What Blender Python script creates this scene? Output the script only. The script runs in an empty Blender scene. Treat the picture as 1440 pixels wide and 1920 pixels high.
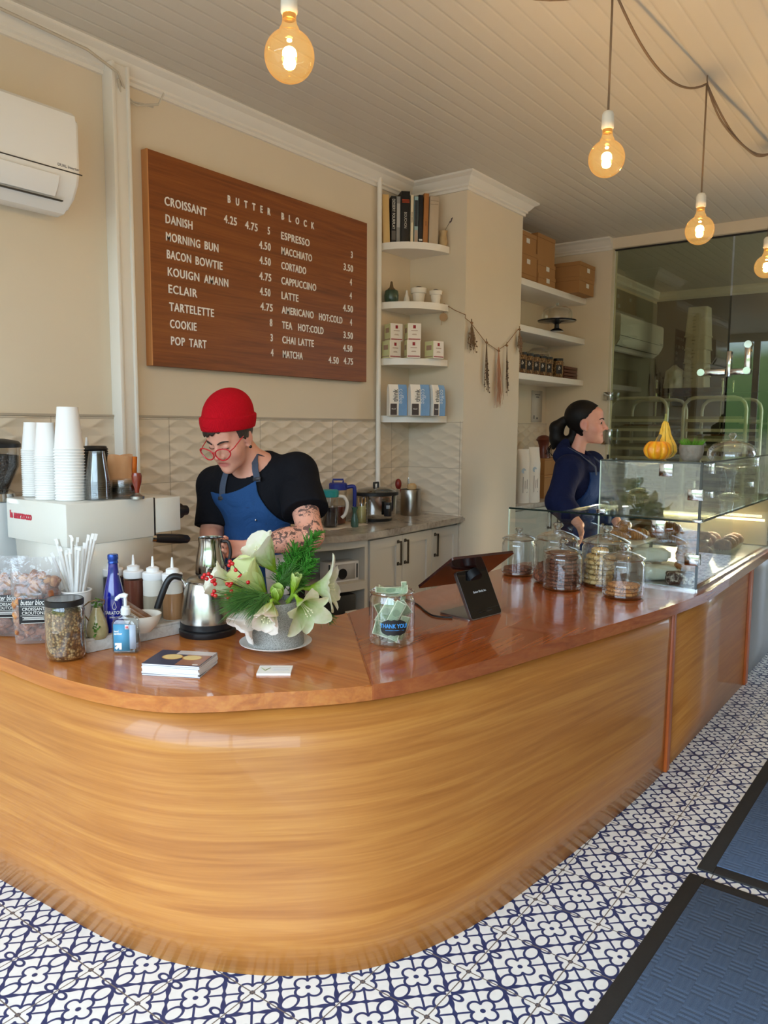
import bpy, bmesh, math, random
import numpy as np
from mathutils import Vector, Matrix, noise as mnoise
random.seed(7)
scn = bpy.context.scene
col = scn.collection
# ---------------------------------------------------------------- camera
camd = bpy.data.cameras.new('camera'); cam = bpy.data.objects.new('camera', camd); col.objects.link(cam)
camd.sensor_fit = 'VERTICAL'; camd.sensor_height = 24.0; camd.lens = 18.3215; camd.clip_start = 0.02
_yaw, _pitch, _roll = 0.63995096, -0.1108048, 0.00693215
_f = Vector((math.cos(_yaw)*math.cos(_pitch), math.sin(_yaw)*math.cos(_pitch), math.sin(_pitch)))
_r0 = Vector((math.sin(_yaw), -math.cos(_yaw), 0)); _u0 = _r0.cross(_f)
_r = _r0*math.cos(_roll)+_u0*math.sin(_roll); _u = _u0*math.cos(_roll)-_r0*math.sin(_roll)
mw = Matrix.Identity(4)
for i in range(3):
    mw[i][0] = _r[i]; mw[i][1] = _u[i]; mw[i][2] = -_f[i]
mw[0][3], mw[1][3], mw[2][3] = -1.7105, -0.7754, 1.4618
cam.matrix_world = mw
scn.camera = cam
# ---------------------------------------------------------------- world, light, exposure
scn.view_settings.view_transform = 'Standard'; scn.view_settings.look = 'None'
scn.view_settings.gamma = 1.0; scn.view_settings.exposure = 0.12; scn.view_settings.use_curve_mapping = False
SKY = 9.0            # overcast daylight through the shopfront
BULB_W = 21.0        # each pendant bulb
w = bpy.data.worlds.new('overcast_sky'); scn.world = w; w.use_nodes = True
nt = w.node_tree; nt.nodes.clear()
out = nt.nodes.new('ShaderNodeOutputWorld'); bg = nt.nodes.new('ShaderNodeBackground')
tc = nt.nodes.new('ShaderNodeTexCoord'); sx = nt.nodes.new('ShaderNodeSeparateXYZ'); rp = nt.nodes.new('ShaderNodeValToRGB')
mr = nt.nodes.new('ShaderNodeMapRange'); mr.inputs[1].default_value = -0.5; mr.inputs[2].default_value = 0.5
nt.links.new(tc.outputs['Generated'], sx.inputs[0]); nt.links.new(sx.outputs[2], mr.inputs[0]); nt.links.new(mr.outputs[0], rp.inputs[0])
e = rp.color_ramp.elements
e[0].position = 0.0; e[0].color = (0.16, 0.17, 0.18, 1); e[1].position = 1.0; e[1].color = (0.72, 0.86, 1.0, 1)
for ps, cl in ((0.47, (0.20, 0.21, 0.20, 1)), (0.50, (0.05, 0.10, 0.04, 1)), (0.58, (0.10, 0.16, 0.08, 1)), (0.61, (0.56, 0.74, 0.96, 1))):
    n_ = e.new(ps); n_.color = cl
bg.inputs[1].default_value = SKY
nt.links.new(rp.outputs[0], bg.inputs[0]); nt.links.new(bg.outputs[0], out.inputs[0])
def portal(name, loc, rot, sx_, sy_):
    l = bpy.data.lights.new(name, 'AREA'); l.shape = 'RECTANGLE'; l.size = sx_; l.size_y = sy_
    l.cycles.is_portal = True
    o = bpy.data.objects.new(name, l); o.location = loc; o.rotation_euler = rot; col.objects.link(o); return o
portal('shopfront_portal', (-2.96, -0.25, 1.55), (0, -math.pi/2, 0), 2.7, 4.7)

# ---------------------------------------------------------------- materials
def lin(c):
    o = []
    for v in c[:3]:
        v = v/255.0
        o.append(v/12.92 if v <= 0.04045 else ((v+0.055)/1.055)**2.4)
    return (o[0], o[1], o[2], 1.0)
MATS = {}
class NT:
    """a tiny node-tree builder"""
    def __init__(s, name):
        s.m = bpy.data.materials.new(name); s.m.use_nodes = True
        s.t = s.m.node_tree; s.t.nodes.clear()
        s.out = s.t.nodes.new('ShaderNodeOutputMaterial')
    def n(s, typ, **kw):
        nd = s.t.nodes.new(typ)
        for k, v in kw.items(): setattr(nd, k, v)
        return nd
    def l(s, a, b): s.t.links.new(a, b)
    def setv(s, sock, v):
        if isinstance(v, bpy.types.NodeSocket): s.l(v, sock)
        else: sock.default_value = v
    def math(s, op, a, b=None, c=None, clamp=False):
        nd = s.n('ShaderNodeMath', operation=op, use_clamp=clamp)
        s.setv(nd.inputs[0], a)
        if b is not None: s.setv(nd.inputs[1], b)
        if c is not None: s.setv(nd.inputs[2], c)
        return nd.outputs[0]
    def mix(s, f, a, b):
        nd = s.n('ShaderNodeMix', data_type='RGBA')
        s.setv(nd.inputs[0], f); s.setv(nd.inputs[6], a); s.setv(nd.inputs[7], b)
        return nd.outputs[2]
    def coord(s, kind='Object', scale=(1,1,1), rot=(0,0,0), loc=(0,0,0)):
        tc = s.n('ShaderNodeTexCoord'); mp = s.n('ShaderNodeMapping')
        mp.inputs['Scale'].default_value = scale; mp.inputs['Rotation'].default_value = rot; mp.inputs['Location'].default_value = loc
        s.l(tc.outputs[kind], mp.inputs[0]); return mp.outputs[0]
    def noise(s, vec, scale, detail=3.0, rough=0.55, dist=0.0):
        nd = s.n('ShaderNodeTexNoise'); s.l(vec, nd.inputs['Vector'])
        nd.inputs['Scale'].default_value = scale; nd.inputs['Detail'].default_value = detail
        nd.inputs['Roughness'].default_value = rough; nd.inputs['Distortion'].default_value = dist
        return nd.outputs[0]
    def ramp(s, f, stops):
        nd = s.n('ShaderNodeValToRGB'); s.l(f, nd.inputs[0]); el = nd.color_ramp.elements
        el[0].position = stops[0][0]; el[0].color = stops[0][1]; el[1].position = stops[-1][0]; el[1].color = stops[-1][1]
        for p_, c_ in stops[1:-1]:
            q = el.new(p_); q.color = c_
        return nd.outputs[0]
    def bump(s, h, strength=0.3, dist=0.01, normal=None):
        nd = s.n('ShaderNodeBump'); nd.inputs['Strength'].default_value = strength; nd.inputs['Distance'].default_value = dist
        s.l(h, nd.inputs['Height'])
        if normal is not None: s.l(normal, nd.inputs['Normal'])
        return nd.outputs[0]
    def principled(s, color, rough=0.5, metal=0.0, spec=0.5, trans=0.0, ior=1.45, emit=None, estr=0.0, normal=None, coat=0.0, sub=0.0, alpha=None):
        b = s.n('ShaderNodeBsdfPrincipled')
        s.setv(b.inputs['Base Color'], color); s.setv(b.inputs['Roughness'], rough); s.setv(b.inputs['Metallic'], metal)
        b.inputs['Specular IOR Level'].default_value = spec
        b.inputs['Transmission Weight'].default_value = trans; b.inputs['IOR'].default_value = ior
        b.inputs['Coat Weight'].default_value = coat
        if sub: b.inputs['Subsurface Weight'].default_value = sub; b.inputs['Subsurface Radius'].default_value = (0.012, 0.005, 0.003)
        if emit is not None: s.setv(b.inputs['Emission Color'], emit); b.inputs['Emission Strength'].default_value = estr
        if normal is not None: s.l(normal, b.inputs['Normal'])
        if alpha is not None: s.setv(b.inputs['Alpha'], alpha)
        s.l(b.outputs[0], s.out.inputs[0]); return b
def mat(name, rgb, rough=0.5, metal=0.0, spec=0.5, nscale=0, namp=0.12, bump=0.0, bscale=None, coat=0.0, sub=0.0, emit=None, estr=0.0, kind='Object', stretch=(1,1,1)):
    """plain procedural material: base colour broken up by noise, optional bump"""
    if name in MATS: return MATS[name]
    t = NT(name); c = lin(rgb); color = c; nrm = None
    if nscale:
        v = t.coord(kind, stretch); f = t.noise(v, nscale)
        color = t.mix(f, tuple(x*(1-namp) for x in c[:3])+(1,), tuple(min(1, x*(1+namp)) for x in c[:3])+(1,))
        if bump: nrm = t.bump(t.noise(v, bscale or nscale*2), bump, 0.004)
    elif bump:
        v = t.coord(kind, stretch); nrm = t.bump(t.noise(v, bscale or 60), bump, 0.004)
    t.principled(color, rough, metal, spec, normal=nrm, coat=coat, sub=sub, emit=(lin(emit) if emit else None), estr=estr)
    MATS[name] = t.m; return t.m
def glass(name, tint=(0.97, 0.985, 0.98), refl=0.9, power=3.0, base=0.05, rough=0.0):
    """thin clear pane: transparent with mirror reflection rising toward grazing"""
    if name in MATS: return MATS[name]
    t = NT(name)
    tr = t.n('ShaderNodeBsdfTransparent'); tr.inputs[0].default_value = tint+(1,)
    gl = t.n('ShaderNodeBsdfGlossy'); gl.inputs['Roughness'].default_value = rough; gl.inputs[0].default_value = (1, 1, 1, 1)
    lw = t.n('ShaderNodeLayerWeight'); lw.inputs[0].default_value = 0.5
    f = t.math('MULTIPLY_ADD', t.math('POWER', lw.outputs['Facing'], power), refl-base, base, clamp=True)
    mx = t.n('ShaderNodeMixShader'); t.l(f, mx.inputs[0]); t.l(tr.outputs[0], mx.inputs[1]); t.l(gl.outputs[0], mx.inputs[2])
    t.l(mx.outputs[0], t.out.inputs[0]); MATS[name] = t.m; return t.m
def wood(name, c1, c2, c3, kind='Object', axis=0, scale=1.0, rough=0.35, coat=0.0, board=0.0):
    """grain running along one axis (0,1,2) of the coordinates, optional boards across it"""
    if name in MATS: return MATS[name]
    t = NT(name)
    st = [15.0*scale]*3; st[axis] = 0.7*scale
    v = t.coord(kind, tuple(st))
    f = t.noise(v, 1.6, 4.0, 0.6, 1.2)
    sf = [120.0*scale]*3; sf[axis] = 2.5*scale
    g = t.noise(t.coord(kind, tuple(sf)), 1.0, 2.0, 0.6, 0.2)
    ff = t.math('ADD', t.math('MULTIPLY', f, 0.72), t.math('MULTIPLY', g, 0.28))
    cc = t.ramp(ff, [(0.30, lin(c1)), (0.48, lin(c2)), (0.68, lin(c3))])
    if board:
        sp = t.n('ShaderNodeSeparateXYZ'); t.l(t.coord(kind), sp.inputs[0])
        o = sp.outputs[1 if axis == 0 else 0]
        k = t.math('FLOOR', t.math('DIVIDE', o, board))
        wn = t.n('ShaderNodeTexWhiteNoise', noise_dimensions='1D'); t.l(k, wn.inputs['W'])
        cc = t.mix(t.math('MULTIPLY', wn.outputs[0], 0.35), cc, lin(tuple(x*0.86 for x in c1)))
    t.principled(cc, rough, coat=coat, normal=t.bump(g, 0.05, 0.002))
    MATS[name] = t.m; return t.m

# ---------------------------------------------------------------- mesh helpers
class MB:
    """collects shapes and links them as ONE mesh object"""
    def __init__(s): s.b = bmesh.new(); s.uv = None
    def _xf(s, vs, M):
        if M is not None: bmesh.ops.transform(s.b, matrix=M, verts=vs)
    def box(s, c, d, M=None, bev=0.0, seg=2):
        r = bmesh.ops.create_cube(s.b, size=1.0); vs = r['verts']
        bmesh.ops.scale(s.b, vec=Vector(d), verts=vs); bmesh.ops.translate(s.b, vec=Vector(c), verts=vs)
        if bev:
            es = list({e for v in vs for e in v.link_edges})
            r2 = bmesh.ops.bevel(s.b, geom=es, offset=min(bev, min(d)*0.49), segments=seg, profile=0.5, affect='EDGES', clamp_overlap=True)
            vs = list({v for f in r2['faces'] for v in f.verts} | {v for v in vs if v.is_valid})
        s._xf(vs, M); return s
    def lathe(s, prof, c=(0,0,0), seg=32, M=None, cap=True, a0=0.0, a1=None, ripple=None):
        """prof: list of (radius, z)"""
        rings = []; full = a1 is None; a1 = a0+2*math.pi if full else a1
        n = seg if full else seg+1
        new = []
        for r, z in prof:
            if r < 1e-6 and full:
                v = s.b.verts.new((c[0], c[1], c[2]+z)); rings.append([v]); new.append(v); continue
            ring = []
            for i in range(n):
                a = a0+(a1-a0)*i/seg
                rr = r*(1+ripple[0]*math.cos(ripple[1]*a)) if ripple else r
                v = s.b.verts.new((c[0]+rr*math.cos(a), c[1]+rr*math.sin(a), c[2]+z)); ring.append(v); new.append(v)
            rings.append(ring)
        for A, B in zip(rings, rings[1:]):
            m = seg
            for i in range(m):
                j = (i+1) % n if full else i+1
                if len(A) == 1 and len(B) == 1: continue
                if len(A) == 1: fv = (A[0], B[j], B[i])
                elif len(B) == 1: fv = (A[i], A[j], B[0])
                else: fv = (A[i], A[j], B[j], B[i])
                try: s.b.faces.new(fv)
                except ValueError: pass
        if cap and full:
            for R, flip in ((rings[0], True), (rings[-1], False)):
                if len(R) > 2:
                    try: s.b.faces.new(R[::-1] if flip else R)
                    except ValueError: pass
        s._xf(new, M); return s
    def cyl(s, p0, p1, r0, r1=None, seg=16, cap=True):
        p0 = Vector(p0); p1 = Vector(p1); d = p1-p0; r1 = r0 if r1 is None else r1
        M = Matrix.Translation(p0) @ d.to_track_quat('Z', 'Y').to_matrix().to_4x4()
        return s.lathe([(r0, 0), (r1, d.length)], seg=seg, M=M, cap=cap)
    def ball(s, c, r, seg=16, rings=10, M=None):
        r = (r, r, r) if not hasattr(r, '__len__') else r
        q = bmesh.ops.create_uvsphere(s.b, u_segments=seg, v_segments=rings, radius=1.0); vs = q['verts']
        bmesh.ops.scale(s.b, vec=Vector(r), verts=vs); 
        if M is not None: bmesh.ops.transform(s.b, matrix=M, verts=vs)
        bmesh.ops.translate(s.b, vec=Vector(c), verts=vs); return s
    def tube(s, pts, r, seg=8, closed=False, cap=True):
        pts = [Vector(p) for p in pts]; n = len(pts); rs = r if hasattr(r, '__len__') else [r]*n
        up = Vector((0, 0, 1)); rings = []; prev = None
        for i, p in enumerate(pts):
            if closed: t = (pts[(i+1) % n]-pts[i-1]).normalized()
            else: t = (pts[min(i+1, n-1)]-pts[max(i-1, 0)]).normalized()
            if prev is None:
                a = t.cross(up)
                if a.length < 1e-3: a = t.cross(Vector((1, 0, 0)))
                a.normalize()
            else:
                a = (prev-t*prev.dot(t))
                if a.length < 1e-4: a = t.cross(up)
                a.normalize()
            prev = a; b_ = t.cross(a)
            rings.append([s.b.verts.new(p+(a*math.cos(2*math.pi*k/seg)+b_*math.sin(2*math.pi*k/seg))*rs[i]) for k in range(seg)])
        m = n if closed else n-1
        for i in range(m):
            A, B = rings[i], rings[(i+1) % n]
            for k in range(seg): s.b.faces.new((A[k], A[(k+1) % seg], B[(k+1) % seg], B[k]))
        if cap and not closed:
            s.b.faces.new(rings[0][::-1]); s.b.faces.new(rings[-1])
        return s
    def ribbon(s, pts, w, side, th=0.002):
        """flat strip of width w along pts, side = width directions (one or per point)"""
        pts = [Vector(p) for p in pts]; n = len(pts); L = []
        sd = [Vector(q).normalized() for q in side] if isinstance(side[0], (tuple, list, Vector)) else [Vector(side).normalized()]*n
        for i, p in enumerate(pts):
            t = (pts[min(i+1, n-1)]-pts[max(i-1, 0)]).normalized(); nn = t.cross(sd[i]).normalized()
            a, b_ = sd[i]*w/2, nn*th/2
            L.append([s.b.verts.new(p+a+b_), s.b.verts.new(p-a+b_), s.b.verts.new(p-a-b_), s.b.verts.new(p+a-b_)])
        for A, B in zip(L, L[1:]):
            for k in range(4): s.b.faces.new((A[k], A[(k+1) % 4], B[(k+1) % 4], B[k]))
        s.b.faces.new(L[0][::-1]); s.b.faces.new(L[-1]); return s
    def prism(s, poly, z0, z1, M=None):
        lo = [s.b.verts.new((x, y, z0)) for x, y in poly]; hi = [s.b.verts.new((x, y, z1)) for x, y in poly]; n = len(poly)
        s.b.faces.new(lo[::-1]); s.b.faces.new(hi)
        for i in range(n): s.b.faces.new((lo[i], lo[(i+1) % n], hi[(i+1) % n], hi[i]))
        s._xf(lo+hi, M); return s
    def grid(s, fn, nu, nv, closed_u=False, thick=None):
        V = [[s.b.verts.new(fn(i/(nu if closed_u else nu-1), j/(nv-1))) for j in range(nv)] for i in range(nu)]
        for i in range(nu if closed_u else nu-1):
            for j in range(nv-1):
                i2 = (i+1) % nu
                s.b.faces.new((V[i][j], V[i2][j], V[i2][j+1], V[i][j+1]))
        return s
    def mesh(s, me, M=None):
        """add a copy of existing mesh data"""
        k = len(s.b.verts); s.b.from_mesh(me); s.b.verts.ensure_lookup_table()
        s._xf(list(s.b.verts)[k:], M); return s
    def build(s, name, m, parent=None, smooth=True, angle=38, weld=False):
        b = s.b
        if weld: bmesh.ops.remove_doubles(b, verts=b.verts, dist=1e-5)
        bmesh.ops.recalc_face_normals(b, faces=b.faces)
        if smooth:
            ca = math.radians(angle)
            for e_ in b.edges:
                if len(e_.link_faces) == 2 and e_.calc_face_angle(0) > ca: e_.smooth = False
        me = bpy.data.meshes.new(name); b.to_mesh(me); b.free()
        if smooth:
            me.polygons.foreach_set('use_smooth', [True]*len(me.polygons))
        if m is not None:
            for q in (m if isinstance(m, (list, tuple)) else [m]): me.materials.append(q)
        o = bpy.data.objects.new(name, me); col.objects.link(o)
        if parent is not None: o.parent = parent
        return o
def tag(o, label=None, cat=None, group=None, kind=None):
    if label: o['label'] = label
    if cat: o['category'] = cat
    if group: o['group'] = group
    if kind: o['kind'] = kind
    return o
def thing(name, label, cat, loc=(0, 0, 0), rz=0.0, group=None):
    o = bpy.data.objects.new(name, None); col.objects.link(o); o.empty_display_size = 0.05
    o.location = loc; o.rotation_euler = (0, 0, rz)
    return tag(o, label, cat, group)
def struct(name, mb, m, parent=None, **kw):
    o = mb.build(name, m, parent, **kw)
    if parent is None: o['kind'] = 'structure'
    return o
KIDS = {}
def kids(o): return [c for c in bpy.data.objects if c.parent == o]
def dup(o, loc=None, rz=None, label=None, group=None, scale=None, rot=None):
    """copy a thing with copies of its parts and their sub-parts (mesh data shared)"""
    c = o.copy(); col.objects.link(c)
    def rec(src, dst):
        if src not in KIDS: KIDS[src] = kids(src)
        for k in KIDS[src]:
            d = k.copy(); col.objects.link(d); d.parent = dst; d.matrix_parent_inverse = k.matrix_parent_inverse.copy(); rec(k, d)
    rec(o, c)
    if loc is not None: c.location = loc
    if rz is not None: c.rotation_euler = (0, 0, rz)
    if rot is not None: c.rotation_euler = rot
    if scale is not None: c.scale = (scale,)*3 if not hasattr(scale, '__len__') else scale
    if label: c['label'] = label
    if group: c['group'] = group
    return c
TXT = {}
def text_mesh(body, size, xs=1.0, depth=0.002, align='LEFT', shear=0.0, spacing=1.0, bold=0.0):
    """lettering as mesh data: x right, y up, cap height about = size"""
    cu = bpy.data.curves.new('lettering', 'FONT'); cu.body = body; cu.size = size*1.42; cu.extrude = depth/2; cu.align_x = align
    cu.space_character = spacing; cu.shear = shear; cu.resolution_u = 3; cu.offset = bold
    o = bpy.data.objects.new('lettering', cu); col.objects.link(o)
    dg = bpy.context.evaluated_depsgraph_get(); dg.update()
    me = bpy.data.meshes.new_from_object(o.evaluated_get(dg))
    bpy.data.objects.remove(o); bpy.data.curves.remove(cu)
    me.transform(Matrix.Diagonal((xs, 1, 1, 1))); me.materials.clear()
    return me
def frame(o, xdir, ydir):
    """matrix placing the XY plane of lettering or a decal at o with given right and up directions"""
    x = Vector(xdir).normalized(); y = Vector(ydir).normalized(); z = x.cross(y)
    M = Matrix.Identity(4)
    for i in range(3): M[i][0] = x[i]; M[i][1] = y[i]; M[i][2] = z[i]; M[i][3] = o[i]
    return M
def wrap_text(me, r, a0, z0):
    """bend lettering mesh around a vertical cylinder of radius r, centred on angle a0"""
    for v in me.vertices:
        a = a0+v.co.x/r; rr = r+v.co.z
        v.co = Vector((rr*math.cos(a), rr*math.sin(a), z0+v.co.y))
    return me
def R(d): return math.radians(d)

# ================================================================ SETTING
YW, X1, Y2, X3, X4, ZC = 2.30, 2.694, 1.868, 3.463, 4.85, 3.03
KX = 7.80
PAINT = mat('wall_paint', (222, 207, 182), 0.6, nscale=3, namp=0.03, bump=0.05, bscale=180)
TRIM = mat('trim_paint', (232, 226, 214), 0.4, nscale=4, namp=0.02)
CEIL = None
def ceiling_mat():
    t = NT('beadboard_ceiling')
    sp = t.n('ShaderNodeSeparateXYZ'); t.l(t.coord('Object'), sp.inputs[0])
    fr = t.math('FRACT', t.math('DIVIDE', sp.outputs[1], 0.083))
    d = t.math('ABSOLUTE', t.math('SUBTRACT', fr, 0.5))
    groove = t.math('SMOOTH_MIN', t.math('MULTIPLY', d, 9.0), 1.0, 0.2)
    colr = t.mix(t.math('MULTIPLY', d, 14.0, clamp=True), lin((206, 198, 184)), lin((214, 206, 191)))
    t.principled(colr, 0.5, normal=t.bump(groove, 0.45, 0.004)); return t.m
def tile_floor_mat():
    """encaustic cement tile: lattice of flowers in navy line on white, drawn with distance functions"""
    t = NT('patterned_floor_tile'); m = t.math
    sp = t.n('ShaderNodeSeparateXYZ'); t.l(t.coord('Object', (1/0.2032,)*3), sp.inputs[0])
    X, Y = sp.outputs[0], sp.outputs[1]
    nz = t.noise(t.coord('Object'), 38.0, 2.0)
    def cell(a): return m('SUBTRACT', m('FRACT', a), 0.5)          # -.5..+.5, tile centre at 0
    cx_, cy_ = cell(X), cell(Y)
    ax, ay = m('ABSOLUTE', cx_), m('ABSOLUTE', cy_)
    corner = m('GREATER_THAN', m('ADD', ax, ay), 0.5)              # the flower of a tile corner
    fx = m('ABSOLUTE', m('SUBTRACT', ax, m('MULTIPLY', corner, 0.5))); fy = m('ABSOLUTE', m('SUBTRACT', ay, m('MULTIPLY', corner, 0.5)))
    a, b = m('MAXIMUM', fx, fy), m('MINIMUM', fx, fy)
    def length(u, v): return m('SQRT', m('ADD', m('MULTIPLY', u, u), m('MULTIPLY', v, v)))
    rad = length(a, b)
    def line(d, w, soft=0.006):                                    # 1 on the line
        q = m('DIVIDE', m('SUBTRACT', w, m('ABSOLUTE', d)), soft); return m('ADD', q, 0.5, clamp=True)
    # petals: four round lobes joined
    pet = m('SUBTRACT', length(m('SUBTRACT', a, 0.112), b), 0.087)
    petal = line(pet, 0.0175)
    inside = m('LESS_THAN', pet, 0.0); incore = m('LESS_THAN', rad, 0.1)
    petal = m('MULTIPLY', petal, m('SUBTRACT', 1.0, m('MULTIPLY', incore, 1.0)))
    heart = m('ADD', m('DIVIDE', m('SUBTRACT', 0.036, rad), 0.006), 0.5, clamp=True)
    # lattice band between neighbouring flowers, with a swelling at its middle
    dl = m('DIVIDE', m('SUBTRACT', 0.5, m('ADD', a, b)), 1.4142)
    s_ = m('SUBTRACT', a, b)
    wv = m('MULTIPLY', m('SINE', m('MULTIPLY', s_, 18.0)), 0.010)
    swell = m('MULTIPLY', m('POWER', 2.718, m('MULTIPLY', m('MULTIPLY', s_, s_), -260.0)), 0.012)
    band = line(m('ADD', dl, wv), m('ADD', 0.025, swell))
    # leaf around each junction at the tile edge middles
    # (broad tulip along one axis, small oval along the other)
    isx = m('GREATER_THAN', fx, fy)
    lc = m('MULTIPLY_ADD', isx, -0.036, 0.378); ls = m('MULTIPLY_ADD', isx, -0.15, 1.60); lr = m('MULTIPLY_ADD', isx, 0.042, 0.049)
    lx = m('DIVIDE', m('SUBTRACT', a, lc), ls)
    leaf = line(m('SUBTRACT', length(lx, b), lr), 0.0155)
    leafin = m('LESS_THAN', m('SUBTRACT', length(lx, b), lr), -0.008)
    # diagonal link from the petal notch to the band
    link = m('MULTIPLY', line(m('DIVIDE', s_, 1.4142), 0.0155), m('GREATER_THAN', rad, 0.125))
    dot = m('LESS_THAN', length(m('SUBTRACT', a, 0.5), b), 0.05)
    wdot = m('MULTIPLY', m('LESS_THAN', length(m('SUBTRACT', a, 0.478), b), 0.017), m('SUBTRACT', 1.0, m('LESS_THAN', ay, 0.25)))
    navy = m('MAXIMUM', m('MAXIMUM', petal, heart), m('MAXIMUM', m('MAXIMUM', leaf, link), dot))
    navy = m('MAXIMUM', navy, m('MULTIPLY', band, m('SUBTRACT', 1.0, leafin)))
    navy = m('MULTIPLY', navy, m('SUBTRACT', 1.0, wdot))
    # grout lines and the greyed stone heart of the corner flowers
    g = m('MINIMUM', m('SUBTRACT', 0.5, ax), m('SUBTRACT', 0.5, ay))
    gx = m('SUBTRACT', 0.5, m('MAXIMUM', ax, ay))
    grout = m('LESS_THAN', gx, 0.0085)
    white = t.mix(nz, lin((226, 227, 226)), lin((244, 244, 242)))
    nvy = t.mix(nz, lin((24, 38, 84)), lin((48, 66, 116)))
    c = t.mix(navy, white, nvy)
    c = t.mix(m('MULTIPLY', m('MULTIPLY', heart, corner), 0.7), c, lin((66, 60, 66)))
    c = t.mix(grout, c, lin((112, 104, 98)))
    t.principled(c, 0.42, normal=t.bump(m('SUBTRACT', 1.0, grout), 0.25, 0.002)); return t.m
def wave_tile_mat(name, horiz):
    """relief tile with interlaced wavy ridges"""
    t = NT(name); m = t.math
    sp = t.n('ShaderNodeSeparateXYZ'); t.l(t.coord('Object'), sp.inputs[0])
    u, z = sp.outputs[horiz], sp.outputs[2]
    L, P = 0.200, 0.075
    s_ = m('MULTIPLY', m('SINE', m('MULTIPLY', u, 2*math.pi/L)), 0.25)
    zz = m('DIVIDE', z, P)
    def ridge(q):
        d = m('ABSOLUTE', m('SUBTRACT', m('FRACT', q), 0.5)); return m('SMOOTH_MIN', m('POWER', m('SUBTRACT', 1.0, m('MULTIPLY', d, 2.0)), 1.6), 0.85, 0.25)
    h1 = ridge(m('ADD', zz, s_)); h2 = ridge(m('SUBTRACT', m('ADD', zz, 0.5), s_))
    h = m('SMOOTH_MAX', h1, m('MULTIPLY', h2, 0.85), 0.18)
    # joints
    ju = m('LESS_THAN', m('ABSOLUTE', m('SUBTRACT', m('FRACT', m('DIVIDE', m('SUBTRACT', u, 0.383), 0.60)), 0.5)), 0.0045)
    jz = m('LESS_THAN', m('ABSOLUTE', m('SUBTRACT', m('FRACT', m('DIVIDE', m('ADD', z, -0.131), 0.3)), 0.5)), 0.006)
    j = m('MAXIMUM', ju, jz)
    c = t.mix(j, lin((218, 203, 180)), lin((184, 168, 146)))
    h = m('SUBTRACT', h, m('MULTIPLY', j, 0.4))
    t.principled(c, 0.36, normal=t.bump(h, 0.8, 0.010)); return t.m
def marble(name, c0, c1, c2, scale=3.0, rough=0.25):
    t = NT(name); v = t.coord('Object')
    n1 = t.noise(v, scale, 6.0, 0.62, 1.6); n2 = t.noise(v, scale*3.3, 5.0, 0.6, 2.5)
    f = t.math('ADD', t.math('MULTIPLY', n1, 0.6), t.math('MULTIPLY', n2, 0.4))
    t.principled(t.ramp(f, [(0.34, lin(c2)), (0.45, lin(c1)), (0.62, lin(c0))]), rough, coat=0.15); return t.m
# floor and ceiling
struct('floor', MB().box((2.4, -0.3, -0.05), (11.0, 5.4, 0.10)), tile_floor_mat(), smooth=False)
struct('ceiling', MB().box((2.4, -0.3, ZC+0.05), (11.0, 5.4, 0.10)), ceiling_mat(), smooth=False)
# walls
struct('wall_left', MB().box((2.4, YW+0.06, ZC/2), (11.0, 0.12, ZC)), PAINT, smooth=False)
struct('wall_column', MB().box(((X1+X3)/2, (Y2+YW)/2, ZC/2), (X3-X1, YW-Y2, ZC)), PAINT, smooth=False)
struct('wall_pier', MB().box((X4+0.06, (1.735+YW)/2, ZC/2), (0.12, YW-1.735, ZC)), PAINT, smooth=False)
struct('wall_header', MB().box((X4+0.06, -0.52, (2.945+ZC)/2), (0.12, 4.51, ZC-2.945)), PAINT, smooth=False)
struct('wall_kitchen', MB().box((KX+0.05, -0.3, ZC/2), (0.10, 5.4, ZC)), mat('kitchen_wall_shaded', (92, 86, 74), 0.55, nscale=2, namp=0.05), smooth=False)  # kitchen wall in shade: the shade is put into its dark colour
struct('wall_far', MB().box((X4+0.06, -2.35, ZC/2), (0.12, 1.1, ZC)), PAINT, smooth=False)
WT = wave_tile_mat('wave_relief_tile', 0)
struct('wall_backsplash', MB().box(((-3.0+X1)/2, YW-0.006, (0.4+1.488)/2), (X1+3.0, 0.012, 1.088)), WT, smooth=False)
struct('wall_return_tile', MB().box((X1-0.006, (Y2+YW)/2, (0.4+1.488)/2), (0.012, YW-Y2, 1.088)), wave_tile_mat('wave_relief_tile_return', 1), smooth=False)
struct('wall_alcove_tile', MB().box(((X3+X4)/2, YW-0.006, (0.4+1.488)/2), (X4-X3, 0.012, 1.088)), WT, smooth=False)
struct('trim_1', MB().box(((-3.0+X1)/2, YW-0.008, 1.494), (X1+3.0, 0.016, 0.010)), mat('tile_ledge', (176, 162, 142), 0.5), smooth=False)
struct('wall_shade_kitchen_left', MB().box(((X4+0.13+KX)/2, YW-0.004, 1.45), (KX-X4-0.13, 0.008, 2.9)), mat('kitchen_side_shade', (148, 140, 122), 0.55, nscale=2, namp=0.05), smooth=False)  # thin sheet added over the wall, kitchen shade put into its colour
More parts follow.
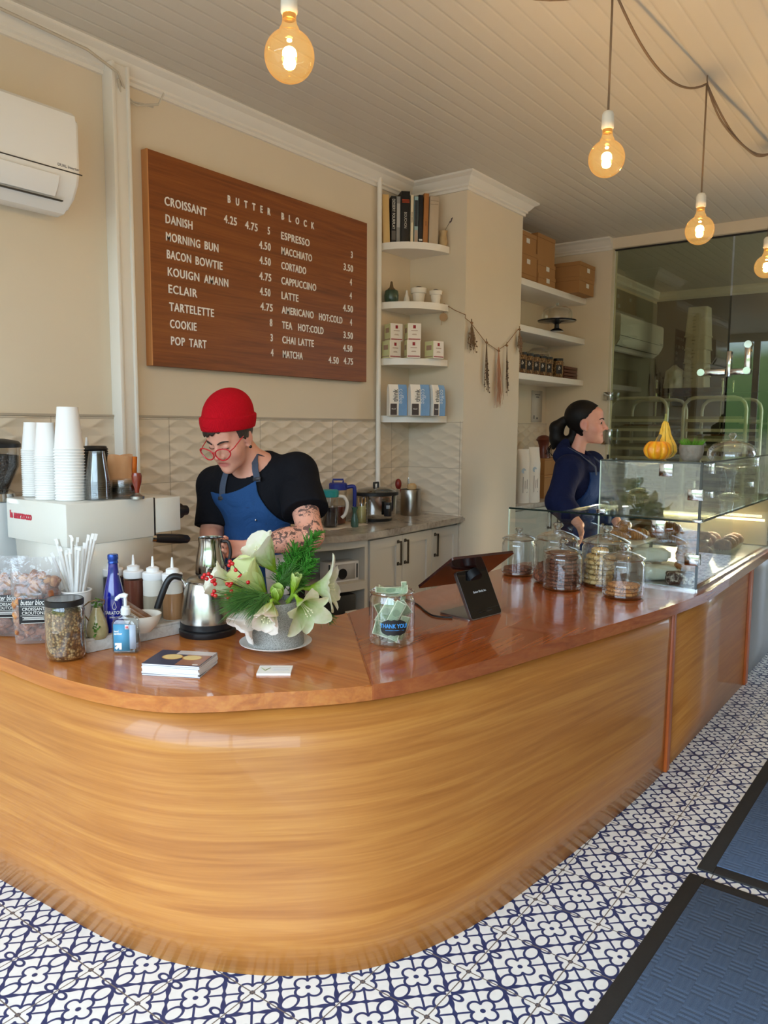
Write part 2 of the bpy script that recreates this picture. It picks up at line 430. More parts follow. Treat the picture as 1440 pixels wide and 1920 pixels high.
# shopfront (behind the camera's left) and entrance wall (behind its right)
FR = mat('window_frame_paint', (225, 222, 214), 0.4, nscale=5, namp=0.02)
b = MB(); b.box((-3.03, -0.3, 0.16), (0.10, 5.4, 0.32)); b.box((-3.03, -0.3, 2.965), (0.10, 5.4, 0.13))
for y in (-2.85, -1.5, -0.1, 1.25, 2.27): b.box((-3.03, y, 1.6), (0.09, 0.10, 2.7))
struct('wall_front', b, FR, smooth=False)
GW = glass('window_glass', (0.98, 0.99, 0.985), 0.8, 3.0, 0.04)
for k, (ya, yb) in enumerate(((-2.8, -1.55), (-1.45, -0.15), (-0.05, 1.20), (1.30, 2.22))):
    struct('window_%d' % (k+1), MB().box((-3.03, (ya+yb)/2, 1.61), (0.008, yb-ya, 2.58)), GW, smooth=False)
b = MB()
b.box((0.95, -2.85, ZC/2), (7.9, 0.10, ZC))
struct('wall_right', b, PAINT, smooth=False)
# crown moulding: profile swept along the wall tops
def sweep(mb, path, prof):
    """prof: (out, down) pairs; path: xy points; the room lies to the right of travel"""
    n = len(path); P = [Vector(p) for p in path]; rings = []
    for i, p in enumerate(P):
        d0 = (P[i]-P[i-1]).normalized() if i > 0 else None; d1 = (P[i+1]-P[i]).normalized() if i < n-1 else None
        def nr(d): return Vector((d.y, -d.x))
        if d0 is None: nn = nr(d1); k = 1
        elif d1 is None: nn = nr(d0); k = 1
        else:
            nn = (nr(d0)+nr(d1)).normalized(); k = 1/max(0.2, nn.dot(nr(d1)))
        rings.append([mb.b.verts.new((p.x+nn.x*o*k, p.y+nn.y*o*k, ZC-dn)) for o, dn in prof])
    for A, B in zip(rings, rings[1:]):
        for j in range(len(prof)-1): mb.b.faces.new((A[j], A[j+1], B[j+1], B[j]))
        mb.b.faces.new((A[-1], A[0], B[0], B[-1]))
    mb.b.faces.new(rings[0]); mb.b.faces.new(rings[-1][::-1])
    return mb
CP = [(0, 0), (0.085, 0), (0.085, 0.012), (0.070, 0.020), (0.058, 0.026), (0.038, 0.052), (0.026, 0.062), (0.026, 0.074), (0.014, 0.080), (0.014, 0.096), (0, 0.096)]
struct('trim_2', sweep(MB(), [(-3.0, YW), (X1, YW), (X1, Y2), (X3, Y2), (X3, YW), (X4, YW), (X4, 1.735)], CP), TRIM, angle=25)
struct('trim_3', sweep(MB(), [(X4+0.12, YW), (KX, YW), (KX, -2.9)], [(0, 0), (0.05, 0), (0.05, 0.02), (0.03, 0.05), (0.03, 0.08), (0, 0.10)]), TRIM, angle=25)
# white cable channel down the menu wall, thin white pipe beside the corner shelves
b = MB(); b.box((0.428, YW-0.030, 1.84), (0.088, 0.060, 2.28), bev=0.004); b.box((0.392, YW-0.036, 1.84), (0.018, 0.072, 2.28), bev=0.003); b.box((0.466, YW-0.036, 1.84), (0.014, 0.072, 2.28), bev=0.003)
struct('trim_4', b, TRIM)
struct('trim_5', MB().cyl((2.312, YW-0.03, 0.86), (2.312, YW-0.03, 3.0), 0.0155, seg=14), TRIM)
struct('baseboard_left', MB().box((3.0, Y2-0.008, 0.06), (0.9, 0.016, 0.12)), TRIM, smooth=False)
# glass partition of the kitchen: fixed panel, door, top panel line
GP = glass('partition_glass', (0.74, 0.72, 0.56), 0.7, 2.6, 0.06)
struct('window_5', MB().box((X4+0.06, (0.80+1.728)/2, 1.48), (0.010, 0.928, 2.92)), GP, smooth=False)
dm = Matrix.Translation((X4+0.06, 0.79, 0)) @ Matrix.Rotation(R(3.4), 4, 'Z')
door = struct('door_1', MB().box((0, -0.60, 1.48), (0.010, 1.19, 2.92), M=dm), GP, smooth=False)
struct('trim_6', MB().box((X4+0.055, -0.02, 2.945), (0.022, 3.50, 0.022)), mat('dark_channel', (34, 30, 28), 0.4), smooth=False)
b = MB(); b.box((X4+0.05, 1.728, 0.6), (0.018, 0.016, 1.24)); struct('trim_7', b, mat('black_gasket', (18, 18, 18), 0.4), smooth=False)
CHROME = mat('chrome', (205, 205, 203), 0.12, 1.0)
STEEL = mat('brushed_steel', (170, 168, 164), 0.3, 1.0, nscale=30, namp=0.12, stretch=(1, 1, 0.03))
b = MB()
b.box((-0.02, -0.012, 1.955), (0.045, 0.035, 0.20), M=dm, bev=0.006); b.box((-0.02, 0.11, 1.895), (0.04, 0.20, 0.045), M=dm, bev=0.006); b.box((-0.02, -0.09, 1.895), (0.04, 0.16, 0.045), M=dm, bev=0.006)
b.box((-0.02, -0.145, 2.0), (0.04, 0.045, 0.24), M=dm, bev=0.006)
for y, z in ((0.19, 1.895), (-0.145, 1.90), (-0.145, 2.10)):
    b.cyl(dm @ Vector((-0.05, y, z)), dm @ Vector((-0.02, y, z)), 0.028, seg=20)
b.build('door_handle', CHROME, door)
b = MB(); b.box((X4-0.01, 1.722, 1.72), (0.05, 0.07, 0.07), bev=0.004); b.box((X4-0.01, 1.722, 1.375), (0.05, 0.085, 0.13), bev=0.004)
b.build('hinge', CHROME, door)

# ================================================================ FRONT COUNTER
HC = 0.735
def smooth_path(pts, n=8):
    """Catmull-Rom through points"""
    P = [Vector(p) for p in pts]; o = []
    for i in range(len(P)-1):
        a, b_, c, d = P[max(i-1, 0)], P[i], P[i+1], P[min(i+2, len(P)-1)]
        for k in range(n):
            s = k/n
            o.append(0.5*((2*b_)+(c-a)*s+(2*a-5*b_+4*c-d)*s*s+(3*b_-a-3*c+d)*s*s*s))
    o.append(P[-1]); return o
top_edge = [(-0.505, 2.285), (-0.510, 1.85), (-0.517, 1.58), (-0.520, 1.297), (-0.494, 1.079), (-0.440, 0.915), (-0.350, 0.800), (-0.244, 0.705), (-0.142, 0.612), (-0.016, 0.522), (0.147, 0.449), (0.358, 0.388), (0.630, 0.330), (0.904, 0.270), (1.239, 0.200), (1.467, 0.160), (1.66, 0.134), (1.80, 0.118)]
bot_edge = [(-0.540, 2.285), (-0.541, 1.85), (-0.538, 1.635), (-0.519, 1.355), (-0.504, 1.102), (-0.466, 0.910), (-0.409, 0.757), (-0.337, 0.628), (-0.249, 0.516), (-0.139, 0.420), (0.012, 0.347), (0.212, 0.289), (0.484, 0.248), (0.838, 0.213), (1.298, 0.181), (1.571, 0.174)]
counter = thing('counter', 'long curved cherry wood service counter with a bowed front across the tiled floor', 'counter', (0, 0, 0))
T_ = smooth_path(top_edge, 6); B_ = smooth_path(bot_edge, 6)
# straight part of the slab, past the display case
T_ += [Vector((1.914, 0.107)), Vector((2.30, 0.112)), Vector((3.33, 0.128)), Vector((4.30, 0.145))]
CW = wood('counter_veneer', (160, 97, 40), (178, 114, 51), (196, 134, 64), kind='UV', axis=0, scale=1.0, rough=0.32, coat=0.25)
CT = wood('counter_top_wood', (140, 66, 26), (166, 84, 36), (186, 106, 48), axis=0, scale=0.9, rough=0.22, coat=0.5, board=0.13)
CT2 = wood('counter_top_wood_left', (160, 88, 34), (186, 108, 44), (204, 132, 60), axis=1, scale=0.9, rough=0.22, coat=0.5, board=0.16)
POSTW = wood('counter_post_wood', (150, 66, 22), (176, 84, 30), (190, 100, 40), axis=2, scale=1.0, rough=0.35)
def uv_panel(name, bot, top, zt, m, parent, thick=0.012):
    """veneered panel between a bottom line and a top line, UV u = length along it, v = height"""
    bm_ = bmesh.new(); uvl = bm_.loops.layers.uv.new('UVMap'); n = len(bot); rows = 6
    L = [0.0]
    for i in range(1, n): L.append(L[-1]+(Vector(bot[i])-Vector(bot[i-1])).length)
    V = [[bm_.verts.new((bot[i][0]*(1-k/rows)+top[i][0]*k/rows, bot[i][1]*(1-k/rows)+top[i][1]*k/rows, zt*k/rows)) for k in range(rows+1)] for i in range(n)]
    for i in range(n-1):
        for k in range(rows):
            f = bm_.faces.new((V[i][k], V[i+1][k], V[i+1][k+1], V[i][k+1]))
            for lp, (a, c) in zip(f.loops, ((i, k), (i+1, k), (i+1, k+1), (i, k+1))): lp[uvl].uv = (L[a], zt*c/rows)
            f.smooth = True
    bmesh.ops.recalc_face_normals(bm_, faces=bm_.faces)
    me = bpy.data.meshes.new(name); bm_.to_mesh(me); bm_.free(); me.materials.append(m)
    o = bpy.data.objects.new(name, me); col.objects.link(o); o.parent = parent
    sm = o.modifiers.new('thickness', 'SOLIDIFY'); sm.thickness = thick; sm.offset = 0
    return o
# resample both lines to the same count, panel top set back under the slab
def resample(pts, n):
    P = [Vector(p) for p in pts]; L = [0.0]
    for a, b_ in zip(P, P[1:]): L.append(L[-1]+(b_-a).length)
    o = []; j = 0
    for i in range(n):
        s = L[-1]*i/(n-1)
        while j < len(L)-2 and L[j+1] < s: j += 1
        k = (s-L[j])/max(1e-9, L[j+1]-L[j]); o.append(P[j].lerp(P[j+1], k))
    return o
Tcut = [p for p in T_ if p.x <= 1.60]
tp = resample(Tcut, 90); bp = resample(B_, 90)
ins = []
for i, p in enumerate(tp):
    d = (tp[min(i+1, 89)]-tp[max(i-1, 0)]).normalized(); ins.append(p+Vector((-d.y, d.x))*0.022)
uv_panel('front_panel', bp, ins, 0.69, CW, counter)
uv_panel('side_panel', [(1.60, 0.176), (2.3, 0.172), (3.0, 0.168)], [(1.60, 0.176), (2.3, 0.172), (3.0, 0.168)], 0.69, CW, counter)
MB().box((1.585, 0.170, 0.345), (0.045, 0.030, 0.69), bev=0.004).build('post', POSTW, counter)
MB().box((3.02, 0.166, 0.345), (0.060, 0.035, 0.69), bev=0.004).build('post', POSTW, counter)
uv_panel('far_panel', [(3.05, 0.185), (4.28, 0.19)], [(3.05, 0.185), (4.28, 0.19)], 0.69, mat('grey_panel_paint', (150, 150, 150), 0.35), counter)
uv_panel('back_panel', [(0.30, 2.28), (0.32, 1.42), (0.52, 1.09), (2.02, 1.05), (2.10, 0.80), (4.28, 0.78)], [(0.30, 2.28), (0.32, 1.42), (0.52, 1.09), (2.02, 1.05), (2.10, 0.80), (4.28, 0.78)], 0.69, mat('counter_back_paint', (190, 184, 172), 0.5), counter)
# slab in two boards meeting at the mitre seam; its edge is eased
seam_o, seam_i = Vector((-0.035, 0.505)), Vector((0.60, 1.117))
def side(p): return (seam_i-seam_o).cross(p-seam_o)
inner = [Vector(p) for p in smooth_path([(0.36, 2.285), (0.36, 1.75), (0.375, 1.45), (0.43, 1.20), (0.52, 1.125), (0.60, 1.117)], 6)]
inner_r = [Vector((0.60, 1.117)), Vector((0.75, 1.112)), Vector((1.30, 1.108)), Vector((2.05, 1.105)), Vector((2.13, 1.06)), Vector((2.14, 0.83)), Vector((4.30, 0.82))]
k_ = next(i for i in range(len(T_)-1) if side(T_[i]) > 0 >= side(T_[i+1])); _s0, _s1 = side(T_[k_]), side(T_[k_+1]); seam_o = T_[k_].lerp(T_[k_+1], _s0/(_s0-_s1))
left = T_[:k_+1]+[seam_o]; right = [seam_o]+T_[k_+1:]
def slab(name, poly, m):
    b = MB(); poly = [(p.x, p.y) for p in poly]
    b.prism(poly, HC-0.045, HC)
    es = [e_ for e_ in b.b.edges if abs(e_.verts[0].co.z-HC) < 1e-6 and abs(e_.verts[1].co.z-HC) < 1e-6]
    bmesh.ops.bevel(b.b, geom=es, offset=0.004, segments=2, affect='EDGES')
    return b.build(name, m, counter, angle=30)
slab('top_board', left+inner[::-1], CT2)
slab('top_board', right+inner_r[::-1], CT)
# ---------------------------------------------------------------- mats
RUB = mat('black_rubber', (38, 37, 36), 0.75, nscale=80, namp=0.15, bump=0.1)
def mat_carpet():
    t = NT('blue_mat_carpet'); m = t.math
    sp = t.n('ShaderNodeSeparateXYZ'); t.l(t.coord('Object', (1/0.052,)*3), sp.inputs[0])
    X, Y = sp.outputs[0], sp.outputs[1]
    par = m('MODULO', m('ADD', m('FLOOR', X), m('FLOOR', Y)), 2.0)
    par = m('ABSOLUTE', par)
    u = m('ADD', m('MULTIPLY', par, m('FRACT', X)), m('MULTIPLY', m('SUBTRACT', 1.0, par), m('FRACT', Y)))
    rb = m('ABSOLUTE', m('SUBTRACT', m('FRACT', m('MULTIPLY', u, 3.0)), 0.5))
    v = t.coord('Object'); fz = t.noise(v, 420.0, 2.0); cl = t.noise(v, 30.0, 3.0)
    c = t.mix(fz, lin((64, 78, 100)), lin((104, 122, 148)))
    c = t.mix(m('MULTIPLY', rb, 0.9), c, lin((72, 88, 114)))
    c = t.mix(m('MULTIPLY', cl, 0.3), c, lin((78, 98, 128)))
    t.principled(c, 0.95, spec=0.1, normal=t.bump(m('ADD', rb, m('MULTIPLY', fz, 0.5)), 0.6, 0.006)); return t.m
CARP = mat_carpet()
def floor_mat(x0, x1, y0, y1, rz, label):
    g = thing('floor_mat', label, 'mat', ((x0+x1)/2, (y0+y1)/2, 0), rz, 'blue ribbed mats by the counter')
    w_, d_ = x1-x0, y1-y0
    b = MB(); e_ = 0.052
    for sx_, sy_, cx_, cy_ in ((w_, e_, 0, d_/2-e_/2), (w_, e_, 0, -d_/2+e_/2), (e_, d_-2*e_, -w_/2+e_/2, 0), (e_, d_-2*e_, w_/2-e_/2, 0)):
        b.box((cx_, cy_, 0.004), (sx_, sy_, 0.008), bev=0.003)
    b.build('rubber_border', RUB, g)
    MB().box((0, 0, 0.006), (w_-2*e_+0.004, d_-2*e_+0.004, 0.012), bev=0.003).build('carpet', CARP, g)
floor_mat(-0.42, 0.828, -0.99, -0.125, R(-1.5), 'blue ribbed entrance mat with black rubber border, the nearer one')
floor_mat(0.878, 2.12, -1.02, -0.157, R(-0.6), 'blue ribbed mat with black border farther along the counter front')

# ================================================================ PENDANT LAMPS
CORD = mat('brown_cord', (132, 108, 84), 0.7)
PORC = mat('porcelain_socket', (226, 224, 216), 0.35)
def bulb_glass():
    t = NT('amber_bulb_glass')
    tr = t.n('ShaderNodeBsdfTransparent'); gl = t.n('ShaderNodeBsdfGlossy'); gl.inputs['Roughness'].default_value = 0.02
    lw = t.n('ShaderNodeLayerWeight'); lw.inputs[0].default_value = 0.5
    c = t.mix(t.math('POWER', lw.outputs['Facing'], 2.0), (1.0, 0.90, 0.70, 1), (0.95, 0.66, 0.28, 1)); t.l(c, tr.inputs[0])
    gl.inputs[0].default_value = (1, 0.92, 0.78, 1)
    mx = t.n('ShaderNodeMixShader'); t.l(t.math('MULTIPLY_ADD', t.math('POWER', lw.outputs['Facing'], 3.0), 0.5, 0.05, clamp=True), mx.inputs[0])
    t.l(tr.outputs[0], mx.inputs[1]); t.l(gl.outputs[0], mx.inputs[2]); em_ = t.n('ShaderNodeEmission'); em_.inputs[0].default_value = (1.0, 0.55, 0.16, 1); em_.inputs[1].default_value = 0.22
    ad = t.n('ShaderNodeAddShader'); t.l(mx.outputs[0], ad.inputs[0]); t.l(em_.outputs[0], ad.inputs[1]); t.l(ad.outputs[0], t.out.inputs[0]); return t.m
BULB = bulb_glass()
FIL = mat('glowing_filament', (255, 214, 140), 0.5, emit=(255, 196, 104), estr=70.0)
BRASS = mat('bulb_brass_collar', (205, 160, 80), 0.25, 1.0)
def pendant(bx, by, bz, hx, hy, label):
    """bulb centre (bx,by,bz); the cord rises to the hook on the ceiling"""
    g = thing('pendant_lamp', label, 'lamp', (bx, by, ZC), 0, 'globe bulb pendants over the counter')
    dz = bz-ZC
    MB().tube([(0, 0, -0.035), (0, 0, dz+0.16)], 0.0042, 8).build('cord', CORD, g)
    MB().tube([(0, 0, 0), (0, 0, -0.02), (0.012, 0, -0.032), (0.004, 0, -0.045), (-0.006, 0, -0.036)], 0.003, 6).build('ceiling_hook', CORD, g)
    MB().lathe([(0.006, 0.165), (0.016, 0.160), (0.021, 0.150), (0.022, 0.105), (0.019, 0.100)], (0, 0, dz), 20).build('socket', PORC, g)
    r = 0.064
    prof = [(0.0175, 0.100), (0.0178, 0.085), (0.020, 0.075), (0.025, 0.066)]
    prof += [(r*math.sin(R(a)), r*math.cos(R(a))) for a in range(24, 181, 6)]
    prof[-1] = (0.0, -r)
    bl = MB().lathe(prof, (0, 0, dz), 40, cap=False).build('bulb', BULB, g, angle=80)
    MB().lathe([(0.0168, 0.102), (0.0168, 0.088), (0.0150, 0.087)], (0, 0, dz), 20).build('bulb_collar', BRASS, bl)
    f = MB()
    for k in range(10):
        a = k*0.628; f.tube([(0.006*math.cos(a), 0.006*math.sin(a), dz+0.020), (0.016*math.cos(a+.3), 0.016*math.sin(a+.3), dz-0.020)], 0.0016, 5)
    f.ball((0, 0, dz+0.008), (0.018, 0.018, 0.015), 14, 10); f.ball((0, 0, dz-0.024), (0.015, 0.015, 0.008), 14, 8); f.ball((0, 0, dz+0.038), (0.007, 0.007, 0.004), 10, 6)
    f.build('filament', FIL, bl)
    l = bpy.data.lights.new('pendant_light', 'POINT'); l.energy = BULB_W; l.color = (1.0, 0.70, 0.36); l.shadow_soft_size = 0.02
    lo = bpy.data.objects.new('pendant_light', l); col.objects.link(lo); lo.parent = g; lo.location = (0, 0, dz-0.002)
    return g
HOOKS = [(-0.462,1.688,2.985), (1.078,0.324,2.985), (2.306,0.327,2.985), (3.677,0.29,2.985)]
BC = [(-0.162,0.689,2.398), (1.105,0.338,2.415), (2.117,0.283,2.358), (3.256,0.221,2.373)]
pl = []
for i, lab in enumerate(('globe bulb pendant hanging nearest, high over the bow of the counter', 'globe bulb pendant hung on a long brown cord, second in the row', 'globe bulb pendant third in the row, in front of the glass partition top', 'globe bulb pendant at the far end of the row, near the picture edge')):
    b_ = BC[i]; pl.append(pendant(b_[0], b_[1], b_[2], 0, 0, lab))
# brown cable swagged from hook to hook
for k, (i, j, sag, lab) in enumerate(((0, 1, 0.20, 'brown cable swagged along the ceiling from the first lamp hook'), (1, 2, 0.13, 'brown cable swagged between the second and third lamp hooks'), (2, 3, 0.11, 'doubled brown cable drooping from the third lamp hook to the last'))):
    A = Vector((BC[i][0], BC[i][1], ZC-0.035)); Bq = Vector((BC[j][0], BC[j][1], ZC-0.035)); b = MB()
    for e_ in range(1 if k < 2 else 2):
        pts = []
        for s in range(21):
            u = s/20; p = A.lerp(Bq, u); p.z -= (sag+0.012*e_)*4*u*(1-u); p.y += 0.01*e_*math.sin(u*9); pts.append(p)
        b.tube(pts, 0.0048, 8)
    o = b.build('ceiling_cable', CORD); tag(o, lab, 'cable', 'lamp cables')
# grey wire clipped along the left end of the crown moulding
b = MB(); b.tube([(-1.6, YW-0.10, 2.99), (-0.4, YW-0.105, 2.985), (0.25, YW-0.10, 2.965), (0.40, YW-0.09, 2.93), (0.47, YW-0.045, 2.88)], 0.006, 6)
b.tube([(0.41, YW-0.08, 2.91), (0.44, YW-0.05, 2.86), (0.52, YW-0.05, 2.845), (0.62, YW-0.07, 2.875), (0.63, YW-0.10, 2.92)], 0.005, 6)
b.tube([(0.43, YW-0.055, 2.89), (0.50, YW-0.05, 2.855), (0.60, YW-0.06, 2.86)], 0.004, 6)
o = b.build('wire', mat('painted_wire', (196, 184, 164), 0.5)); tag(o, 'painted loose wire looping over the crown moulding above the wall channel', 'wire')

# ================================================================ AIR CONDITIONER
ACW = mat('air_conditioner_plastic', (238, 236, 232), 0.25, coat=0.2)
ac = thing('air_conditioner', 'white wall-mounted split air conditioner at the left edge above the tiles', 'air conditioner', (0.138, YW-0.002, 2.285))
def profile_x(mb, prof, x0, x1):
    M = Matrix(((0, 0, 1, 0), (1, 0, 0, 0), (0, 1, 0, 0), (0, 0, 0, 1))); mb.prism(prof, x0, x1, M); return mb
LEN = 0.86
b = profile_x(MB(), [(0, 0.02), (0, 0.385), (-0.185, 0.372), (-0.207, 0.355), (-0.212, 0.33), (-0.212, 0.145), (-0.20, 0.10), (-0.165, 0.045), (-0.11, 0.005), (-0.06, 0.0)], -LEN, 0)
es = [e_ for e_ in b.b.edges if abs(e_.verts[0].co.x) < 1e-6 and abs(e_.verts[1].co.x) < 1e-6]
bmesh.ops.bevel(b.b, geom=es, offset=0.022, segments=4, affect='EDGES')
b.build('body', ACW, ac, angle=30)
MB().box((-LEN/2, -0.2125, 0.140), (LEN-0.004, 0.004, 0.0035)).build('front_seam', mat('seam_dark', (70, 68, 66), 0.6), ac)
b = profile_x(MB(), [(-0.2125, 0.118), (-0.2145, 0.116), (-0.208, 0.09), (-0.178, 0.045), (-0.1755, 0.046), (-0.204, 0.091)], -LEN, -0.10)
lv = b.build('louver', ACW, ac)
MB().box((-LEN/2-0.03, -0.171, 0.036), (LEN-0.07, 0.012, 0.004)).build('louver_gap', MATS['seam_dark'], ac)
tm = text_mesh('DUAL Inverter', 0.011, 0.95, 0.0006)
MB().mesh(tm, frame((-0.105, -0.2128, 0.152), (1, 0, 0), (0, 0, 1))).build('lettering', mat('ac_lettering', (60, 62, 80), 0.5), ac, smooth=False)

# ================================================================ MENU BOARD
MENUW = wood('menu_board_wood', (104, 52, 15), (130, 68, 22), (148, 84, 32), axis=0, scale=1.1, rough=0.45)
mb0 = (0.578, 2.172, 1.727, 2.682)
menu = thing('menu_board', 'large brown wooden menu board with white lettering on the wall', 'sign', ((mb0[0]+mb0[1])/2, YW-0.022, mb0[2]))
w_, h_ = mb0[1]-mb0[0], mb0[3]-mb0[2]
MB().box((0, 0, h_/2), (w_, 0.040, h_), bev=0.0015).build('board', MENUW, menu, smooth=False)
MB().box((-w_/2-0.003, 0, h_/2), (0.006, 0.041, h_)).build('edge_strip', wood('menu_edge_wood', (176, 116, 66), (196, 134, 80), (206, 146, 92), axis=2, scale=1.5, rough=0.5), menu, smooth=False)
LET = mat('white_lettering', (246, 240, 232), 0.45)
ITEMS = [
 ('CROISSANT', (0.663,2.258,2.458), (0.909,2.258,2.458)), ('DANISH', (0.666,2.258,2.378), (0.821,2.258,2.38)), ('MORNING BUN', (0.666,2.258,2.3), (0.98,2.258,2.302)),
 ('BACON BOWTIE', (0.669,2.258,2.222), (1.005,2.258,2.22)), ('KOUIGN AMANN', (0.672,2.258,2.144), (1.041,2.258,2.143)), ('ECLAIR', (0.674,2.258,2.065), (0.842,2.258,2.067)),
 ('TARTELETTE', (0.676,2.258,1.985), (0.945,2.258,1.986)), ('COOKIE', (0.678,2.258,1.908), (0.834,2.258,1.907)), ('POP TART', (0.682,2.258,1.83), (0.894,2.258,1.829)),
 ('4.25', (1.021,2.258,2.45), (1.104,2.258,2.456)), ('4.75', (1.162,2.258,2.45), (1.248,2.258,2.455)), ('5', (1.322,2.258,2.452), (1.342,2.258,2.456)), ('4.50', (1.259,2.258,2.37), (1.342,2.258,2.374)),
 ('4.50', (1.261,2.258,2.292), (1.341,2.258,2.298)), ('4.75', (1.258,2.258,2.212), (1.344,2.258,2.217)), ('4.50', (1.261,2.258,2.134), (1.337,2.258,2.138)), ('4.75', (1.264,2.258,2.058), (1.353,2.258,2.061)),
 ('8', (1.332,2.258,1.981), (1.352,2.258,1.983)), ('3', (1.337,2.258,1.903), (1.358,2.258,1.904)), ('4', (1.338,2.258,1.825), (1.358,2.258,1.826)),
 ('ESPRESSO', (1.423,2.258,2.446), (1.648,2.258,2.452)), ('MACCHIATO', (1.424,2.258,2.368), (1.667,2.258,2.373)), ('CORTADO', (1.423,2.258,2.291), (1.618,2.258,2.296)), ('CAPPUCCINO', (1.422,2.258,2.213), (1.702,2.258,2.215)),
 ('LATTE', (1.423,2.258,2.136), (1.554,2.258,2.136)), ('AMERICANO', (1.423,2.258,2.059), (1.68,2.258,2.06)), ('HOT:COLD', (1.727,2.258,2.059), (1.934,2.258,2.056)), ('TEA', (1.425,2.258,1.979), (1.503,2.258,1.98)),
 ('HOT:COLD', (1.553,2.258,1.98), (1.764,2.258,1.98)), ('CHAI LATTE', (1.426,2.258,1.901), (1.68,2.258,1.901)), ('MATCHA', (1.429,2.258,1.825), (1.587,2.258,1.823)),
 ('3', (2.015,2.258,2.449), (2.035,2.258,2.453)), ('3.50', (1.947,2.258,2.369), (2.033,2.258,2.372)), ('4', (2.005,2.258,2.29), (2.027,2.258,2.293)), ('4', (2.004,2.258,2.21), (2.025,2.258,2.213)), ('4.50', (1.941,2.258,2.132), (2.033,2.258,2.135)),
 ('4', (2.007,2.258,2.056), (2.031,2.258,2.056)), ('3.50', (1.946,2.258,1.975), (2.033,2.258,1.977)), ('4.50', (1.943,2.258,1.898), (2.028,2.258,1.9)), ('4.50', (1.81,2.258,1.82), (1.9,2.258,1.82)), ('4.75', (1.948,2.258,1.824), (2.035,2.258,1.823)),
 ('BUTTER', (1.047,2.258,2.554), (1.343,2.258,2.554)), ('BLOCK', (1.427,2.258,2.552), (1.687,2.258,2.551))]
LINES = []
for body, a, c in ITEMS:
    ws_ = body.split(' '); p0_ = 0
    for q in ws_:
        i0 = body.index(q, p0_); p0_ = i0+len(q); f0, f1 = i0/len(body), p0_/len(body)
        L_ = lambda f: tuple(a[i]+(c[i]-a[i])*f for i in range(3))
        LINES.append((q, L_(f0), L_(f1)))
for body, a, c in LINES:
    head = body in ('BUTTER', 'BLOCK')
    cap = 0.0345 if head else 0.0385
    me = text_mesh(body, cap, 0.5, 0.004, spacing=3.1 if head else 1.12, bold=0.0012 if head else 0.0006)
    xs_ = [v.co.x for v in me.vertices]; x0, x1 = min(xs_), max(xs_)
    k = (c[0]-a[0])/max(1e-4, x1-x0)
    if len(body) == 1: k = 1.35
    me.transform(Matrix.Diagonal((k, 1, 1, 1)) @ Matrix.Translation((-x0, 0, 0)))
    zz = (a[2]+c[2])/2
    MB().mesh(me, frame((a[0]-menu.location.x, -0.0215, zz-mb0[2]), (1, 0, 0), (0, 0, 1))).build('lettering', LET, menu, smooth=False)

# ================================================================ CORNER SHELVES
SHW = mat('shelf_white_paint', (240, 234, 224), 0.35, nscale=6, namp=0.02)
def corner_shelf(ztop, label):
    poly = [(X1-0.002, YW-0.002), (X1-0.002, 1.992), (X1-0.012, 1.988)]
    for k in range(0, 17):
        a = R(270-90*k/16); poly.append((X1-0.012+0.335*math.cos(a), YW-0.012+0.302*math.sin(a)+0.0))
    poly += [(X1-0.350, YW-0.002)]
    b = MB(); b.prism([(x, y) for x, y in poly], ztop-0.042, ztop)
    o = b.build('corner_shelf', SHW, angle=30); tag(o, label, 'shelf', 'quarter-round corner shelves'); return o
SZ = [2.600, 2.236, 1.885, 1.522]
for z_, lb in zip(SZ, ('white quarter-round corner shelf carrying the cookbooks', 'white quarter-round corner shelf carrying small pots', 'white quarter-round corner shelf carrying tea boxes', 'white quarter-round corner shelf carrying coffee bags, the lowest')): corner_shelf(z_, lb)
# ---- books: spine plane faces the room diagonally
def book(cx_, cy_, w, h, d, rgb, label, name='book', text=None, tcol=(230, 220, 205), ang=None, z=SZ[0], pages=(232, 222, 200), lean=0.0, bands=()):
    a = ang if ang is not None else math.atan2(-0.66, 0.75)
    g = thing(name, label, 'book', (cx_, cy_, z), a, 'cookbooks on the top corner shelf')
    M = Matrix.Rotation(lean, 4, 'Y')
    cm = mat('book_cover_%d_%d_%d' % tuple(rgb), rgb, 0.5, nscale=20, namp=0.06)
    b = MB(); b.box((0, 0.003, h/2), (w, 0.006, h), M, bev=0.002); b.box((-w/2+0.0015, d/2, h/2), (0.003, d, h), M); b.box((w/2-0.0015, d/2, h/2), (0.003, d, h), M)
    b.build('cover', cm, g)
    MB().box((0, d/2+0.002, h/2), (w-0.006, d-0.006, h-0.008), M).build('page_block', mat('book_pages_%d' % pages[0], pages, 0.8, nscale=200, namp=0.1), g, smooth=False)
    if text:
        me = text_mesh(text[0], text[1], text[3] if len(text) > 3 else 0.8, 0.0006, align='CENTER')
        MB().mesh(me, M @ frame((-text[1]*0.5, -0.0008, h*text[2]), (0, 0, -1), (1, 0, 0))).build('spine_lettering', mat('spine_ink_%d_%d_%d' % tuple(tcol), tcol, 0.5), g, smooth=False)
    for (z0, z1, c) in bands:
        MB().box((0, -0.0006, h*(z0+z1)/2), (w*0.86, 0.0012, h*(z1-z0)), M).build('spine_band', mat('spine_band_%d_%d_%d' % tuple(c), c, 0.5), g, smooth=False)
    return g
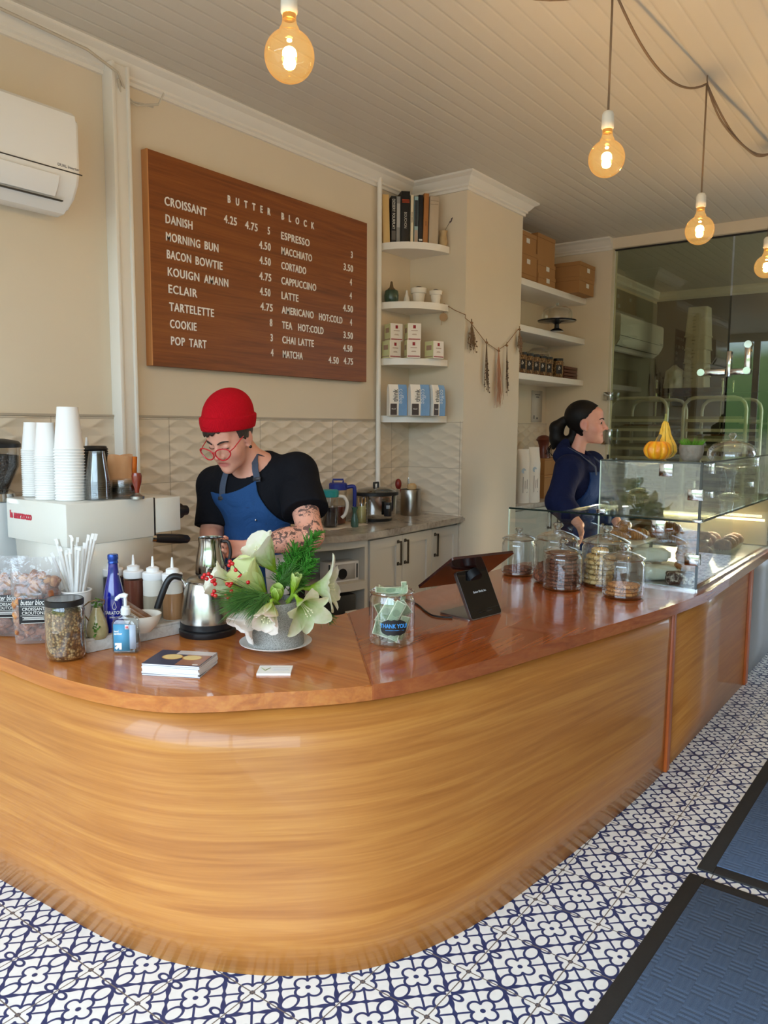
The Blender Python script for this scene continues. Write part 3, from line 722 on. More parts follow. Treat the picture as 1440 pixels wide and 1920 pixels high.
BK = [((718.5, 731.5), 88, (214, 178, 116), 'pale tan cookbook, first from the pipe on the top shelf', None, None, ()),
      ((733.5, 742.5), 86, (34, 34, 38), 'black cookbook with white spine title beside the tan one', ('DESSERT FOURPLAY', 0.018, 0.62), (225, 220, 210), ((0.08, 0.27, (96, 92, 88)),)),
      ((743, 750.5), 86, (150, 146, 140), 'grey patterned slim book between two black ones', None, None, ((0.35, 0.85, (188, 184, 178)),)),
      ((752, 768.5), 95, (24, 22, 22), 'thick black cookbook with red squiggle, tallest on the shelf', ('BOUCHON', 0.017, 0.45), (196, 188, 178), ((0.78, 0.79, (210, 80, 40)), (0.805, 0.815, (210, 80, 40)), (0.83, 0.84, (210, 80, 40)))),
      ((769.5, 775), 89, (228, 214, 184), 'cream slim book right of the thick black one', ('BREAD BAKING', 0.008, 0.55), (80, 60, 40), ()),
      ((776, 783.5), 87, (148, 176, 178), 'pale blue spine book with dark title strip', ('PASTRY', 0.010, 0.62), (235, 235, 230), ((0.38, 0.92, (48, 54, 60)), (0.03, 0.30, (178, 156, 138)))),
      ((784.5, 792.5), 90, (26, 26, 30), 'narrow black book with a round white mark near its foot', None, None, ((0.08, 0.115, (230, 230, 230)),)),
      ((792.5, 802), 94, (178, 118, 64), 'orange brown cloth book leaning beside the grey one', ('SUCRE', 0.008, 0.42), (90, 50, 24), ()),
      ((803.5, 821.5), 89, (188, 170, 146), 'thick beige linen book at the right end of the row', None, None, ((0.83, 0.835, (120, 104, 88)), (0.90, 0.905, (120, 104, 88))))]
BPOS = [(2.371,2.257,2.62), (2.401,2.225,2.622), (2.427,2.207,2.625), (2.449,2.168,2.624), (2.482,2.141,2.626), (2.502,2.123,2.628), (2.524,2.103,2.629), (2.55,2.085,2.632), (2.581,2.044,2.632)]
for (xs_, hp, rgb, lab, tx, tc_, bands), p_ in zip(BK, BPOS):
    wd = (xs_[1]-xs_[0])*4.95/1465.7*0.97
    dmax = 0.15
    for dd in (0.15, 0.12, 0.10, 0.085, 0.07, 0.055, 0.045):
        dmax = dd; a = math.atan2(-0.66, 0.75); q = [(p_[0]+s*wd/2*math.cos(a)-dd*math.sin(a), p_[1]+s*wd/2*math.sin(a)+dd*math.cos(a)) for s in (-1, 1)]
        if all(x < X1-0.004 and y < YW-0.004 for x, y in q): break
    book(p_[0], p_[1], wd, hp*4.95/1465.7, dmax, rgb, lab, text=tx, tcol=tc_ or (230, 220, 205), bands=bands, lean=-0.03 if rgb[0] == 214 else (0.02 if rgb[0] in (178, 188) else 0.0))
# ---- beige vase with lavender sprig
VX = (2.648,2.012,2.624)
g = thing('bud_vase', 'small beige waisted vase at the right end of the book shelf', 'vase', (2.650, 2.030, SZ[0]))
g.location = (VX[0], VX[1], SZ[0])
MB().lathe([(0, 0), (0.026, 0.002), (0.029, 0.02), (0.024, 0.055), (0.021, 0.07), (0.025, 0.088), (0.028, 0.095), (0.024, 0.094), (0.019, 0.07), (0, 0.02)], seg=24).build('body', mat('beige_stoneware', (186, 158, 116), 0.5, nscale=30, namp=0.1), g)
b = MB(); st_ = [(0.004, 0, 0.03), (0.012, -0.004, 0.10), (0.035, -0.02, 0.15), (0.065, -0.05, 0.205)]
b.tube(st_, 0.0016, 5)
o = b.build('lavender_sprig', mat('dry_stem', (120, 104, 84), 0.8)); o.location = g.location; tag(o, 'single dried lavender sprig standing in the beige vase', 'dried flower')
b = MB()
for k in range(9):
    u = 0.55+0.45*k/8; p_ = Vector(st_[2]).lerp(Vector(st_[3]), (u-0.5)*2); b.ball(p_+Vector((random.uniform(-.004, .004), random.uniform(-.004, .004), 0)), (0.004, 0.004, 0.006), 8, 6)
b.build('blossoms', mat('dry_lavender', (92, 76, 84), 0.9), o)
# ---- pots on the second shelf
P0 = (2.401,2.238,2.245)
g = thing('plant_pot', 'dark green glazed round pot holding a brown cactus', 'plant', (P0[0], P0[1], SZ[1]))
MB().lathe([(0, 0), (0.036, 0), (0.045, 0.015), (0.047, 0.045), (0.044, 0.07), (0.038, 0.077), (0.032, 0.074), (0.03, 0.06), (0, 0.06)], seg=28).build('pot', mat('green_glaze', (52, 74, 58), 0.15, nscale=14, namp=0.3, coat=0.5), g)
b = MB(); b.lathe([(0.0, 0.06), (0.026, 0.065), (0.022, 0.085), (0.012, 0.095), (0.008, 0.115), (0.006, 0.13), (0.0, 0.135)], seg=16, ripple=(0.12, 8)); b.build('cactus', mat('brown_cactus', (104, 84, 56), 0.8, nscale=90, namp=0.3), g)
P0 = (2.493,2.184,2.252)
g = thing('bottle_vase', 'tiny white teardrop vase between the pots', 'vase', (P0[0], P0[1], SZ[1]))
MB().lathe([(0, 0), (0.019, 0), (0.022, 0.012), (0.018, 0.035), (0.009, 0.06), (0.006, 0.078), (0.0075, 0.083), (0.005, 0.082), (0, 0.05)], seg=22).build('body', mat('white_glaze', (232, 224, 212), 0.25), g)
def clay_pot(px, s, lab):
    g = thing('plant_pot', lab, 'plant pot', (px[0], px[1], SZ[1]), 0, 'white painted clay pots')
    MB().lathe([(0, 0), (0.031*s, 0), (0.041*s, 0.066*s), (0.049*s, 0.068*s), (0.052*s, 0.098*s), (0.047*s, 0.099*s), (0.042*s, 0.08*s), (0, 0.08*s)], seg=30).build('pot', mat('white_clay', (234, 226, 212), 0.6, nscale=20, namp=0.04), g, angle=25)
    MB().ball((0, 0, 0.088*s), (0.035*s, 0.035*s, 0.024*s), 16, 8).build('dried_plant', mat('dark_plant', (58, 44, 34), 0.9, nscale=60, namp=0.4, bump=0.6), g)
clay_pot((2.556,2.134,2.256), 1.02, 'larger white clay pot on the second corner shelf')
clay_pot((2.587,2.023,2.244), 0.80, 'smaller white clay pot near the end of the second corner shelf')
# ---- tea boxes
TBX = mat('tea_box_white', (236, 226, 214), 0.5); TBG = mat('tea_box_green', (214, 214, 160), 0.5); REDI = mat('tea_box_red', (150, 28, 40), 0.5); DKI = mat('tea_box_dark', (60, 40, 36), 0.5)
def tea_box(p_, z, rz, lab, red=False):
    """carton with pale green side and white face carrying a red emblem"""
    g = thing('tea_box', lab, 'box', (p_[0], p_[1], z), rz, 'tea cartons on the corner shelf')
    s, h = 0.086, 0.108
    MB().box((0, 0, h/2), (s, s, h), bev=0.001).build('carton', TBX, g, smooth=False)
    MB().box((-s/2-0.0004, 0, h/2), (0.0008, s*0.98, h*0.98)).build('side_panel', TBG, g, smooth=False)
    b = MB(); b.box((0, -s/2-0.0006, h*0.80), (0.017, 0.0012, 0.020)); b.box((0, -s/2-0.0006, h*0.09), (s*0.9, 0.0012, 0.006))
    b.build('emblem', REDI if red else REDI, g, smooth=False)
    b = MB(); b.box((0, -s/2-0.0006, h*0.58), (0.042, 0.001, 0.004)); b.box((0, -s/2-0.0006, h*0.38), (0.026, 0.001, 0.003)); b.box((0, -s/2-0.0006, h*0.34), (0.032, 0.001, 0.002)); b.box((-s/2-0.0009, 0, h*0.10), (0.001, s*0.9, 0.006)); b.box((-s/2-0.0009, 0, h*0.62), (0.001, 0.05, 0.03))
    b.build('print', mat('tea_box_print', (170, 140, 120), 0.5), g, smooth=False)
    return g
ta = math.atan2(-0.60, 0.80)
tea_box((2.386,2.224,1.926), SZ[2], ta+R(18), 'tea carton at the lower left of the tea stack, green side showing')
tea_box((2.445,2.103,1.924), SZ[2], ta-R(6), 'tea carton in the lower middle of the tea stack, white face forward')
tea_box((2.554,2.008,1.928), SZ[2], ta+R(20), 'tea carton standing alone at the right of the tea stack')
tea_box((2.406,2.223,2.061), SZ[2]+0.1085, ta+R(10), 'tea carton on top of the left stack')
tea_box((2.47,2.118,2.044), SZ[2]+0.1085, ta-R(4), 'tea carton on top of the middle stack')
# ---- coffee bags
CBW = mat('coffee_bag_white', (238, 230, 218), 0.45); CBB = mat('coffee_bag_blue', (118, 158, 200), 0.45, nscale=30, namp=0.12); CBK = mat('coffee_bag_ink', (30, 28, 34), 0.5)
def coffee_bag(p_, rz, lab, w=0.115, h=0.195):
    g = thing('coffee_bag', lab, 'coffee bag', (p_[0], p_[1], SZ[3]), rz, 'coffee bags on the lowest corner shelf')
    d = 0.055
    def body(x0, x1, name, m):
        b = MB()
        def sec(x):
            return [(x, -d/2, 0), (x, -d/2-0.004, h*0.45), (x, -d/2+0.004, h*0.85), (x, -0.012, h), (x, 0.006, h), (x, d/2-0.004, h*0.85), (x, d/2, 0)]
        A = [b.b.verts.new(p) for p in sec(x0)]; Bv = [b.b.verts.new(p) for p in sec(x1)]
        for i in range(len(A)-1): b.b.faces.new((A[i], A[i+1], Bv[i+1], Bv[i]))
        b.b.faces.new((A[0], Bv[0], Bv[-1], A[-1])); b.b.faces.new(A); b.b.faces.new(Bv[::-1])
        return b.build(name, m, g, angle=50)
    body(-w/2, w*0.02, 'bag_front', CBW); body(w*0.02, w/2, 'bag_side', CBB)
    me = text_mesh('think', 0.032, 0.85, 0.0008); MB().mesh(me, frame((-0.006, -d/2-0.0062, h*0.44), (0, 0, 1), (-1, 0.02, 0))).build('lettering', CBK, g, smooth=False)
    me = text_mesh('coffee', 0.032, 0.85, 0.0008); MB().mesh(me, frame((0.004, -d/2-0.0056, h*0.86), (0, 0.0, -1), (1, 0, 0))).build('lettering', mat('coffee_bag_pale', (206, 220, 232), 0.5), g, smooth=False)
    MB().box((-w*0.27, -d/2-0.0048, h*0.20), (w*0.36, 0.001, h*0.36)).build('label', mat('coffee_bag_label', (74, 64, 62), 0.5), g, smooth=False)
    me = text_mesh('TRUST', 0.008, 0.9, 0.0006); MB().mesh(me, frame((-w*0.40, -d/2-0.0058, h*0.19), (1, 0, 0), (0, 0, 1))).build('lettering', LET, g, smooth=False)
coffee_bag((2.351,2.153,1.603), ta+R(2), 'white and blue coffee bag nearest the pipe', 0.118)
coffee_bag((2.425,2.036,1.604), ta+R(3), 'white and blue coffee bag in the middle of three', 0.128)
coffee_bag((2.534,1.974,1.606), ta+R(22), 'white and blue coffee bag turned sideways at the right end', 0.105)
# ================================================================ DRIED FLOWER GARLAND
TW = mat('jute_twine', (150, 112, 78), 0.9)
gp = [(2.675,2.018,2.248), (2.67,1.853,2.143), (2.741,1.855,2.124), (2.94,1.855,2.017), (3.111,1.855,1.975), (3.225,1.855,2.02), (3.411,1.855,2.148)]
b = MB(); b.tube([gp[0], Vector(gp[0]).lerp(Vector((2.682, 1.862, gp[1][2]+0.03)), 0.5)-Vector((0, 0, 0.01)), (2.680, 1.855, gp[1][2]+0.02)]+[Vector(q) for q in gp[1:]], 0.0024, 6)
b.tube([gp[0], (gp[0][0]-0.004, gp[0][1], gp[0][2]-0.05), (gp[0][0]-0.002, gp[0][1], gp[0][2]-0.06)], 0.0016, 5)
g = b.build('twine', TW); tag(g, 'jute twine strung from the corner shelf across the cream column', 'string')
b = MB(); b.cyl((gp[0][0]-0.008, gp[0][1]-0.004, gp[0][2]-0.088), (gp[0][0]-0.002, gp[0][1]-0.0, gp[0][2]-0.088), 0.026, seg=20)
b.tube([(gp[0][0]-0.006, gp[0][1], gp[0][2]-0.06), (gp[0][0]-0.012, gp[0][1]+0.012, gp[0][2]-0.14)], 0.0016, 5)
o = b.build('wooden_tag', mat('tag_wood', (176, 142, 104), 0.7, nscale=30, namp=0.15)); tag(o, 'round wooden tag dangling from the end of the twine', 'tag')
def bunch(p_, L, spread, n, rgb, lab, flower=None, curl=0.3):
    o = MB(); rnd = random.Random(int(L*1000)+n)
    tips = []
    for k in range(n):
        a = rnd.uniform(0, 6.283); s = spread*math.sqrt(rnd.random())*(0.6+0.8*rnd.random()); l_ = L*rnd.uniform(0.72, 1.0)
        dx, dy = math.cos(a)*s, -abs(math.sin(a))*s*0.4
        pts = [(p_[0]+dx*0.06, p_[1]-0.008, p_[2]+0.02), (p_[0]+dx*0.1, p_[1]-0.010, p_[2]-0.02), (p_[0]+dx*0.55+rnd.uniform(-1, 1)*curl*spread*0.3, p_[1]-0.010+dy*0.5, p_[2]-l_*0.5), (p_[0]+dx+rnd.uniform(-1, 1)*curl*spread*0.4, p_[1]-0.012+dy, p_[2]-l_)]
        o.tube(pts, [0.0016, 0.0016, 0.0013, 0.0009], 4); tips.append(pts)
    q = o.build('dried_bunch', mat('dried_stems_%d_%d_%d' % tuple(rgb), rgb, 0.9)); tag(q, lab, 'dried flowers', 'dried bunches on the twine')
    MB().tube([(p_[0]-0.008, p_[1]-0.010, p_[2]-0.004), (p_[0]+0.008, p_[1]-0.010, p_[2]-0.004)], 0.007, 8).build('twine_tie', TW, q)
    if flower:
        f = MB()
        for pts in tips:
            for _ in range(flower[1]):
                u = rnd.uniform(0.35, 1.0); a_, c_ = Vector(pts[2]), Vector(pts[3]); v = a_.lerp(c_, (u-0.5)*2) if u > 0.5 else Vector(pts[1]).lerp(a_, u*2)
                f.ball(v+Vector((rnd.uniform(-1, 1)*0.006, rnd.uniform(-1, 0)*0.006, rnd.uniform(-1, 1)*0.006)), flower[2]*rnd.uniform(0.6, 1.2), 6, 4)
        f.build('blossoms', mat('dried_blossom_%d_%d_%d' % tuple(flower[0]), flower[0], 0.9, nscale=90, namp=0.3), q)
    return q
bunch(gp[2], 0.20, 0.055, 26, (120, 96, 66), 'brushy brown dried bunch, nearest the corner shelf', ((128, 100, 74), 4, 0.005))
bunch(gp[3], 0.34, 0.028, 18, (112, 92, 70), 'slim grey brown dried bunch left of the longest one', ((100, 80, 64), 5, 0.0045))
bunch(gp[4], 0.40, 0.052, 44, (184, 134, 104), 'longest straw pink dried bunch at the low middle of the twine', None, 0.5)
bunch(gp[5], 0.35, 0.026, 16, (118, 96, 72), 'slim dark-tipped dried bunch right of the longest one', ((86, 70, 58), 5, 0.0045))
bunch((gp[6][0], gp[6][1], gp[6][2]), 0.18, 0.042, 28, (142, 112, 82), 'short bushy dried bunch at the column right edge', ((140, 112, 88), 4, 0.005))

# ================================================================ ESPRESSO MACHINE
EMW = mat('machine_white_enamel', (226, 224, 214), 0.22, coat=0.3, nscale=3, namp=0.015)
BLKP = mat('black_plastic', (22, 22, 24), 0.4)
em = thing('espresso_machine', 'white boxy espresso machine with red lettering on the counter return', 'coffee machine', (-0.22, 1.70, HC))
zt, zb = 1.183-HC, 1.031-HC
MB().box((0.183, 0.20, (zt+zb)/2), (0.366, 0.40, zt-zb), bev=0.006).build('upper_body', EMW, em)
MB().box((0.4325, 0.20, (zt-0.006+zb+0.012)/2), (0.121, 0.392, zt-zb-0.018), bev=0.004).build('group_housing', EMW, em)
MB().box((0.369, 0.20, (zt+zb)/2), (0.006, 0.394, zt-zb-0.006)).build('housing_gap', BLKP, em)
b = MB(); lo = [(0.004, 0.004), (0.362, 0.004), (0.362, 0.35), (0.004, 0.35)]
vb = [b.b.verts.new((x*0.96+0.006, y*0.93+0.006, 0.05)) for x, y in lo]; vt = [b.b.verts.new((x, y, zb+0.002)) for x, y in lo]
b.b.faces.new(vb[::-1]); b.b.faces.new(vt)
for i in range(4): b.b.faces.new((vb[i], vb[(i+1) % 4], vt[(i+1) % 4], vt[i]))
b.build('lower_body', EMW, em)
MB().box((0.27, 0.18, 0.068), (0.46, 0.36, 0.036), bev=0.004).build('drip_tray', STEEL, em)
for x in (0.04, 0.44):
    for y in (0.04, 0.32): MB().cyl((x, y, 0), (x, y, 0.05), 0.018, seg=14).build('foot', BLKP, em)
MB().lathe([(0.03, 0), (0.03, 0.02), (0.022, 0.025), (0.020, 0.05), (0, 0.05)], seg=24, M=Matrix.Translation((0.493, 0.032, zb+0.085)) @ Matrix.Rotation(R(90), 4, 'Y')).build('brew_paddle', BLKP, em)
b = MB(); hM = Matrix.Translation((0.370, 0.012, zb-0.008)) @ Matrix.Rotation(R(97), 4, 'Y') @ Matrix.Rotation(R(8), 4, 'X')
b.lathe([(0.0, 0), (0.014, 0.001), (0.017, 0.02), (0.0185, 0.06), (0.019, 0.11), (0.0165, 0.145), (0.008, 0.155), (0, 0.156)], seg=20, M=hM); pf = b.build('portafilter_handle', BLKP, em)
MB().lathe([(0.0, -0.012), (0.0155, -0.012), (0.0155, 0.004), (0.0, 0.004)], seg=20, M=hM).build('handle_ferrule', CHROME, pf)
MB().tube([(0.35, 0.10, zb+0.02), (0.352, 0.095, zb-0.08), (0.356, 0.09, zb-0.24)], 0.0045, 8).build('steam_wand', STEEL, em)
b = MB(); b.ball((0.335, 0.05, zb-0.001), (0.022, 0.022, 0.012), 16, 8); b.build('group_ring', CHROME, em)
me = text_mesh('la marzocco', 0.027, 0.80, 0.002, bold=0.0014)
MB().mesh(me, frame((-0.0012, 0.372, zb+0.080), (0, -1, 0), (0, 0, 1))).build('lettering', mat('machine_red', (190, 40, 62), 0.4), em, smooth=False)
ZT = HC+zt+0.0006
# ================================================================ STACKED CUPS
PAPER = mat('paper_cup_white', (240, 238, 234), 0.5, spec=0.3)
def cup_proto(name, label, r, h, m, taper=0.72, group=None, th=0.0007):
    """upturned cup: rim down at z=0"""
    g = thing(name, label, 'cup', (0, 0, 0), 0, group)
    rt = r*taper
    MB().lathe([(r-0.002, 0.004), (rt-th, h-0.008), (0, h-0.008), (0, h-0.007), (rt-0.002, h-0.007), (rt-0.002, h), (rt, h), (rt+0.0004, h-0.004), (r, 0.006)], seg=40, cap=False).build('wall', m, g, angle=40)
    MB().lathe([(r-0.002, 0.001), (r+0.0005, 0.0), (r+0.0034, 0.0015), (r+0.0038, 0.004), (r+0.002, 0.0062), (r-0.001, 0.006)], seg=40, cap=False).build('rolled_rim', m, g)
    return g
def stack(proto, c, n, step, toplab, inlab, group, jx=0.00012):
    for k in range(n):
        o = proto if k == 0 else dup(proto)
        o.location = (c[0]+random.uniform(-jx, jx), c[1]+random.uniform(-jx, jx), c[2]+k*step)
        o['label'] = toplab if k == n-1 else inlab; o['group'] = group; o.rotation_euler = (0, 0, random.uniform(0, 6))
c3 = (-0.123,1.825,1.178); c2 = (-0.161,1.91,1.18); c1 = (-0.12,2.072,1.169)
stack(cup_proto('paper_cup', '', 0.0500, 0.153, PAPER), (c3[0], c3[1], ZT), 18, 0.0107, 'white paper cup topping the tallest stack on the espresso machine', 'white paper cup within the tallest and widest stack on the espresso machine', 'large paper cups stacked')
stack(cup_proto('paper_cup', '', 0.0405, 0.122, PAPER), (c2[0], c2[1], ZT), 19, 0.0087, 'white paper cup topping the middle stack on the espresso machine', 'white paper cup within the middle stack on the espresso machine', 'medium paper cups stacked')
stack(cup_proto('paper_cup', '', 0.0405, 0.108, PAPER), (c1[0], c1[1], ZT), 23, 0.0078, 'white paper cup topping the leftmost stack on the espresso machine', 'white paper cup within the leftmost stack on the espresso machine', 'small paper cups stacked')
CLEARP = glass('clear_plastic', (0.90, 0.91, 0.90), 0.75, 2.2, 0.05, 0.04)
pc = (-0.052,1.763,1.177)
stack(cup_proto('plastic_cup', '', 0.0440, 0.115, CLEARP, 0.62), (pc[0], pc[1], ZT), 9, 0.0078, 'clear plastic cup on top of the clear stack beside the paper cups', 'clear plastic cup within the stack beside the paper cups', 'clear plastic cups stacked')
BLKC = mat('black_lid_plastic', (24, 23, 24), 0.35)
def lid_proto(name, label, r, m, dome=0.014):
    g = thing(name, label, 'lid', (0, 0, 0), 0)
    MB().lathe([(r, 0), (r+0.001, 0.004), (r-0.003, 0.008), (r-0.005, dome), (r-0.008, dome+0.001), (r-0.012, dome-0.004), (0, dome-0.005)], seg=36, cap=False).build('dome', m, g, angle=50)
    MB().tube([(r*math.cos(a*0.2618), r*math.sin(a*0.2618), 0.002) for a in range(24)], 0.0018, 6, closed=True).build('rim', m, g)
    return g
lc = (0.038,1.911,1.171)
stack(lid_proto('cup_lid', '', 0.047, BLKC), (lc[0], lc[1], ZT), 21, 0.0088, 'black cup lid on top of the lid stack behind the clear cups', 'black cup lid within the stack behind the clear cups', 'black lids stacked')
cl = (0.048,1.746,1.177)
stack(lid_proto('dome_lid', '', 0.052, CLEARP, 0.030), (cl[0], cl[1], ZT), 7, 0.0065, 'clear dome lid on top of the short lid stack', 'clear dome lid within the short stack on the espresso machine', 'clear lids stacked')
# brown paper bag of stirrers, tamper
pb = (0.097,1.835,1.193); PB = mat('kraft_paper_bag', (214, 166, 122), 0.8, nscale=25, namp=0.08, bump=0.3, bscale=40)
g = thing('paper_bag', 'crumpled kraft paper bag with orange edge behind the clear lids', 'bag', (pb[0], pb[1], ZT))
def bagf(u, v):
    a = u*2*math.pi; rx, ry = 0.05+0.006*v, 0.028*(1-0.75*v); n = mnoise.noise(Vector((math.cos(a)*2, math.sin(a)*2, v*3)))*0.006
    return ((rx+n)*math.cos(a), (ry+n)*math.sin(a), v*0.155+0.006*math.sin(a*2)*v)
MB().grid(bagf, 32, 12, closed_u=True).build('bag', PB, g, angle=70)
MB().box((0.046, -0.012, 0.118), (0.018, 0.006, 0.07), M=Matrix.Rotation(R(4), 4, 'Y')).build('orange_edge', mat('orange_print', (214, 112, 30), 0.6), g)
tm_ = (0.059,1.684,1.194)
g = thing('tamper', 'coffee tamper with polished reddish wooden handle on the espresso machine', 'tamper', (tm_[0], tm_[1], ZT))
MB().lathe([(0, 0), (0.026, 0), (0.026, 0.010), (0.012, 0.016), (0.008, 0.022), (0, 0.022)], seg=28).build('base', STEEL, g)
MB().lathe([(0, 0.02), (0.007, 0.02), (0.009, 0.035), (0.017, 0.062), (0.0185, 0.085), (0.016, 0.096), (0, 0.098)], seg=24).build('handle', mat('red_wood', (128, 44, 20), 0.2, nscale=12, namp=0.25, coat=0.5, stretch=(4, 4, 1)), g)
nz_ = (0.055,1.99,1.36)
g = thing('squeeze_bottle_tip', 'white nozzle bottle peeking out behind the black lids', 'bottle', (nz_[0], nz_[1], ZT))
MB().lathe([(0, 0), (0.026, 0), (0.027, 0.13), (0.02, 0.155), (0.012, 0.165), (0, 0.165)], seg=20).build('body', mat('white_plastic', (236, 234, 230), 0.4), g)
MB().lathe([(0.010, 0.165), (0.004, 0.222), (0, 0.223)], seg=14).build('nozzle', MATS['white_plastic'], g)
# ================================================================ GRINDER
gr_ = (-0.207,2.188,1.172)
g = thing('coffee_grinder', 'coffee grinder with clear hopper of dark beans at the left edge', 'coffee grinder', (gr_[0], gr_[1]+0.0, HC))
hz = 1.205-HC
MB().box((0, 0, hz/2-0.02), (0.17, 0.14, hz-0.04), bev=0.015).build('body', mat('grinder_grey_enamel', (206, 210, 210), 0.3, coat=0.2), g)
MB().lathe([(0, hz-0.04), (0.072, hz-0.04), (0.066, hz-0.012), (0.05, hz), (0, hz)], seg=30).build('collar', CHROME, g)
MB().lathe([(0.044, hz), (0.052, hz+0.02), (0.084, hz+0.09), (0.087, hz+0.165)], seg=36, cap=False).build('hopper', CLEARP, g)
MB().lathe([(0.0, hz+0.175), (0.036, hz+0.195), (0.082, hz+0.186), (0.091, hz+0.176), (0.091, hz+0.162), (0.0, hz+0.162)], seg=36).build('hopper_lid', BLKP, g)
bm_ = MB().lathe([(0.0, hz+0.002), (0.041, hz+0.003), (0.049, hz+0.022), (0.080, hz+0.09), (0.082, hz+0.132), (0.035, hz+0.137), (0, hz+0.135)], seg=36)
def beans_mat():
    t = NT('coffee_beans'); v = t.coord('Object'); vo = t.n('ShaderNodeTexVoronoi'); t.l(v, vo.inputs[0]); vo.inputs['Scale'].default_value = 120
    c = t.ramp(vo.outputs['Distance'], [(0.0, lin((76, 62, 58))), (0.6, lin((34, 26, 24)))])
    t.principled(c, 0.35, normal=t.bump(vo.outputs['Distance'], 1.0, 0.006)); return t.m
o = bm_.build('bean_fill', beans_mat(), g); o['kind'] = 'stuff'
# ================================================================ CROUTON POUCHES, GRANOLA JARS
LBK = mat('black_label', (22, 21, 22), 0.45); LBW = mat('label_print', (235, 232, 226), 0.5)
def crouton_mat():
    t = NT('crouton_crust'); v = t.coord('Object'); n1 = t.noise(v, 26, 3.0)
    nz_ = t.noise(v, 160, 3.0)
    t.principled(t.ramp(n1, [(0.34, lin((104, 54, 28))), (0.52, lin((156, 90, 50))), (0.70, lin((206, 150, 92)))]), 0.5, normal=t.bump(nz_, 0.6, 0.004)); return t.m
CRT = crouton_mat()
def film():
    t = NT('pouch_film'); tr = t.n('ShaderNodeBsdfTransparent'); tr.inputs[0].default_value = (0.95, 0.95, 0.96, 1)
    gl = t.n('ShaderNodeBsdfGlossy'); gl.inputs['Roughness'].default_value = 0.12; df = t.n('ShaderNodeBsdfDiffuse'); df.inputs[0].default_value = (0.75, 0.78, 0.80, 1)
    v = t.coord('Object'); nz_ = t.noise(v, 14, 3.0, 0.5, 1.0); nr = t.bump(nz_, 0.8, 0.02); t.l(nr, gl.inputs['Normal'])
    lw = t.n('ShaderNodeLayerWeight'); lw.inputs[0].default_value = 0.5
    m1 = t.n('ShaderNodeMixShader'); t.l(t.math('MULTIPLY_ADD', t.math('POWER', lw.outputs['Facing'], 2.0), 0.35, 0.06), m1.inputs[0]); t.l(tr.outputs[0], m1.inputs[1]); t.l(gl.outputs[0], m1.inputs[2])
    m2 = t.n('ShaderNodeMixShader'); m2.inputs[0].default_value = 0.13; t.l(m1.outputs[0], m2.inputs[1]); t.l(df.outputs[0], m2.inputs[2])
    t.l(m2.outputs[0], t.out.inputs[0]); return t.m
FILM = film()
def pouch(p_, rz, w, h, lab, seed, fill=0.80):
    g = thing('crouton_pouch', lab, 'pouch', (p_[0], p_[1], HC), rz, 'clear stand-up pouches of croutons')
    rnd = random.Random(seed)
    def half(v): return 0.046*math.sin(min(1.0, v*1.2+0.35)*math.pi/2)*(1-max(0, (v-0.55)/0.45)**1.5) if v > 0 else 0.02
    def f(u, v):
        a = u*2*math.pi; c, s = math.cos(a), math.sin(a)
        wd = w/2*(0.93+0.07*v+0.05*math.sin(v*3.1)); d = max(0.0012, half(v))
        x = wd*(abs(c)**0.8)*(1 if c >= 0 else -1); y = d*(abs(s)**0.9)*(1 if s >= 0 else -1)
        n = mnoise.noise(Vector((x*18, y*18+seed, v*6)))*0.006*(1-v)
        return (x, y+n*(0.3+abs(s)), 0.003+v*h+0.006*math.sin(a)*0)
    MB().grid(f, 48, 26, closed_u=True).build('pouch_film', FILM, g, angle=80)
    b = MB()
    for k in range(150):
        v = rnd.uniform(0.05, fill); x = rnd.uniform(-1, 1)*w*0.40; yy = rnd.uniform(-1, 1)*max(0.0, half(v)-0.016)
        s = rnd.uniform(0.020, 0.034); M = Matrix.Translation((x, yy, v*h+0.004)) @ Matrix.Rotation(rnd.uniform(0, 6), 4, Vector((rnd.random(), rnd.random(), rnd.random())).normalized())
        b.box((0, 0, 0), (s, s*rnd.uniform(.7, 1), s*rnd.uniform(.6, .9)), M, bev=s*0.22, seg=2)
    o = b.build('crouton_fill', CRT, g); o['kind'] = 'stuff'
    ly = -0.0565
    MB().box((0.004, ly, h*0.42), (w*0.60, 0.0012, h*0.285), bev=0.0004).build('label', LBK, g)
    me = text_mesh('butter block', 0.018, 0.62, 0.0006, align='CENTER', shear=0.25); MB().mesh(me, frame((0.004, ly-0.0012, h*0.495), (1, 0, 0), (0, 0, 1))).build('lettering', LBW, g, smooth=False)
    for q, zz in (('CROISSANT', 0.430), ('CROUTONS', 0.385)):
        me = text_mesh(q, 0.0100, 0.92, 0.0006, align='CENTER'); MB().mesh(me, frame((0.004, ly-0.0012, h*zz), (1, 0, 0), (0, 0, 1))).build('lettering', LBW, g, smooth=False)
    b = MB(); b.box((0.004, ly-0.001, h*0.478), (w*0.54, 0.0005, 0.0009)); b.box((0.004, ly-0.001, h*0.372), (w*0.54, 0.0005, 0.0009))
    for i in range(3): b.box((0.004, ly-0.001, h*(0.352-0.013*i)), (w*(0.46-0.06*(i % 2)), 0.0005, 0.0016))
    b.box((0.004, ly-0.001, h*0.285), (w*0.52, 0.0005, 0.0012)); b.build('label_print', LBW, g, smooth=False)
view = R(-53)
pouch((-0.363,1.656,0.735), view+R(10), 0.150, 0.285, 'crouton pouch behind the granola jar, the whole front label nearly visible', 3)
pouch((-0.373,1.808,0.735), view+R(6), 0.135, 0.275, 'crouton pouch partly hidden behind another, near the left picture edge', 8)
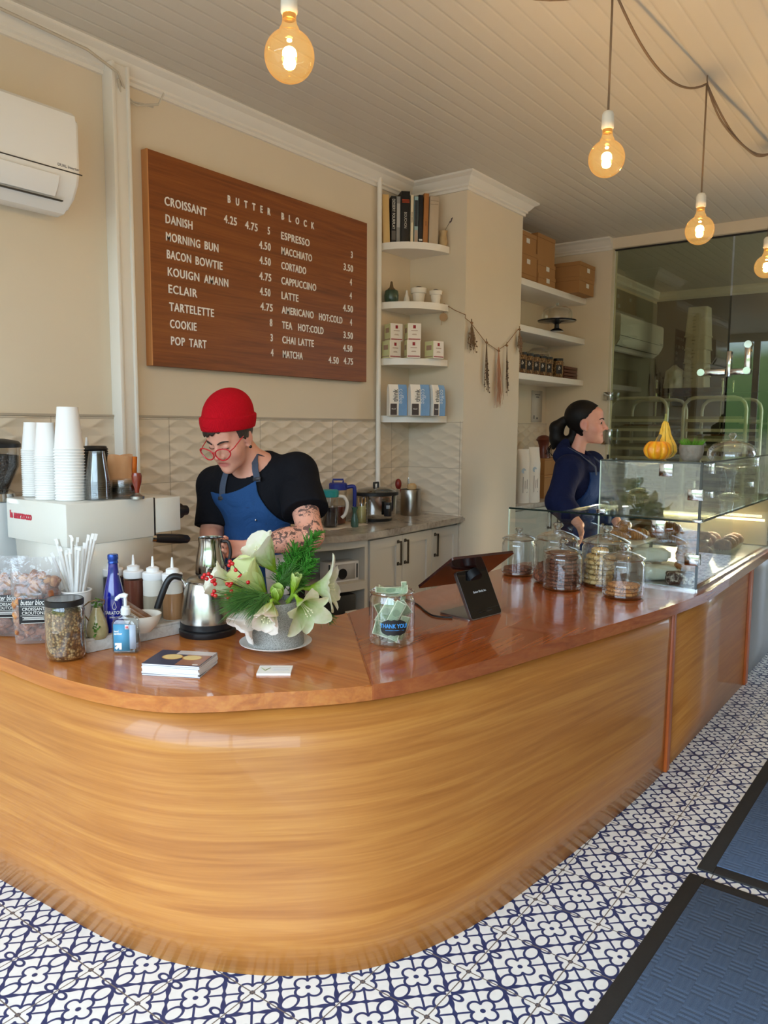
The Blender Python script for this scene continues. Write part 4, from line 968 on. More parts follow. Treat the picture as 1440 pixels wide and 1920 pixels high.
def granola_mat():
    t = NT('granola_oats'); v = t.coord('Object'); vo = t.n('ShaderNodeTexVoronoi'); t.l(v, vo.inputs[0]); vo.inputs['Scale'].default_value = 150
    sp = t.n('ShaderNodeSeparateColor'); t.l(vo.outputs['Color'], sp.inputs[0])
    c = t.ramp(sp.outputs[0], [(0.0, lin((84, 52, 24))), (0.35, lin((150, 104, 56))), (0.7, lin((196, 152, 92))), (1.0, lin((226, 196, 142)))])
    c = t.mix(t.math('MULTIPLY', vo.outputs['Distance'], 1.1, clamp=True), c, lin((54, 34, 18)))
    t.principled(c, 0.6, normal=t.bump(vo.outputs['Distance'], -1.0, 0.008)); return t.m
GRAN = granola_mat(); GJ = glass('jar_glass', (0.955, 0.968, 0.962), 0.95, 2.0, 0.085)
def granola_jar(p_, lab, rz, r=0.059, h=0.172):
    g = thing('granola_jar', lab, 'jar', (p_[0], p_[1], HC), rz, 'granola jars')
    MB().lathe([(0, 0.002), (r*0.86, 0.002), (r*0.97, 0.010), (r, 0.022), (r, h-0.020), (r*0.95, h-0.008), (r*0.93, h)], seg=44, cap=False).build('glass_jar', GJ, g)
    o = MB().lathe([(0, 0.006), (r*0.84, 0.006), (r*0.94, 0.014), (r*0.965, 0.024), (r*0.965, h-0.022), (r*0.5, h-0.014), (0, h-0.016)], seg=44).build('granola_fill', GRAN, g); o['kind'] = 'stuff'
    MB().lathe([(r*0.95, h-0.001), (r*0.96, h-0.002), (r*0.97, h+0.014), (r*0.92, h+0.017), (r*0.86, h+0.016)], seg=44, cap=False).build('lid_band', BLKP, g)
    MB().lathe([(0, h+0.0145), (r*0.88, h+0.0145), (r*0.88, h+0.016), (0, h+0.016)], seg=44).build('lid_disc', mat('lid_tin', (92, 92, 96), 0.18, 1.0), g)
    b = MB(); n = 18
    for i in range(n):
        pass
    vs = []
    def lab_pt(u, v):
        a = (u-0.5)*0.95; s = 1.0
        return ((r+0.0008)*math.cos(a), (r+0.0008)*math.sin(a), 0.086+(v-0.5)*2*0.040*math.sqrt(max(0.0, 1-((u-0.5)*2)**2*0.96)))
    b.grid(lab_pt, 22, 8); b.build('label', LBK, g)
    me = wrap_text(text_mesh('Granola', 0.014, 0.8, 0.0008, align='CENTER', shear=0.2), r+0.0012, 0, 0.083); MB().mesh(me).build('lettering', LBW, g, smooth=False)
gj = (-0.3993,1.4296,0.0581,0.171)
granola_jar((gj[0], gj[1]), 'granola jar with black lid standing in front of the crouton pouches', R(-8))
granola_jar((-0.368,1.944,0.773), 'granola jar cut off by the left picture edge', R(-60))
# ================================================================ MARBLE TRAY and what stands on it
MARB = marble('white_marble', (214, 210, 204), (188, 182, 176), (128, 122, 120), 7.0)
TA = math.atan2(1.374-1.418, 0.012+0.338)
tray = thing('marble_tray', 'grey veined white marble slab tray under the bottles', 'tray', (-0.338, 1.418, HC), TA)
MB().box((0.24, 0.135, 0.019), (0.48, 0.27, 0.038), bev=0.004).build('slab', MARB, tray)
b = MB(); b.box((0.24, 0.012, 0.041), (0.48, 0.024, 0.010), bev=0.003); b.box((0.012, 0.135, 0.041), (0.024, 0.25, 0.010), bev=0.003); b.build('raised_rim', MARB, tray)
ZTR = HC+0.0385
# squeeze bottles
SQP = mat('squeeze_cap', (240, 240, 240), 0.4)
def squeeze(p_, lab, liquid, lvl, r=0.0345, h=0.142, z=ZTR):
    g = thing('squeeze_bottle', lab, 'bottle', (p_[0], p_[1], z), 0, 'syrup squeeze bottles')
    MB().lathe([(0, 0), (r*0.94, 0), (r, 0.006), (r, h*0.93), (r*0.93, h)], seg=30).build('bottle', mat('frosted_plastic', (214, 210, 200), 0.35), g) if lvl < 1 else None
    MB().lathe([(0, 0.002), (r+0.0006, 0.004), (r+0.0008, 0.008), (r+0.0008, h*0.93*lvl), (0, h*0.93*lvl)], seg=30).build('syrup', liquid, g)
    c = MB(); c.lathe([(r*0.98, h-0.004), (r*1.04, h), (r*1.04, h+0.019), (r*0.98, h+0.022), (r*0.66, h+0.024), (r*0.64, h+0.037), (r*0.40, h+0.041), (0.006, h+0.042), (0.0028, h+0.078), (0, h+0.079)], seg=30); c.build('nozzle_cap', SQP, g, angle=30)
squeeze((-0.049,1.69,0.809), 'squeeze bottle of dark syrup behind the blue glass bottle', mat('syrup_black', (52, 46, 58), 0.2, coat=0.3), 1.0)
squeeze((-0.028,1.597,0.819), 'squeeze bottle of red brown syrup, second along the tray', mat('syrup_brown', (104, 58, 44), 0.2, coat=0.3), 1.0)
squeeze((-0.005,1.517,0.826), 'squeeze bottle of pale grey syrup, third along the tray', mat('syrup_pale', (158, 148, 128), 0.25, coat=0.3), 0.62)
squeeze((0.023,1.444,0.822), 'squeeze bottle of tan syrup beside the kettle handle', mat('syrup_tan', (158, 116, 78), 0.25, coat=0.3), 0.72)
# blue sparkling water bottle
BLUE = NT('cobalt_glass'); BLUE.principled(lin((10, 20, 128)), 0.06, spec=0.8, coat=0.6); BLUE = BLUE.m
p_ = (-0.212,1.447,0.771)
g = thing('water_bottle', 'cobalt blue glass water bottle with white lettering on the tray', 'bottle', (p_[0], p_[1], ZTR))
r = 0.0345
MB().lathe([(0, 0), (r*0.92, 0), (r, 0.006), (r, 0.105), (r*0.93, 0.130), (r*0.72, 0.165), (r*0.52, 0.195), (r*0.44, 0.225), (r*0.42, 0.240), (0, 0.241)], seg=36).build('bottle', BLUE, g)
MB().lathe([(0.0, 0.262), (0.0155, 0.262), (0.0172, 0.258), (0.0172, 0.246), (0.0155, 0.243), (0.0155, 0.238), (0.0168, 0.234), (0.0145, 0.231)], seg=30).build('cap', mat('blue_cap', (44, 76, 160), 0.25, 0.6), g)
av = math.atan2(-0.7754-p_[1], -1.7105-p_[0])
me = wrap_text(text_mesh('SARATOGA', 0.011, 0.80, 0.0006, align='CENTER'), r+0.0006, av, 0.068); MB().mesh(me).build('lettering', LBW, g, smooth=False)
me = wrap_text(text_mesh('SPARKLING', 0.005, 0.9, 0.0006, align='CENTER'), r+0.0006, av, 0.056); MB().mesh(me).build('lettering', LBW, g, smooth=False)
b = MB(); dp = [(0, 0.112), (0.004, 0.100), (0.006, 0.092), (0.004, 0.086), (0, 0.084), (-0.004, 0.086), (-0.006, 0.092), (-0.004, 0.100)]
b.tube([((r+0.0006)*math.cos(av+x/r), (r+0.0006)*math.sin(av+x/r), z) for x, z in dp], 0.0007, 5, closed=True); b.build('drop_emblem', LBW, g)
# bud vase with loop
p_ = (-0.287,1.432,0.784)
g = thing('bud_vase', 'speckled beige teardrop vase with a bronze loop handle', 'vase', (p_[0], p_[1], ZTR))
MB().lathe([(0, 0), (0.027, 0), (0.0335, 0.012), (0.0345, 0.028), (0.029, 0.055), (0.019, 0.082), (0.0135, 0.096), (0.012, 0.101), (0.009, 0.100), (0, 0.07)], seg=30).build('body', mat('speckled_ceramic', (170, 158, 116), 0.25, nscale=45, namp=0.28, coat=0.3), g)
MB().tube([(0.010, -0.004, 0.098), (0.020, -0.012, 0.112), (0.020, -0.014, 0.122), (0.004, -0.008, 0.127), (-0.02, 0.010, 0.120), (-0.034, 0.022, 0.105), (-0.036, 0.022, 0.085), (-0.026, 0.008, 0.062), (-0.018, -0.016, 0.046)], 0.0022, 7).build('loop_handle', mat('bronze_wire', (128, 100, 66), 0.4, 0.6), g)
LEAFG = mat('fern_green', (72, 112, 34), 0.6, nscale=40, namp=0.3)
b = MB(); rnd = random.Random(5)
for c_, n in (((-0.002, -0.004, 0.112), 16), ((-0.02, -0.026, 0.040), 22)):
    for k in range(n):
        q = Vector(c_)+Vector((rnd.gauss(0, .006), rnd.gauss(0, .006), rnd.gauss(0, .009))); b.ball(q, (0.005, 0.005, 0.0018), 6, 4, Matrix.Rotation(rnd.uniform(0, 3), 4, Vector((rnd.random(), rnd.random(), .3)).normalized()))
b.tube([(0.0, 0, 0.07), (-0.002, -0.004, 0.112)], 0.0012, 5)
b.tube([(-0.016, -0.014, 0.075), (-0.02, -0.026, 0.040)], 0.0012, 5)
o = b.build('fern_sprig', LEAFG); o.location = (p_[0], p_[1], ZTR); tag(o, 'small curly green sprig growing out of the teardrop vase', 'plant')
# bowl with wooden scraper
p_ = (-0.149,1.385,0.802)
g = thing('bowl', 'small white ceramic bowl on the tray, a wooden piece leaning in it', 'bowl', (p_[0], p_[1], ZTR))
MB().lathe([(0, 0), (0.028, 0), (0.03, 0.004), (0.048, 0.022), (0.060, 0.048), (0.062, 0.060), (0.059, 0.060), (0.056, 0.048), (0.044, 0.024), (0, 0.010)], seg=40).build('bowl', mat('bowl_glaze', (226, 218, 204), 0.3, nscale=10, namp=0.04), g)
M_ = Matrix.Translation((p_[0]-0.010, p_[1]+0.010, ZTR+0.066)) @ Matrix.Rotation(R(-55), 4, 'Z') @ Matrix.Rotation(R(33), 4, 'Y')
o = MB().box((0, 0, 0), (0.135, 0.040, 0.014), M_, bev=0.003).build('wooden_block', wood('dark_block_wood', (96, 62, 36), (128, 88, 56), (150, 106, 70), axis=0, scale=3)); tag(o, 'brown wooden block leaning in the white bowl', 'wooden block')
# straws in a paper cup
p_ = (-0.245, 1.615)
g = thing('straw_cup', 'white paper cup full of wrapped straws before the espresso machine', 'cup', (p_[0], p_[1], HC))
MB().lathe([(0, 0.004), (0.036, 0.004), (0.036, 0), (0.0375, 0), (0.0495, 0.163), (0.0475, 0.163), (0.036, 0.006), (0, 0.006)], seg=40).build('wall', PAPER, g)
MB().tube([(0.0495*math.cos(a*0.2094), 0.0495*math.sin(a*0.2094), 0.163) for a in range(30)], 0.0028, 7, closed=True).build('rolled_rim', PAPER, g)
STR = mat('straw_wrapper', (232, 230, 226), 0.6, nscale=60, namp=0.05)
TIPS = [(97,1037),(104,1010),(112,1024),(122,1030),(131,1028),(134,1004),(145,1006),(143,1020),(149,1022),(158,1018),(166,1002),(174,999),(180,1002),(162,1024)]
TW_ = [(-0.278,1.7,1.021), (-0.233,1.749,1.061), (-0.281,1.643,1.051), (-0.282,1.609,1.044), (-0.273,1.597,1.047), (-0.232,1.65,1.081), (-0.198,1.67,1.072), (-0.247,1.599,1.058), (-0.253,1.572,1.058), (-0.231,1.577,1.062), (-0.186,1.622,1.082), (-0.2,1.575,1.093), (-0.165,1.61,1.081), (-0.171,1.661,1.036)]
names = ('leaning farthest left', 'second from the left, bent over', 'third from the left with blue print', 'short one left of the middle', 'in front of the middle', 'tall one left of the middle', 'tall one at the middle back', 'middle one slightly bent', 'front middle one', 'right of the middle in front', 'tall one at the right', 'second tallest at the right', 'farthest right', 'at the back right')
rnd = random.Random(11)
for k, q in enumerate(TW_):
    a = 6.283*k/14; bx_, by_ = p_[0]-0.024*(q[0]-p_[0])/0.1+0.010*math.cos(a), p_[1]-0.02*(q[1]-p_[1])/0.1+0.010*math.sin(a)
    base = Vector((bx_, by_, HC+0.012)); tip = Vector(q)
    s = thing('paper_straw', 'white wrapped straw in the paper cup, '+names[k], 'straw', base, 0, 'wrapped straws')
    d = tip-base; rr = 0.0049
    MB().tube([(0, 0, 0), d*0.5, d*0.94], rr, 9).build('wrapper', STR, s)
    sd = d.cross(Vector((-0.7, -0.7, 0))).normalized()
    MB().ribbon([d*0.93, d*0.97+Vector((0.001, 0, 0.001)), d+Vector((rnd.uniform(-.004, .004), rnd.uniform(-.004, .004), rnd.uniform(-.004, .002)))], 0.010, sd, 0.0012).build('torn_end', STR, s)

# ================================================================ KETTLE AND PITCHER
KST = mat('kettle_steel', (186, 182, 174), 0.22, 1.0, nscale=18, namp=0.16, stretch=(6, 6, 0.15))
kt = (0.0546,1.3015,0.0984,0.035)
kc = (kt[0]+0.012, kt[1]+0.010)
g = thing('electric_kettle', 'brushed steel electric kettle with black handle and base', 'kettle', (kc[0], kc[1], HC))
MB().lathe([(0, 0), (0.096, 0), (0.0985, 0.006), (0.0985, 0.020), (0.090, 0.026), (0.088, 0.034), (0, 0.034)], seg=48).build('power_base', BLKP, g)
MB().lathe([(0.0, 0.036), (0.092, 0.036), (0.093, 0.046), (0.089, 0.09), (0.080, 0.145), (0.072, 0.182), (0.069, 0.186)], seg=56).build('body', KST, g)
MB().lathe([(0.0945, 0.028), (0.0945, 0.046), (0.0930, 0.047)], seg=48, cap=False).build('base_band', BLKP, g)
lid = MB().lathe([(0.070, 0.184), (0.071, 0.190), (0.062, 0.197), (0.0, 0.199)], seg=48).build('lid', KST, g)
MB().lathe([(0, 0.198), (0.030, 0.198), (0.030, 0.205), (0, 0.206)], seg=24).build('lid_cap', BLKP, lid)
ha = math.atan2(0.60, -0.80)   # handle direction, toward the left of the view
hd = Vector((math.cos(ha), math.sin(ha), 0))
hp = [hd*0.068+Vector((0, 0, 0.182)), hd*0.085+Vector((0, 0, 0.200)), hd*0.112+Vector((0, 0, 0.206)), hd*0.132+Vector((0, 0, 0.190)), hd*0.150+Vector((0, 0, 0.150)), hd*0.166+Vector((0, 0, 0.106)), hd*0.168+Vector((0, 0, 0.098))]
MB().tube(smooth_path(hp[1:], 5), 0.0112, 12).build('handle', BLKP, g)
MB().tube([hd*0.070+Vector((0, 0, 0.150)), hd*0.078+Vector((0, 0, 0.185)), hd*0.090+Vector((0, 0, 0.203))], 0.006, 10).build('handle_bracket', CHROME, g)
sp_ = -hd
MB().tube(smooth_path([sp_*0.066+Vector((0, 0, 0.15)), sp_*0.085+Vector((0, 0, 0.165)), sp_*0.096+Vector((0, 0, 0.186))], 4), [0.016, 0.0155, 0.015, 0.0145, 0.0135, 0.0125, 0.0115, 0.0105, 0.010], 14).build('spout', KST, g)
PIT = mat('pitcher_steel', (196, 194, 190), 0.12, 1.0, nscale=6, namp=0.1)
pt = (0.218,1.466,0.899)
g = thing('milk_pitcher', 'polished steel milk pitcher held up behind the kettle', 'pitcher', (pt[0], pt[1], pt[2]))
MB().lathe([(0, 0), (0.050, 0.0), (0.056, 0.006), (0.0575, 0.02), (0.055, 0.05), (0.048, 0.09), (0.0435, 0.12), (0.0455, 0.142), (0.0445, 0.1425), (0.0425, 0.12), (0.047, 0.09), (0.054, 0.05), (0.054, 0.012), (0, 0.010)], seg=48).build('body', PIT, g)
MB().lathe([(0.0, -0.004), (0.048, -0.004), (0.0565, 0.006), (0.0575, 0.012), (0.05, 0.0)], seg=48).build('base_ring', BLKP, g)
pr_ = Vector((math.sin(_yaw), -math.cos(_yaw), 0))
MB().tube(smooth_path([pr_*0.044+Vector((0, 0, 0.128)), pr_*0.066+Vector((0, 0, 0.124)), pr_*0.074+Vector((0, 0, 0.085)), pr_*0.064+Vector((0, 0, 0.045)), pr_*0.055+Vector((0, 0, 0.040))], 5), 0.0065, 10).build('handle', mat('ribbed_black_grip', (46, 42, 42), 0.4, nscale=1, namp=0.05), g)
PITCHER = g
# ================================================================ HAND SANITIZER
q = (-0.2467,1.336,0.0409,0.112)
sa = R(-52)
g = thing('sanitizer_bottle', 'clear hand sanitizer pump bottle with a blue label', 'bottle', (q[0], q[1], HC), sa)
SCL = glass('sanitizer_plastic', (0.93, 0.95, 0.955), 0.8, 2.6, 0.07)
def rbox(hw, hd_, rr, n=6):
    o = []
    for cx_, cy_, a0 in ((hw-rr, hd_-rr, 0), (-hw+rr, hd_-rr, 90), (-hw+rr, -hd_+rr, 180), (hw-rr, -hd_+rr, 270)):
        for k in range(n+1): o.append((cx_+rr*math.cos(R(a0+90*k/n)), cy_+rr*math.sin(R(a0+90*k/n))))
    return o
def loft(mb, secs):
    rings = [[mb.b.verts.new((x, y, z)) for x, y in poly] for poly, z in secs]; n = len(rings[0])
    for A, B in zip(rings, rings[1:]):
        for i in range(n): mb.b.faces.new((A[i], A[(i+1) % n], B[(i+1) % n], B[i]))
    mb.b.faces.new(rings[0][::-1]); mb.b.faces.new(rings[-1]); return mb
loft(MB(), [(rbox(0.037, 0.019, 0.010), 0.001), (rbox(0.041, 0.023, 0.012), 0.006), (rbox(0.041, 0.023, 0.012), 0.098), (rbox(0.034, 0.019, 0.012), 0.110), (rbox(0.016, 0.014, 0.012), 0.119), (rbox(0.0145, 0.0145, 0.0140), 0.124)]).build('bottle', SCL, g)
loft(MB(), [(rbox(0.0355, 0.018, 0.010), 0.003), (rbox(0.0395, 0.0215, 0.011), 0.007), (rbox(0.0395, 0.0215, 0.011), 0.066)]).build('gel', glass('gel', (0.86, 0.91, 0.93), 0.5, 3.0, 0.03), g)
LBB = mat('sanitizer_blue', (84, 156, 194), 0.45)
MB().box((-0.008, -0.0236, 0.053), (0.050, 0.0008, 0.086)).build('label', LBB, g)
MB().box((0.022, -0.0234, 0.056), (0.030, 0.0006, 0.078)).build('label_back', mat('sanitizer_grey', (176, 190, 208), 0.5), g)
for t_, z_ in (('hand', 0.071), ('sanitizer', 0.063)):
    MB().mesh(text_mesh(t_, 0.0062, 0.85, 0.0005, bold=0.0004), frame((-0.031, -0.0243, z_), (1, 0, 0), (0, 0, 1))).build('lettering', LBW, g, smooth=False)
MB().box((0.010, -0.0243, 0.087), (0.013, 0.0006, 0.014)).build('emblem', mat('sanitizer_emblem', (238, 220, 222), 0.5), g)
MB().box((0.010, -0.0248, 0.087), (0.008, 0.0006, 0.006)).build('emblem_mark', mat('emblem_red', (226, 110, 116), 0.5), g)
ar = [(-0.030, 0.020), (-0.024, 0.014), (-0.016, 0.022), (-0.016, 0.015), (-0.008, 0.015), (-0.008, 0.036), (-0.029, 0.036), (-0.029, 0.028), (-0.022, 0.028)]
MB().prism(ar, 0, 0.0006, frame((0, -0.0242, 0.0), (1, 0, 0), (0, 0, 1))).build('arrow_emblem', LBW, g, smooth=False)
MB().lathe([(0.0145, 0.122), (0.0150, 0.124), (0.0150, 0.141), (0.0125, 0.144), (0.0125, 0.149), (0.006, 0.150)], seg=24).build('collar', mat('clear_white_plastic', (226, 230, 232), 0.3), g)
pm = MB(); pm.cyl((0, 0, 0.149), (0, 0, 0.176), 0.0055, seg=12); pm.tube([(0.006, 0, 0.180), (-0.004, 0, 0.184), (-0.016, 0, 0.182), (-0.027, 0, 0.174), (-0.029, 0, 0.168)], [0.009, 0.009, 0.007, 0.006, 0.005], 10)
pm.build('pump', MATS['clear_white_plastic'], g)
# ================================================================ MAGAZINES, CARD
ma = math.atan2(0.950-1.106, -0.280+0.358)
mo = Vector((-0.358, 1.106, HC)); ex_ = Vector((math.cos(ma), math.sin(ma), 0)); mW = 0.176; mD = 0.142
rnd = random.Random(4)
MPG = mat('magazine_pages', (226, 226, 230), 0.6); MCV = mat('magazine_cover', (42, 44, 74), 0.35)
for k in range(7):
    a = ma+rnd.uniform(-0.025, 0.025)+(0.05 if k == 0 else 0); c = mo+ex_*mW/2+Vector((-ex_.y, ex_.x, 0))*mD/2
    g = thing('magazine', 'glossy magazine on top of the pile, bread slices on its cover' if k == 6 else ('bottom magazine of the pile on the counter, turned slightly' if k == 0 else 'magazine inside the neat pile on the front counter'), 'magazine', (c.x+rnd.uniform(-.002, .002), c.y+rnd.uniform(-.002, .002), HC+k*0.0050), a, 'magazines in a pile')
    MB().box((0, 0, 0.0024), (mW-0.001, mD-0.001, 0.0036)).build('pages', MPG, g, smooth=False)
    b = MB(); b.box((0, 0, 0.0003), (mW, mD, 0.0006)); b.box((0, 0, 0.0046), (mW, mD, 0.0006)); b.build('cover', MCV if k in (0, 6) else MPG, g, smooth=False)
    if k == 6:
        T0 = 0.0051
        MB().box((0.030, 0.052, T0), (0.115, 0.036, 0.0004)).build('cover_photo', mat('cover_tablecloth', (202, 192, 188), 0.4, nscale=20, namp=0.1), g, smooth=False)
        MB().box((0.048, -0.010, T0), (0.074, 0.110, 0.0003)).build('cover_photo', mat('cover_board', (150, 96, 70), 0.4, nscale=20, namp=0.2), g, smooth=False)
        for dx, rx in ((-0.026, 0.032), (0.036, 0.030)):
            M = Matrix.Translation((dx, 0.004, T0+0.0002))
            MB().lathe([(0, 0), (rx, 0), (rx, 0.0006), (0, 0.0007)], seg=30, M=M @ Matrix.Diagonal((1, 0.78, 1, 1))).build('printed_bread', mat('cover_crust', (196, 140, 72), 0.4), g)
            MB().lathe([(0, 0), (rx*0.90, 0), (rx*0.90, 0.0008), (0, 0.0009)], seg=30, M=M @ Matrix.Diagonal((1, 0.78, 1, 1))).build('printed_crumb', mat('cover_crumb', (226, 200, 136), 0.5, nscale=60, namp=0.15), g)

        MB().box((0.070, -0.058, T0+0.0003), (0.016, 0.006, 0.0004)).build('cover_mark', LBW, g, smooth=False)
ca = math.atan2(0.757-0.835, -0.099+0.160)
g = thing('business_card', 'white business card with a green emblem beside the plate', 'card', ((-0.160-0.038)/2, (0.835+0.810)/2, HC), ca)
MB().box((0, 0, 0.003), (0.099, 0.076, 0.006)).build('card', mat('card_stock', (238, 238, 236), 0.5), g, smooth=False)
b = MB()
for s, (x, y) in ((1, (-0.028, 0.0)), (-1, (-0.028, 0.0))):
    for k in range(3): b.tube([(x+s*0.001, y-0.012, 0.0066), (x+s*(0.003+0.003*k), y-0.002+0.004*k, 0.0066), (x+s*(0.008+0.003*k), y+0.006+0.004*k, 0.0066)], 0.0009, 4)
b.build('wheat_emblem', mat('card_green', (150, 160, 110), 0.5), g)
b = MB()
for k in range(3): b.box((0.018, 0.012-0.010*k, 0.0062), (0.052-0.01*(k % 2), 0.003, 0.0005))
b.build('print', mat('card_print', (190, 190, 196), 0.5), g, smooth=False)
# ================================================================ FLOWER POT AND SAUCER
pq = (0.0733,0.9882,0.1174,0.005)
PC = Vector((pq[0]+0.010, pq[1]+0.010, HC))
g = thing('saucer', 'wide white ceramic saucer under the grey flower pot', 'saucer', PC)
MB().lathe([(0, 0), (0.062, 0), (0.066, 0.003), (0.095, 0.012), (0.117, 0.021), (0.118, 0.024), (0.114, 0.024), (0.092, 0.016), (0.060, 0.008), (0, 0.0075)], seg=56).build('dish', mat('saucer_glaze', (228, 222, 214), 0.25), g)
def terrazzo():
    t = NT('speckled_grey_pot'); v = t.coord('Object'); n = t.noise(v, 420, 2.0, 0.7); 
    t.principled(t.ramp(n, [(0.34, lin((104, 102, 98))), (0.5, lin((148, 146, 140))), (0.66, lin((176, 173, 168)))]), 0.6); return t.m
g = thing('flower_pot', 'speckled grey cylinder pot holding the flower arrangement', 'flower pot', (PC.x, PC.y, HC+0.009))
MB().lathe([(0, 0), (0.086, 0), (0.0915, 0.006), (0.092, 0.02), (0.086, 0.085), (0.078, 0.150), (0.073, 0.150), (0.078, 0.09), (0.074, 0.135), (0, 0.135)], seg=56).build('pot', terrazzo(), g)
POT_TOP = Vector((PC.x, PC.y, HC+0.150))
# ================================================================ FLOWERS
def petal_mat(name, tip, base, z0, z1):
    t = NT(name); sp = t.n('ShaderNodeSeparateXYZ'); t.l(t.coord('Object'), sp.inputs[0])
    v = t.coord('Object'); n = t.noise(v, 34, 2.0)
    f = t.math('ADD', t.math('DIVIDE', t.math('SUBTRACT', sp.outputs[2], z0), z1-z0), t.math('MULTIPLY', t.math('SUBTRACT', n, 0.5), 0.8), clamp=True)
    c = t.mix(f, lin(base), lin(tip))
    b = t.principled(c, 0.45, sub=0.0); b.inputs['Transmission Weight'].default_value = 0.0
    tr = t.n('ShaderNodeBsdfTranslucent'); t.l(c, tr.inputs[0]); mx = t.n('ShaderNodeMixShader'); mx.inputs[0].default_value = 0.3
    t.l(b.outputs[0], mx.inputs[1]); t.l(tr.outputs[0], mx.inputs[2]); t.l(mx.outputs[0], t.out.inputs[0]); return t.m
PW = petal_mat('amaryllis_white', (246, 244, 226), (164, 196, 58), 0.025, 0.115)
PG = petal_mat('amaryllis_green', (226, 232, 168), (150, 188, 40), 0.02, 0.10)
PP = petal_mat('amaryllis_blush', (244, 232, 222), (188, 208, 96), 0.01, 0.09)
STEM = mat('flower_stem_green', (142, 178, 62), 0.5, nscale=20, namp=0.1); STAM = mat('stamen', (236, 232, 190), 0.5)
def orient(o, pos, direction, spin=0.0):
    z = Vector(direction).normalized(); x = z.orthogonal().normalized(); y = z.cross(x)
    M = Matrix.Identity(4)
    for i in range(3): M[i][0] = x[i]; M[i][1] = y[i]; M[i][2] = z[i]; M[i][3] = pos[i]
    o.matrix_world = M @ Matrix.Rotation(spin, 4, 'Z'); return o.matrix_world.copy()
def amaryllis(pos, direction, L, openv, m, lab, seed, width=0.46, curl=0.8, stamens=True, spin=0.0, stem_to=None, ruffle=0.1, name='amaryllis'):
    """trumpet flower: pos = base of the trumpet, direction = where it faces"""
    g = thing(name, lab, 'flower', (0, 0, 0), 0, 'white and green amaryllis blooms')
    M = orient(g, pos, direction, spin); rnd = random.Random(seed)
    for k in range(6):
        a0 = k*math.pi/3+rnd.uniform(-0.12, 0.12); inner = k % 2; Lk = L*(1.0 if not inner else 0.94)*rnd.uniform(0.94, 1.06); op = openv*rnd.uniform(0.88, 1.12)*(1.0 if not inner else 0.86)
        ph = rnd.uniform(0, 6); wv = width*(0.92 if inner else 1.0)
        def f(u, v, a0=a0, Lk=Lk, op=op, ph=ph, wv=wv):
            # v along the petal, u across
            r = 0.006+Lk*(0.10*v+op*(v**2.1)*0.72)*1.0
            z = Lk*(v-0.26*op*v**2.6)-curl*op*Lk*0.22*max(0, v-0.72)**1.2*2.2
            wd = wv*Lk*(math.sin(min(1.0, v*0.86+0.06)*math.pi)**0.72)*(1 if v < 0.97 else 0.55)
            s = (u-0.5)*wd*1.15
            cup = (abs(u-0.5)*2)**2*0.16*Lk*(1-0.4*v)
            rr = r-cup*0.45+ruffle*Lk*0.10*math.sin(v*9+ph+u*4)*abs(u-0.5)*2*v
            z += cup*0.4*op
            aa = a0+s/max(0.020, r+0.012)*0.62
            return (rr*math.cos(aa)-s*math.sin(a0)*0.55, rr*math.sin(aa)+s*math.cos(a0)*0.55, z)
        MB().grid(f, 9, 16).build('petal', m, g, angle=80)
    if stamens:
        b = MB()
        for k in range(6):
            a = k*1.047+0.4; b.tube([(0.002*math.cos(a), 0.002*math.sin(a), 0.01), (0.006*math.cos(a), 0.006*math.sin(a), L*0.45), (0.012*math.cos(a), 0.012*math.sin(a), L*0.68)], 0.0011, 5); b.ball((0.012*math.cos(a), 0.012*math.sin(a), L*0.69), 0.0028, 7, 5)
        b.build('stamens', STAM, g)
    if stem_to is not None:
        Mi = M.inverted(); e_ = Mi @ Vector(stem_to); d = Vector((0, 0, -0.03))
        MB().tube(smooth_path([(0, 0, 0.012), (0, 0, -0.012), tuple((d+e_)*0.5), tuple(e_)], 5), 0.0055, 8).build('stem', STEM, g)
    return g
def fdir(dx, dy, dz):
    """direction from view-right, view-up and toward-the-viewer amounts"""
    return Vector((math.sin(_yaw), -math.cos(_yaw), 0))*dx+Vector((0, 0, 1))*dy-Vector((math.cos(_yaw), math.sin(_yaw), 0))*dz
mouth = POT_TOP+Vector((0, 0, -0.03))
amaryllis((0.13,1.042,0.974), fdir(-0.55, 0.85, 0.25), 0.153, 0.50, PW, 'large white amaryllis bloom at the top of the arrangement, opening up', 1, stem_to=mouth+Vector((0.0, 0.01, 0)), width=0.62, ruffle=0.25)
amaryllis((0.07,1.025,0.904), fdir(-0.62, 0.80, 0.30), 0.156, 0.42, PG, 'green tinged amaryllis below the top bloom, half open to the left', 2, stem_to=mouth+Vector((-0.02, 0.0, 0)), width=0.60, curl=0.4)
amaryllis((0.039,1.087,0.922), fdir(-0.95, 0.35, 0.2), 0.143, 0.40, PW, 'white amaryllis pointing left at the red berries', 3, stem_to=mouth+Vector((-0.03, 0.02, 0)), width=0.64, curl=0.3)
amaryllis((0.017,0.995,0.9), fdir(-0.60, -0.72, 0.45), 0.138, 0.44, PP, 'blush white amaryllis hanging over the pot to the lower left', 4, stem_to=mouth+Vector((-0.02, -0.02, 0.0)), width=0.62, ruffle=0.4)
amaryllis((0,0.935,0.908), fdir(-0.08, -0.50, 0.85), 0.112, 0.34, PP, 'plump half closed amaryllis in front of the pot, blush centre', 5, stem_to=mouth+Vector((0.0, -0.03, 0.01)), width=0.72, curl=0.1)
amaryllis((0.092,0.913,0.912), fdir(0.55, -0.42, 0.75), 0.127, 0.82, PW, 'wide open white amaryllis drooping at the right side of the pot', 6, stem_to=mouth+Vector((0.03, -0.02, 0)), width=0.48, ruffle=0.2)
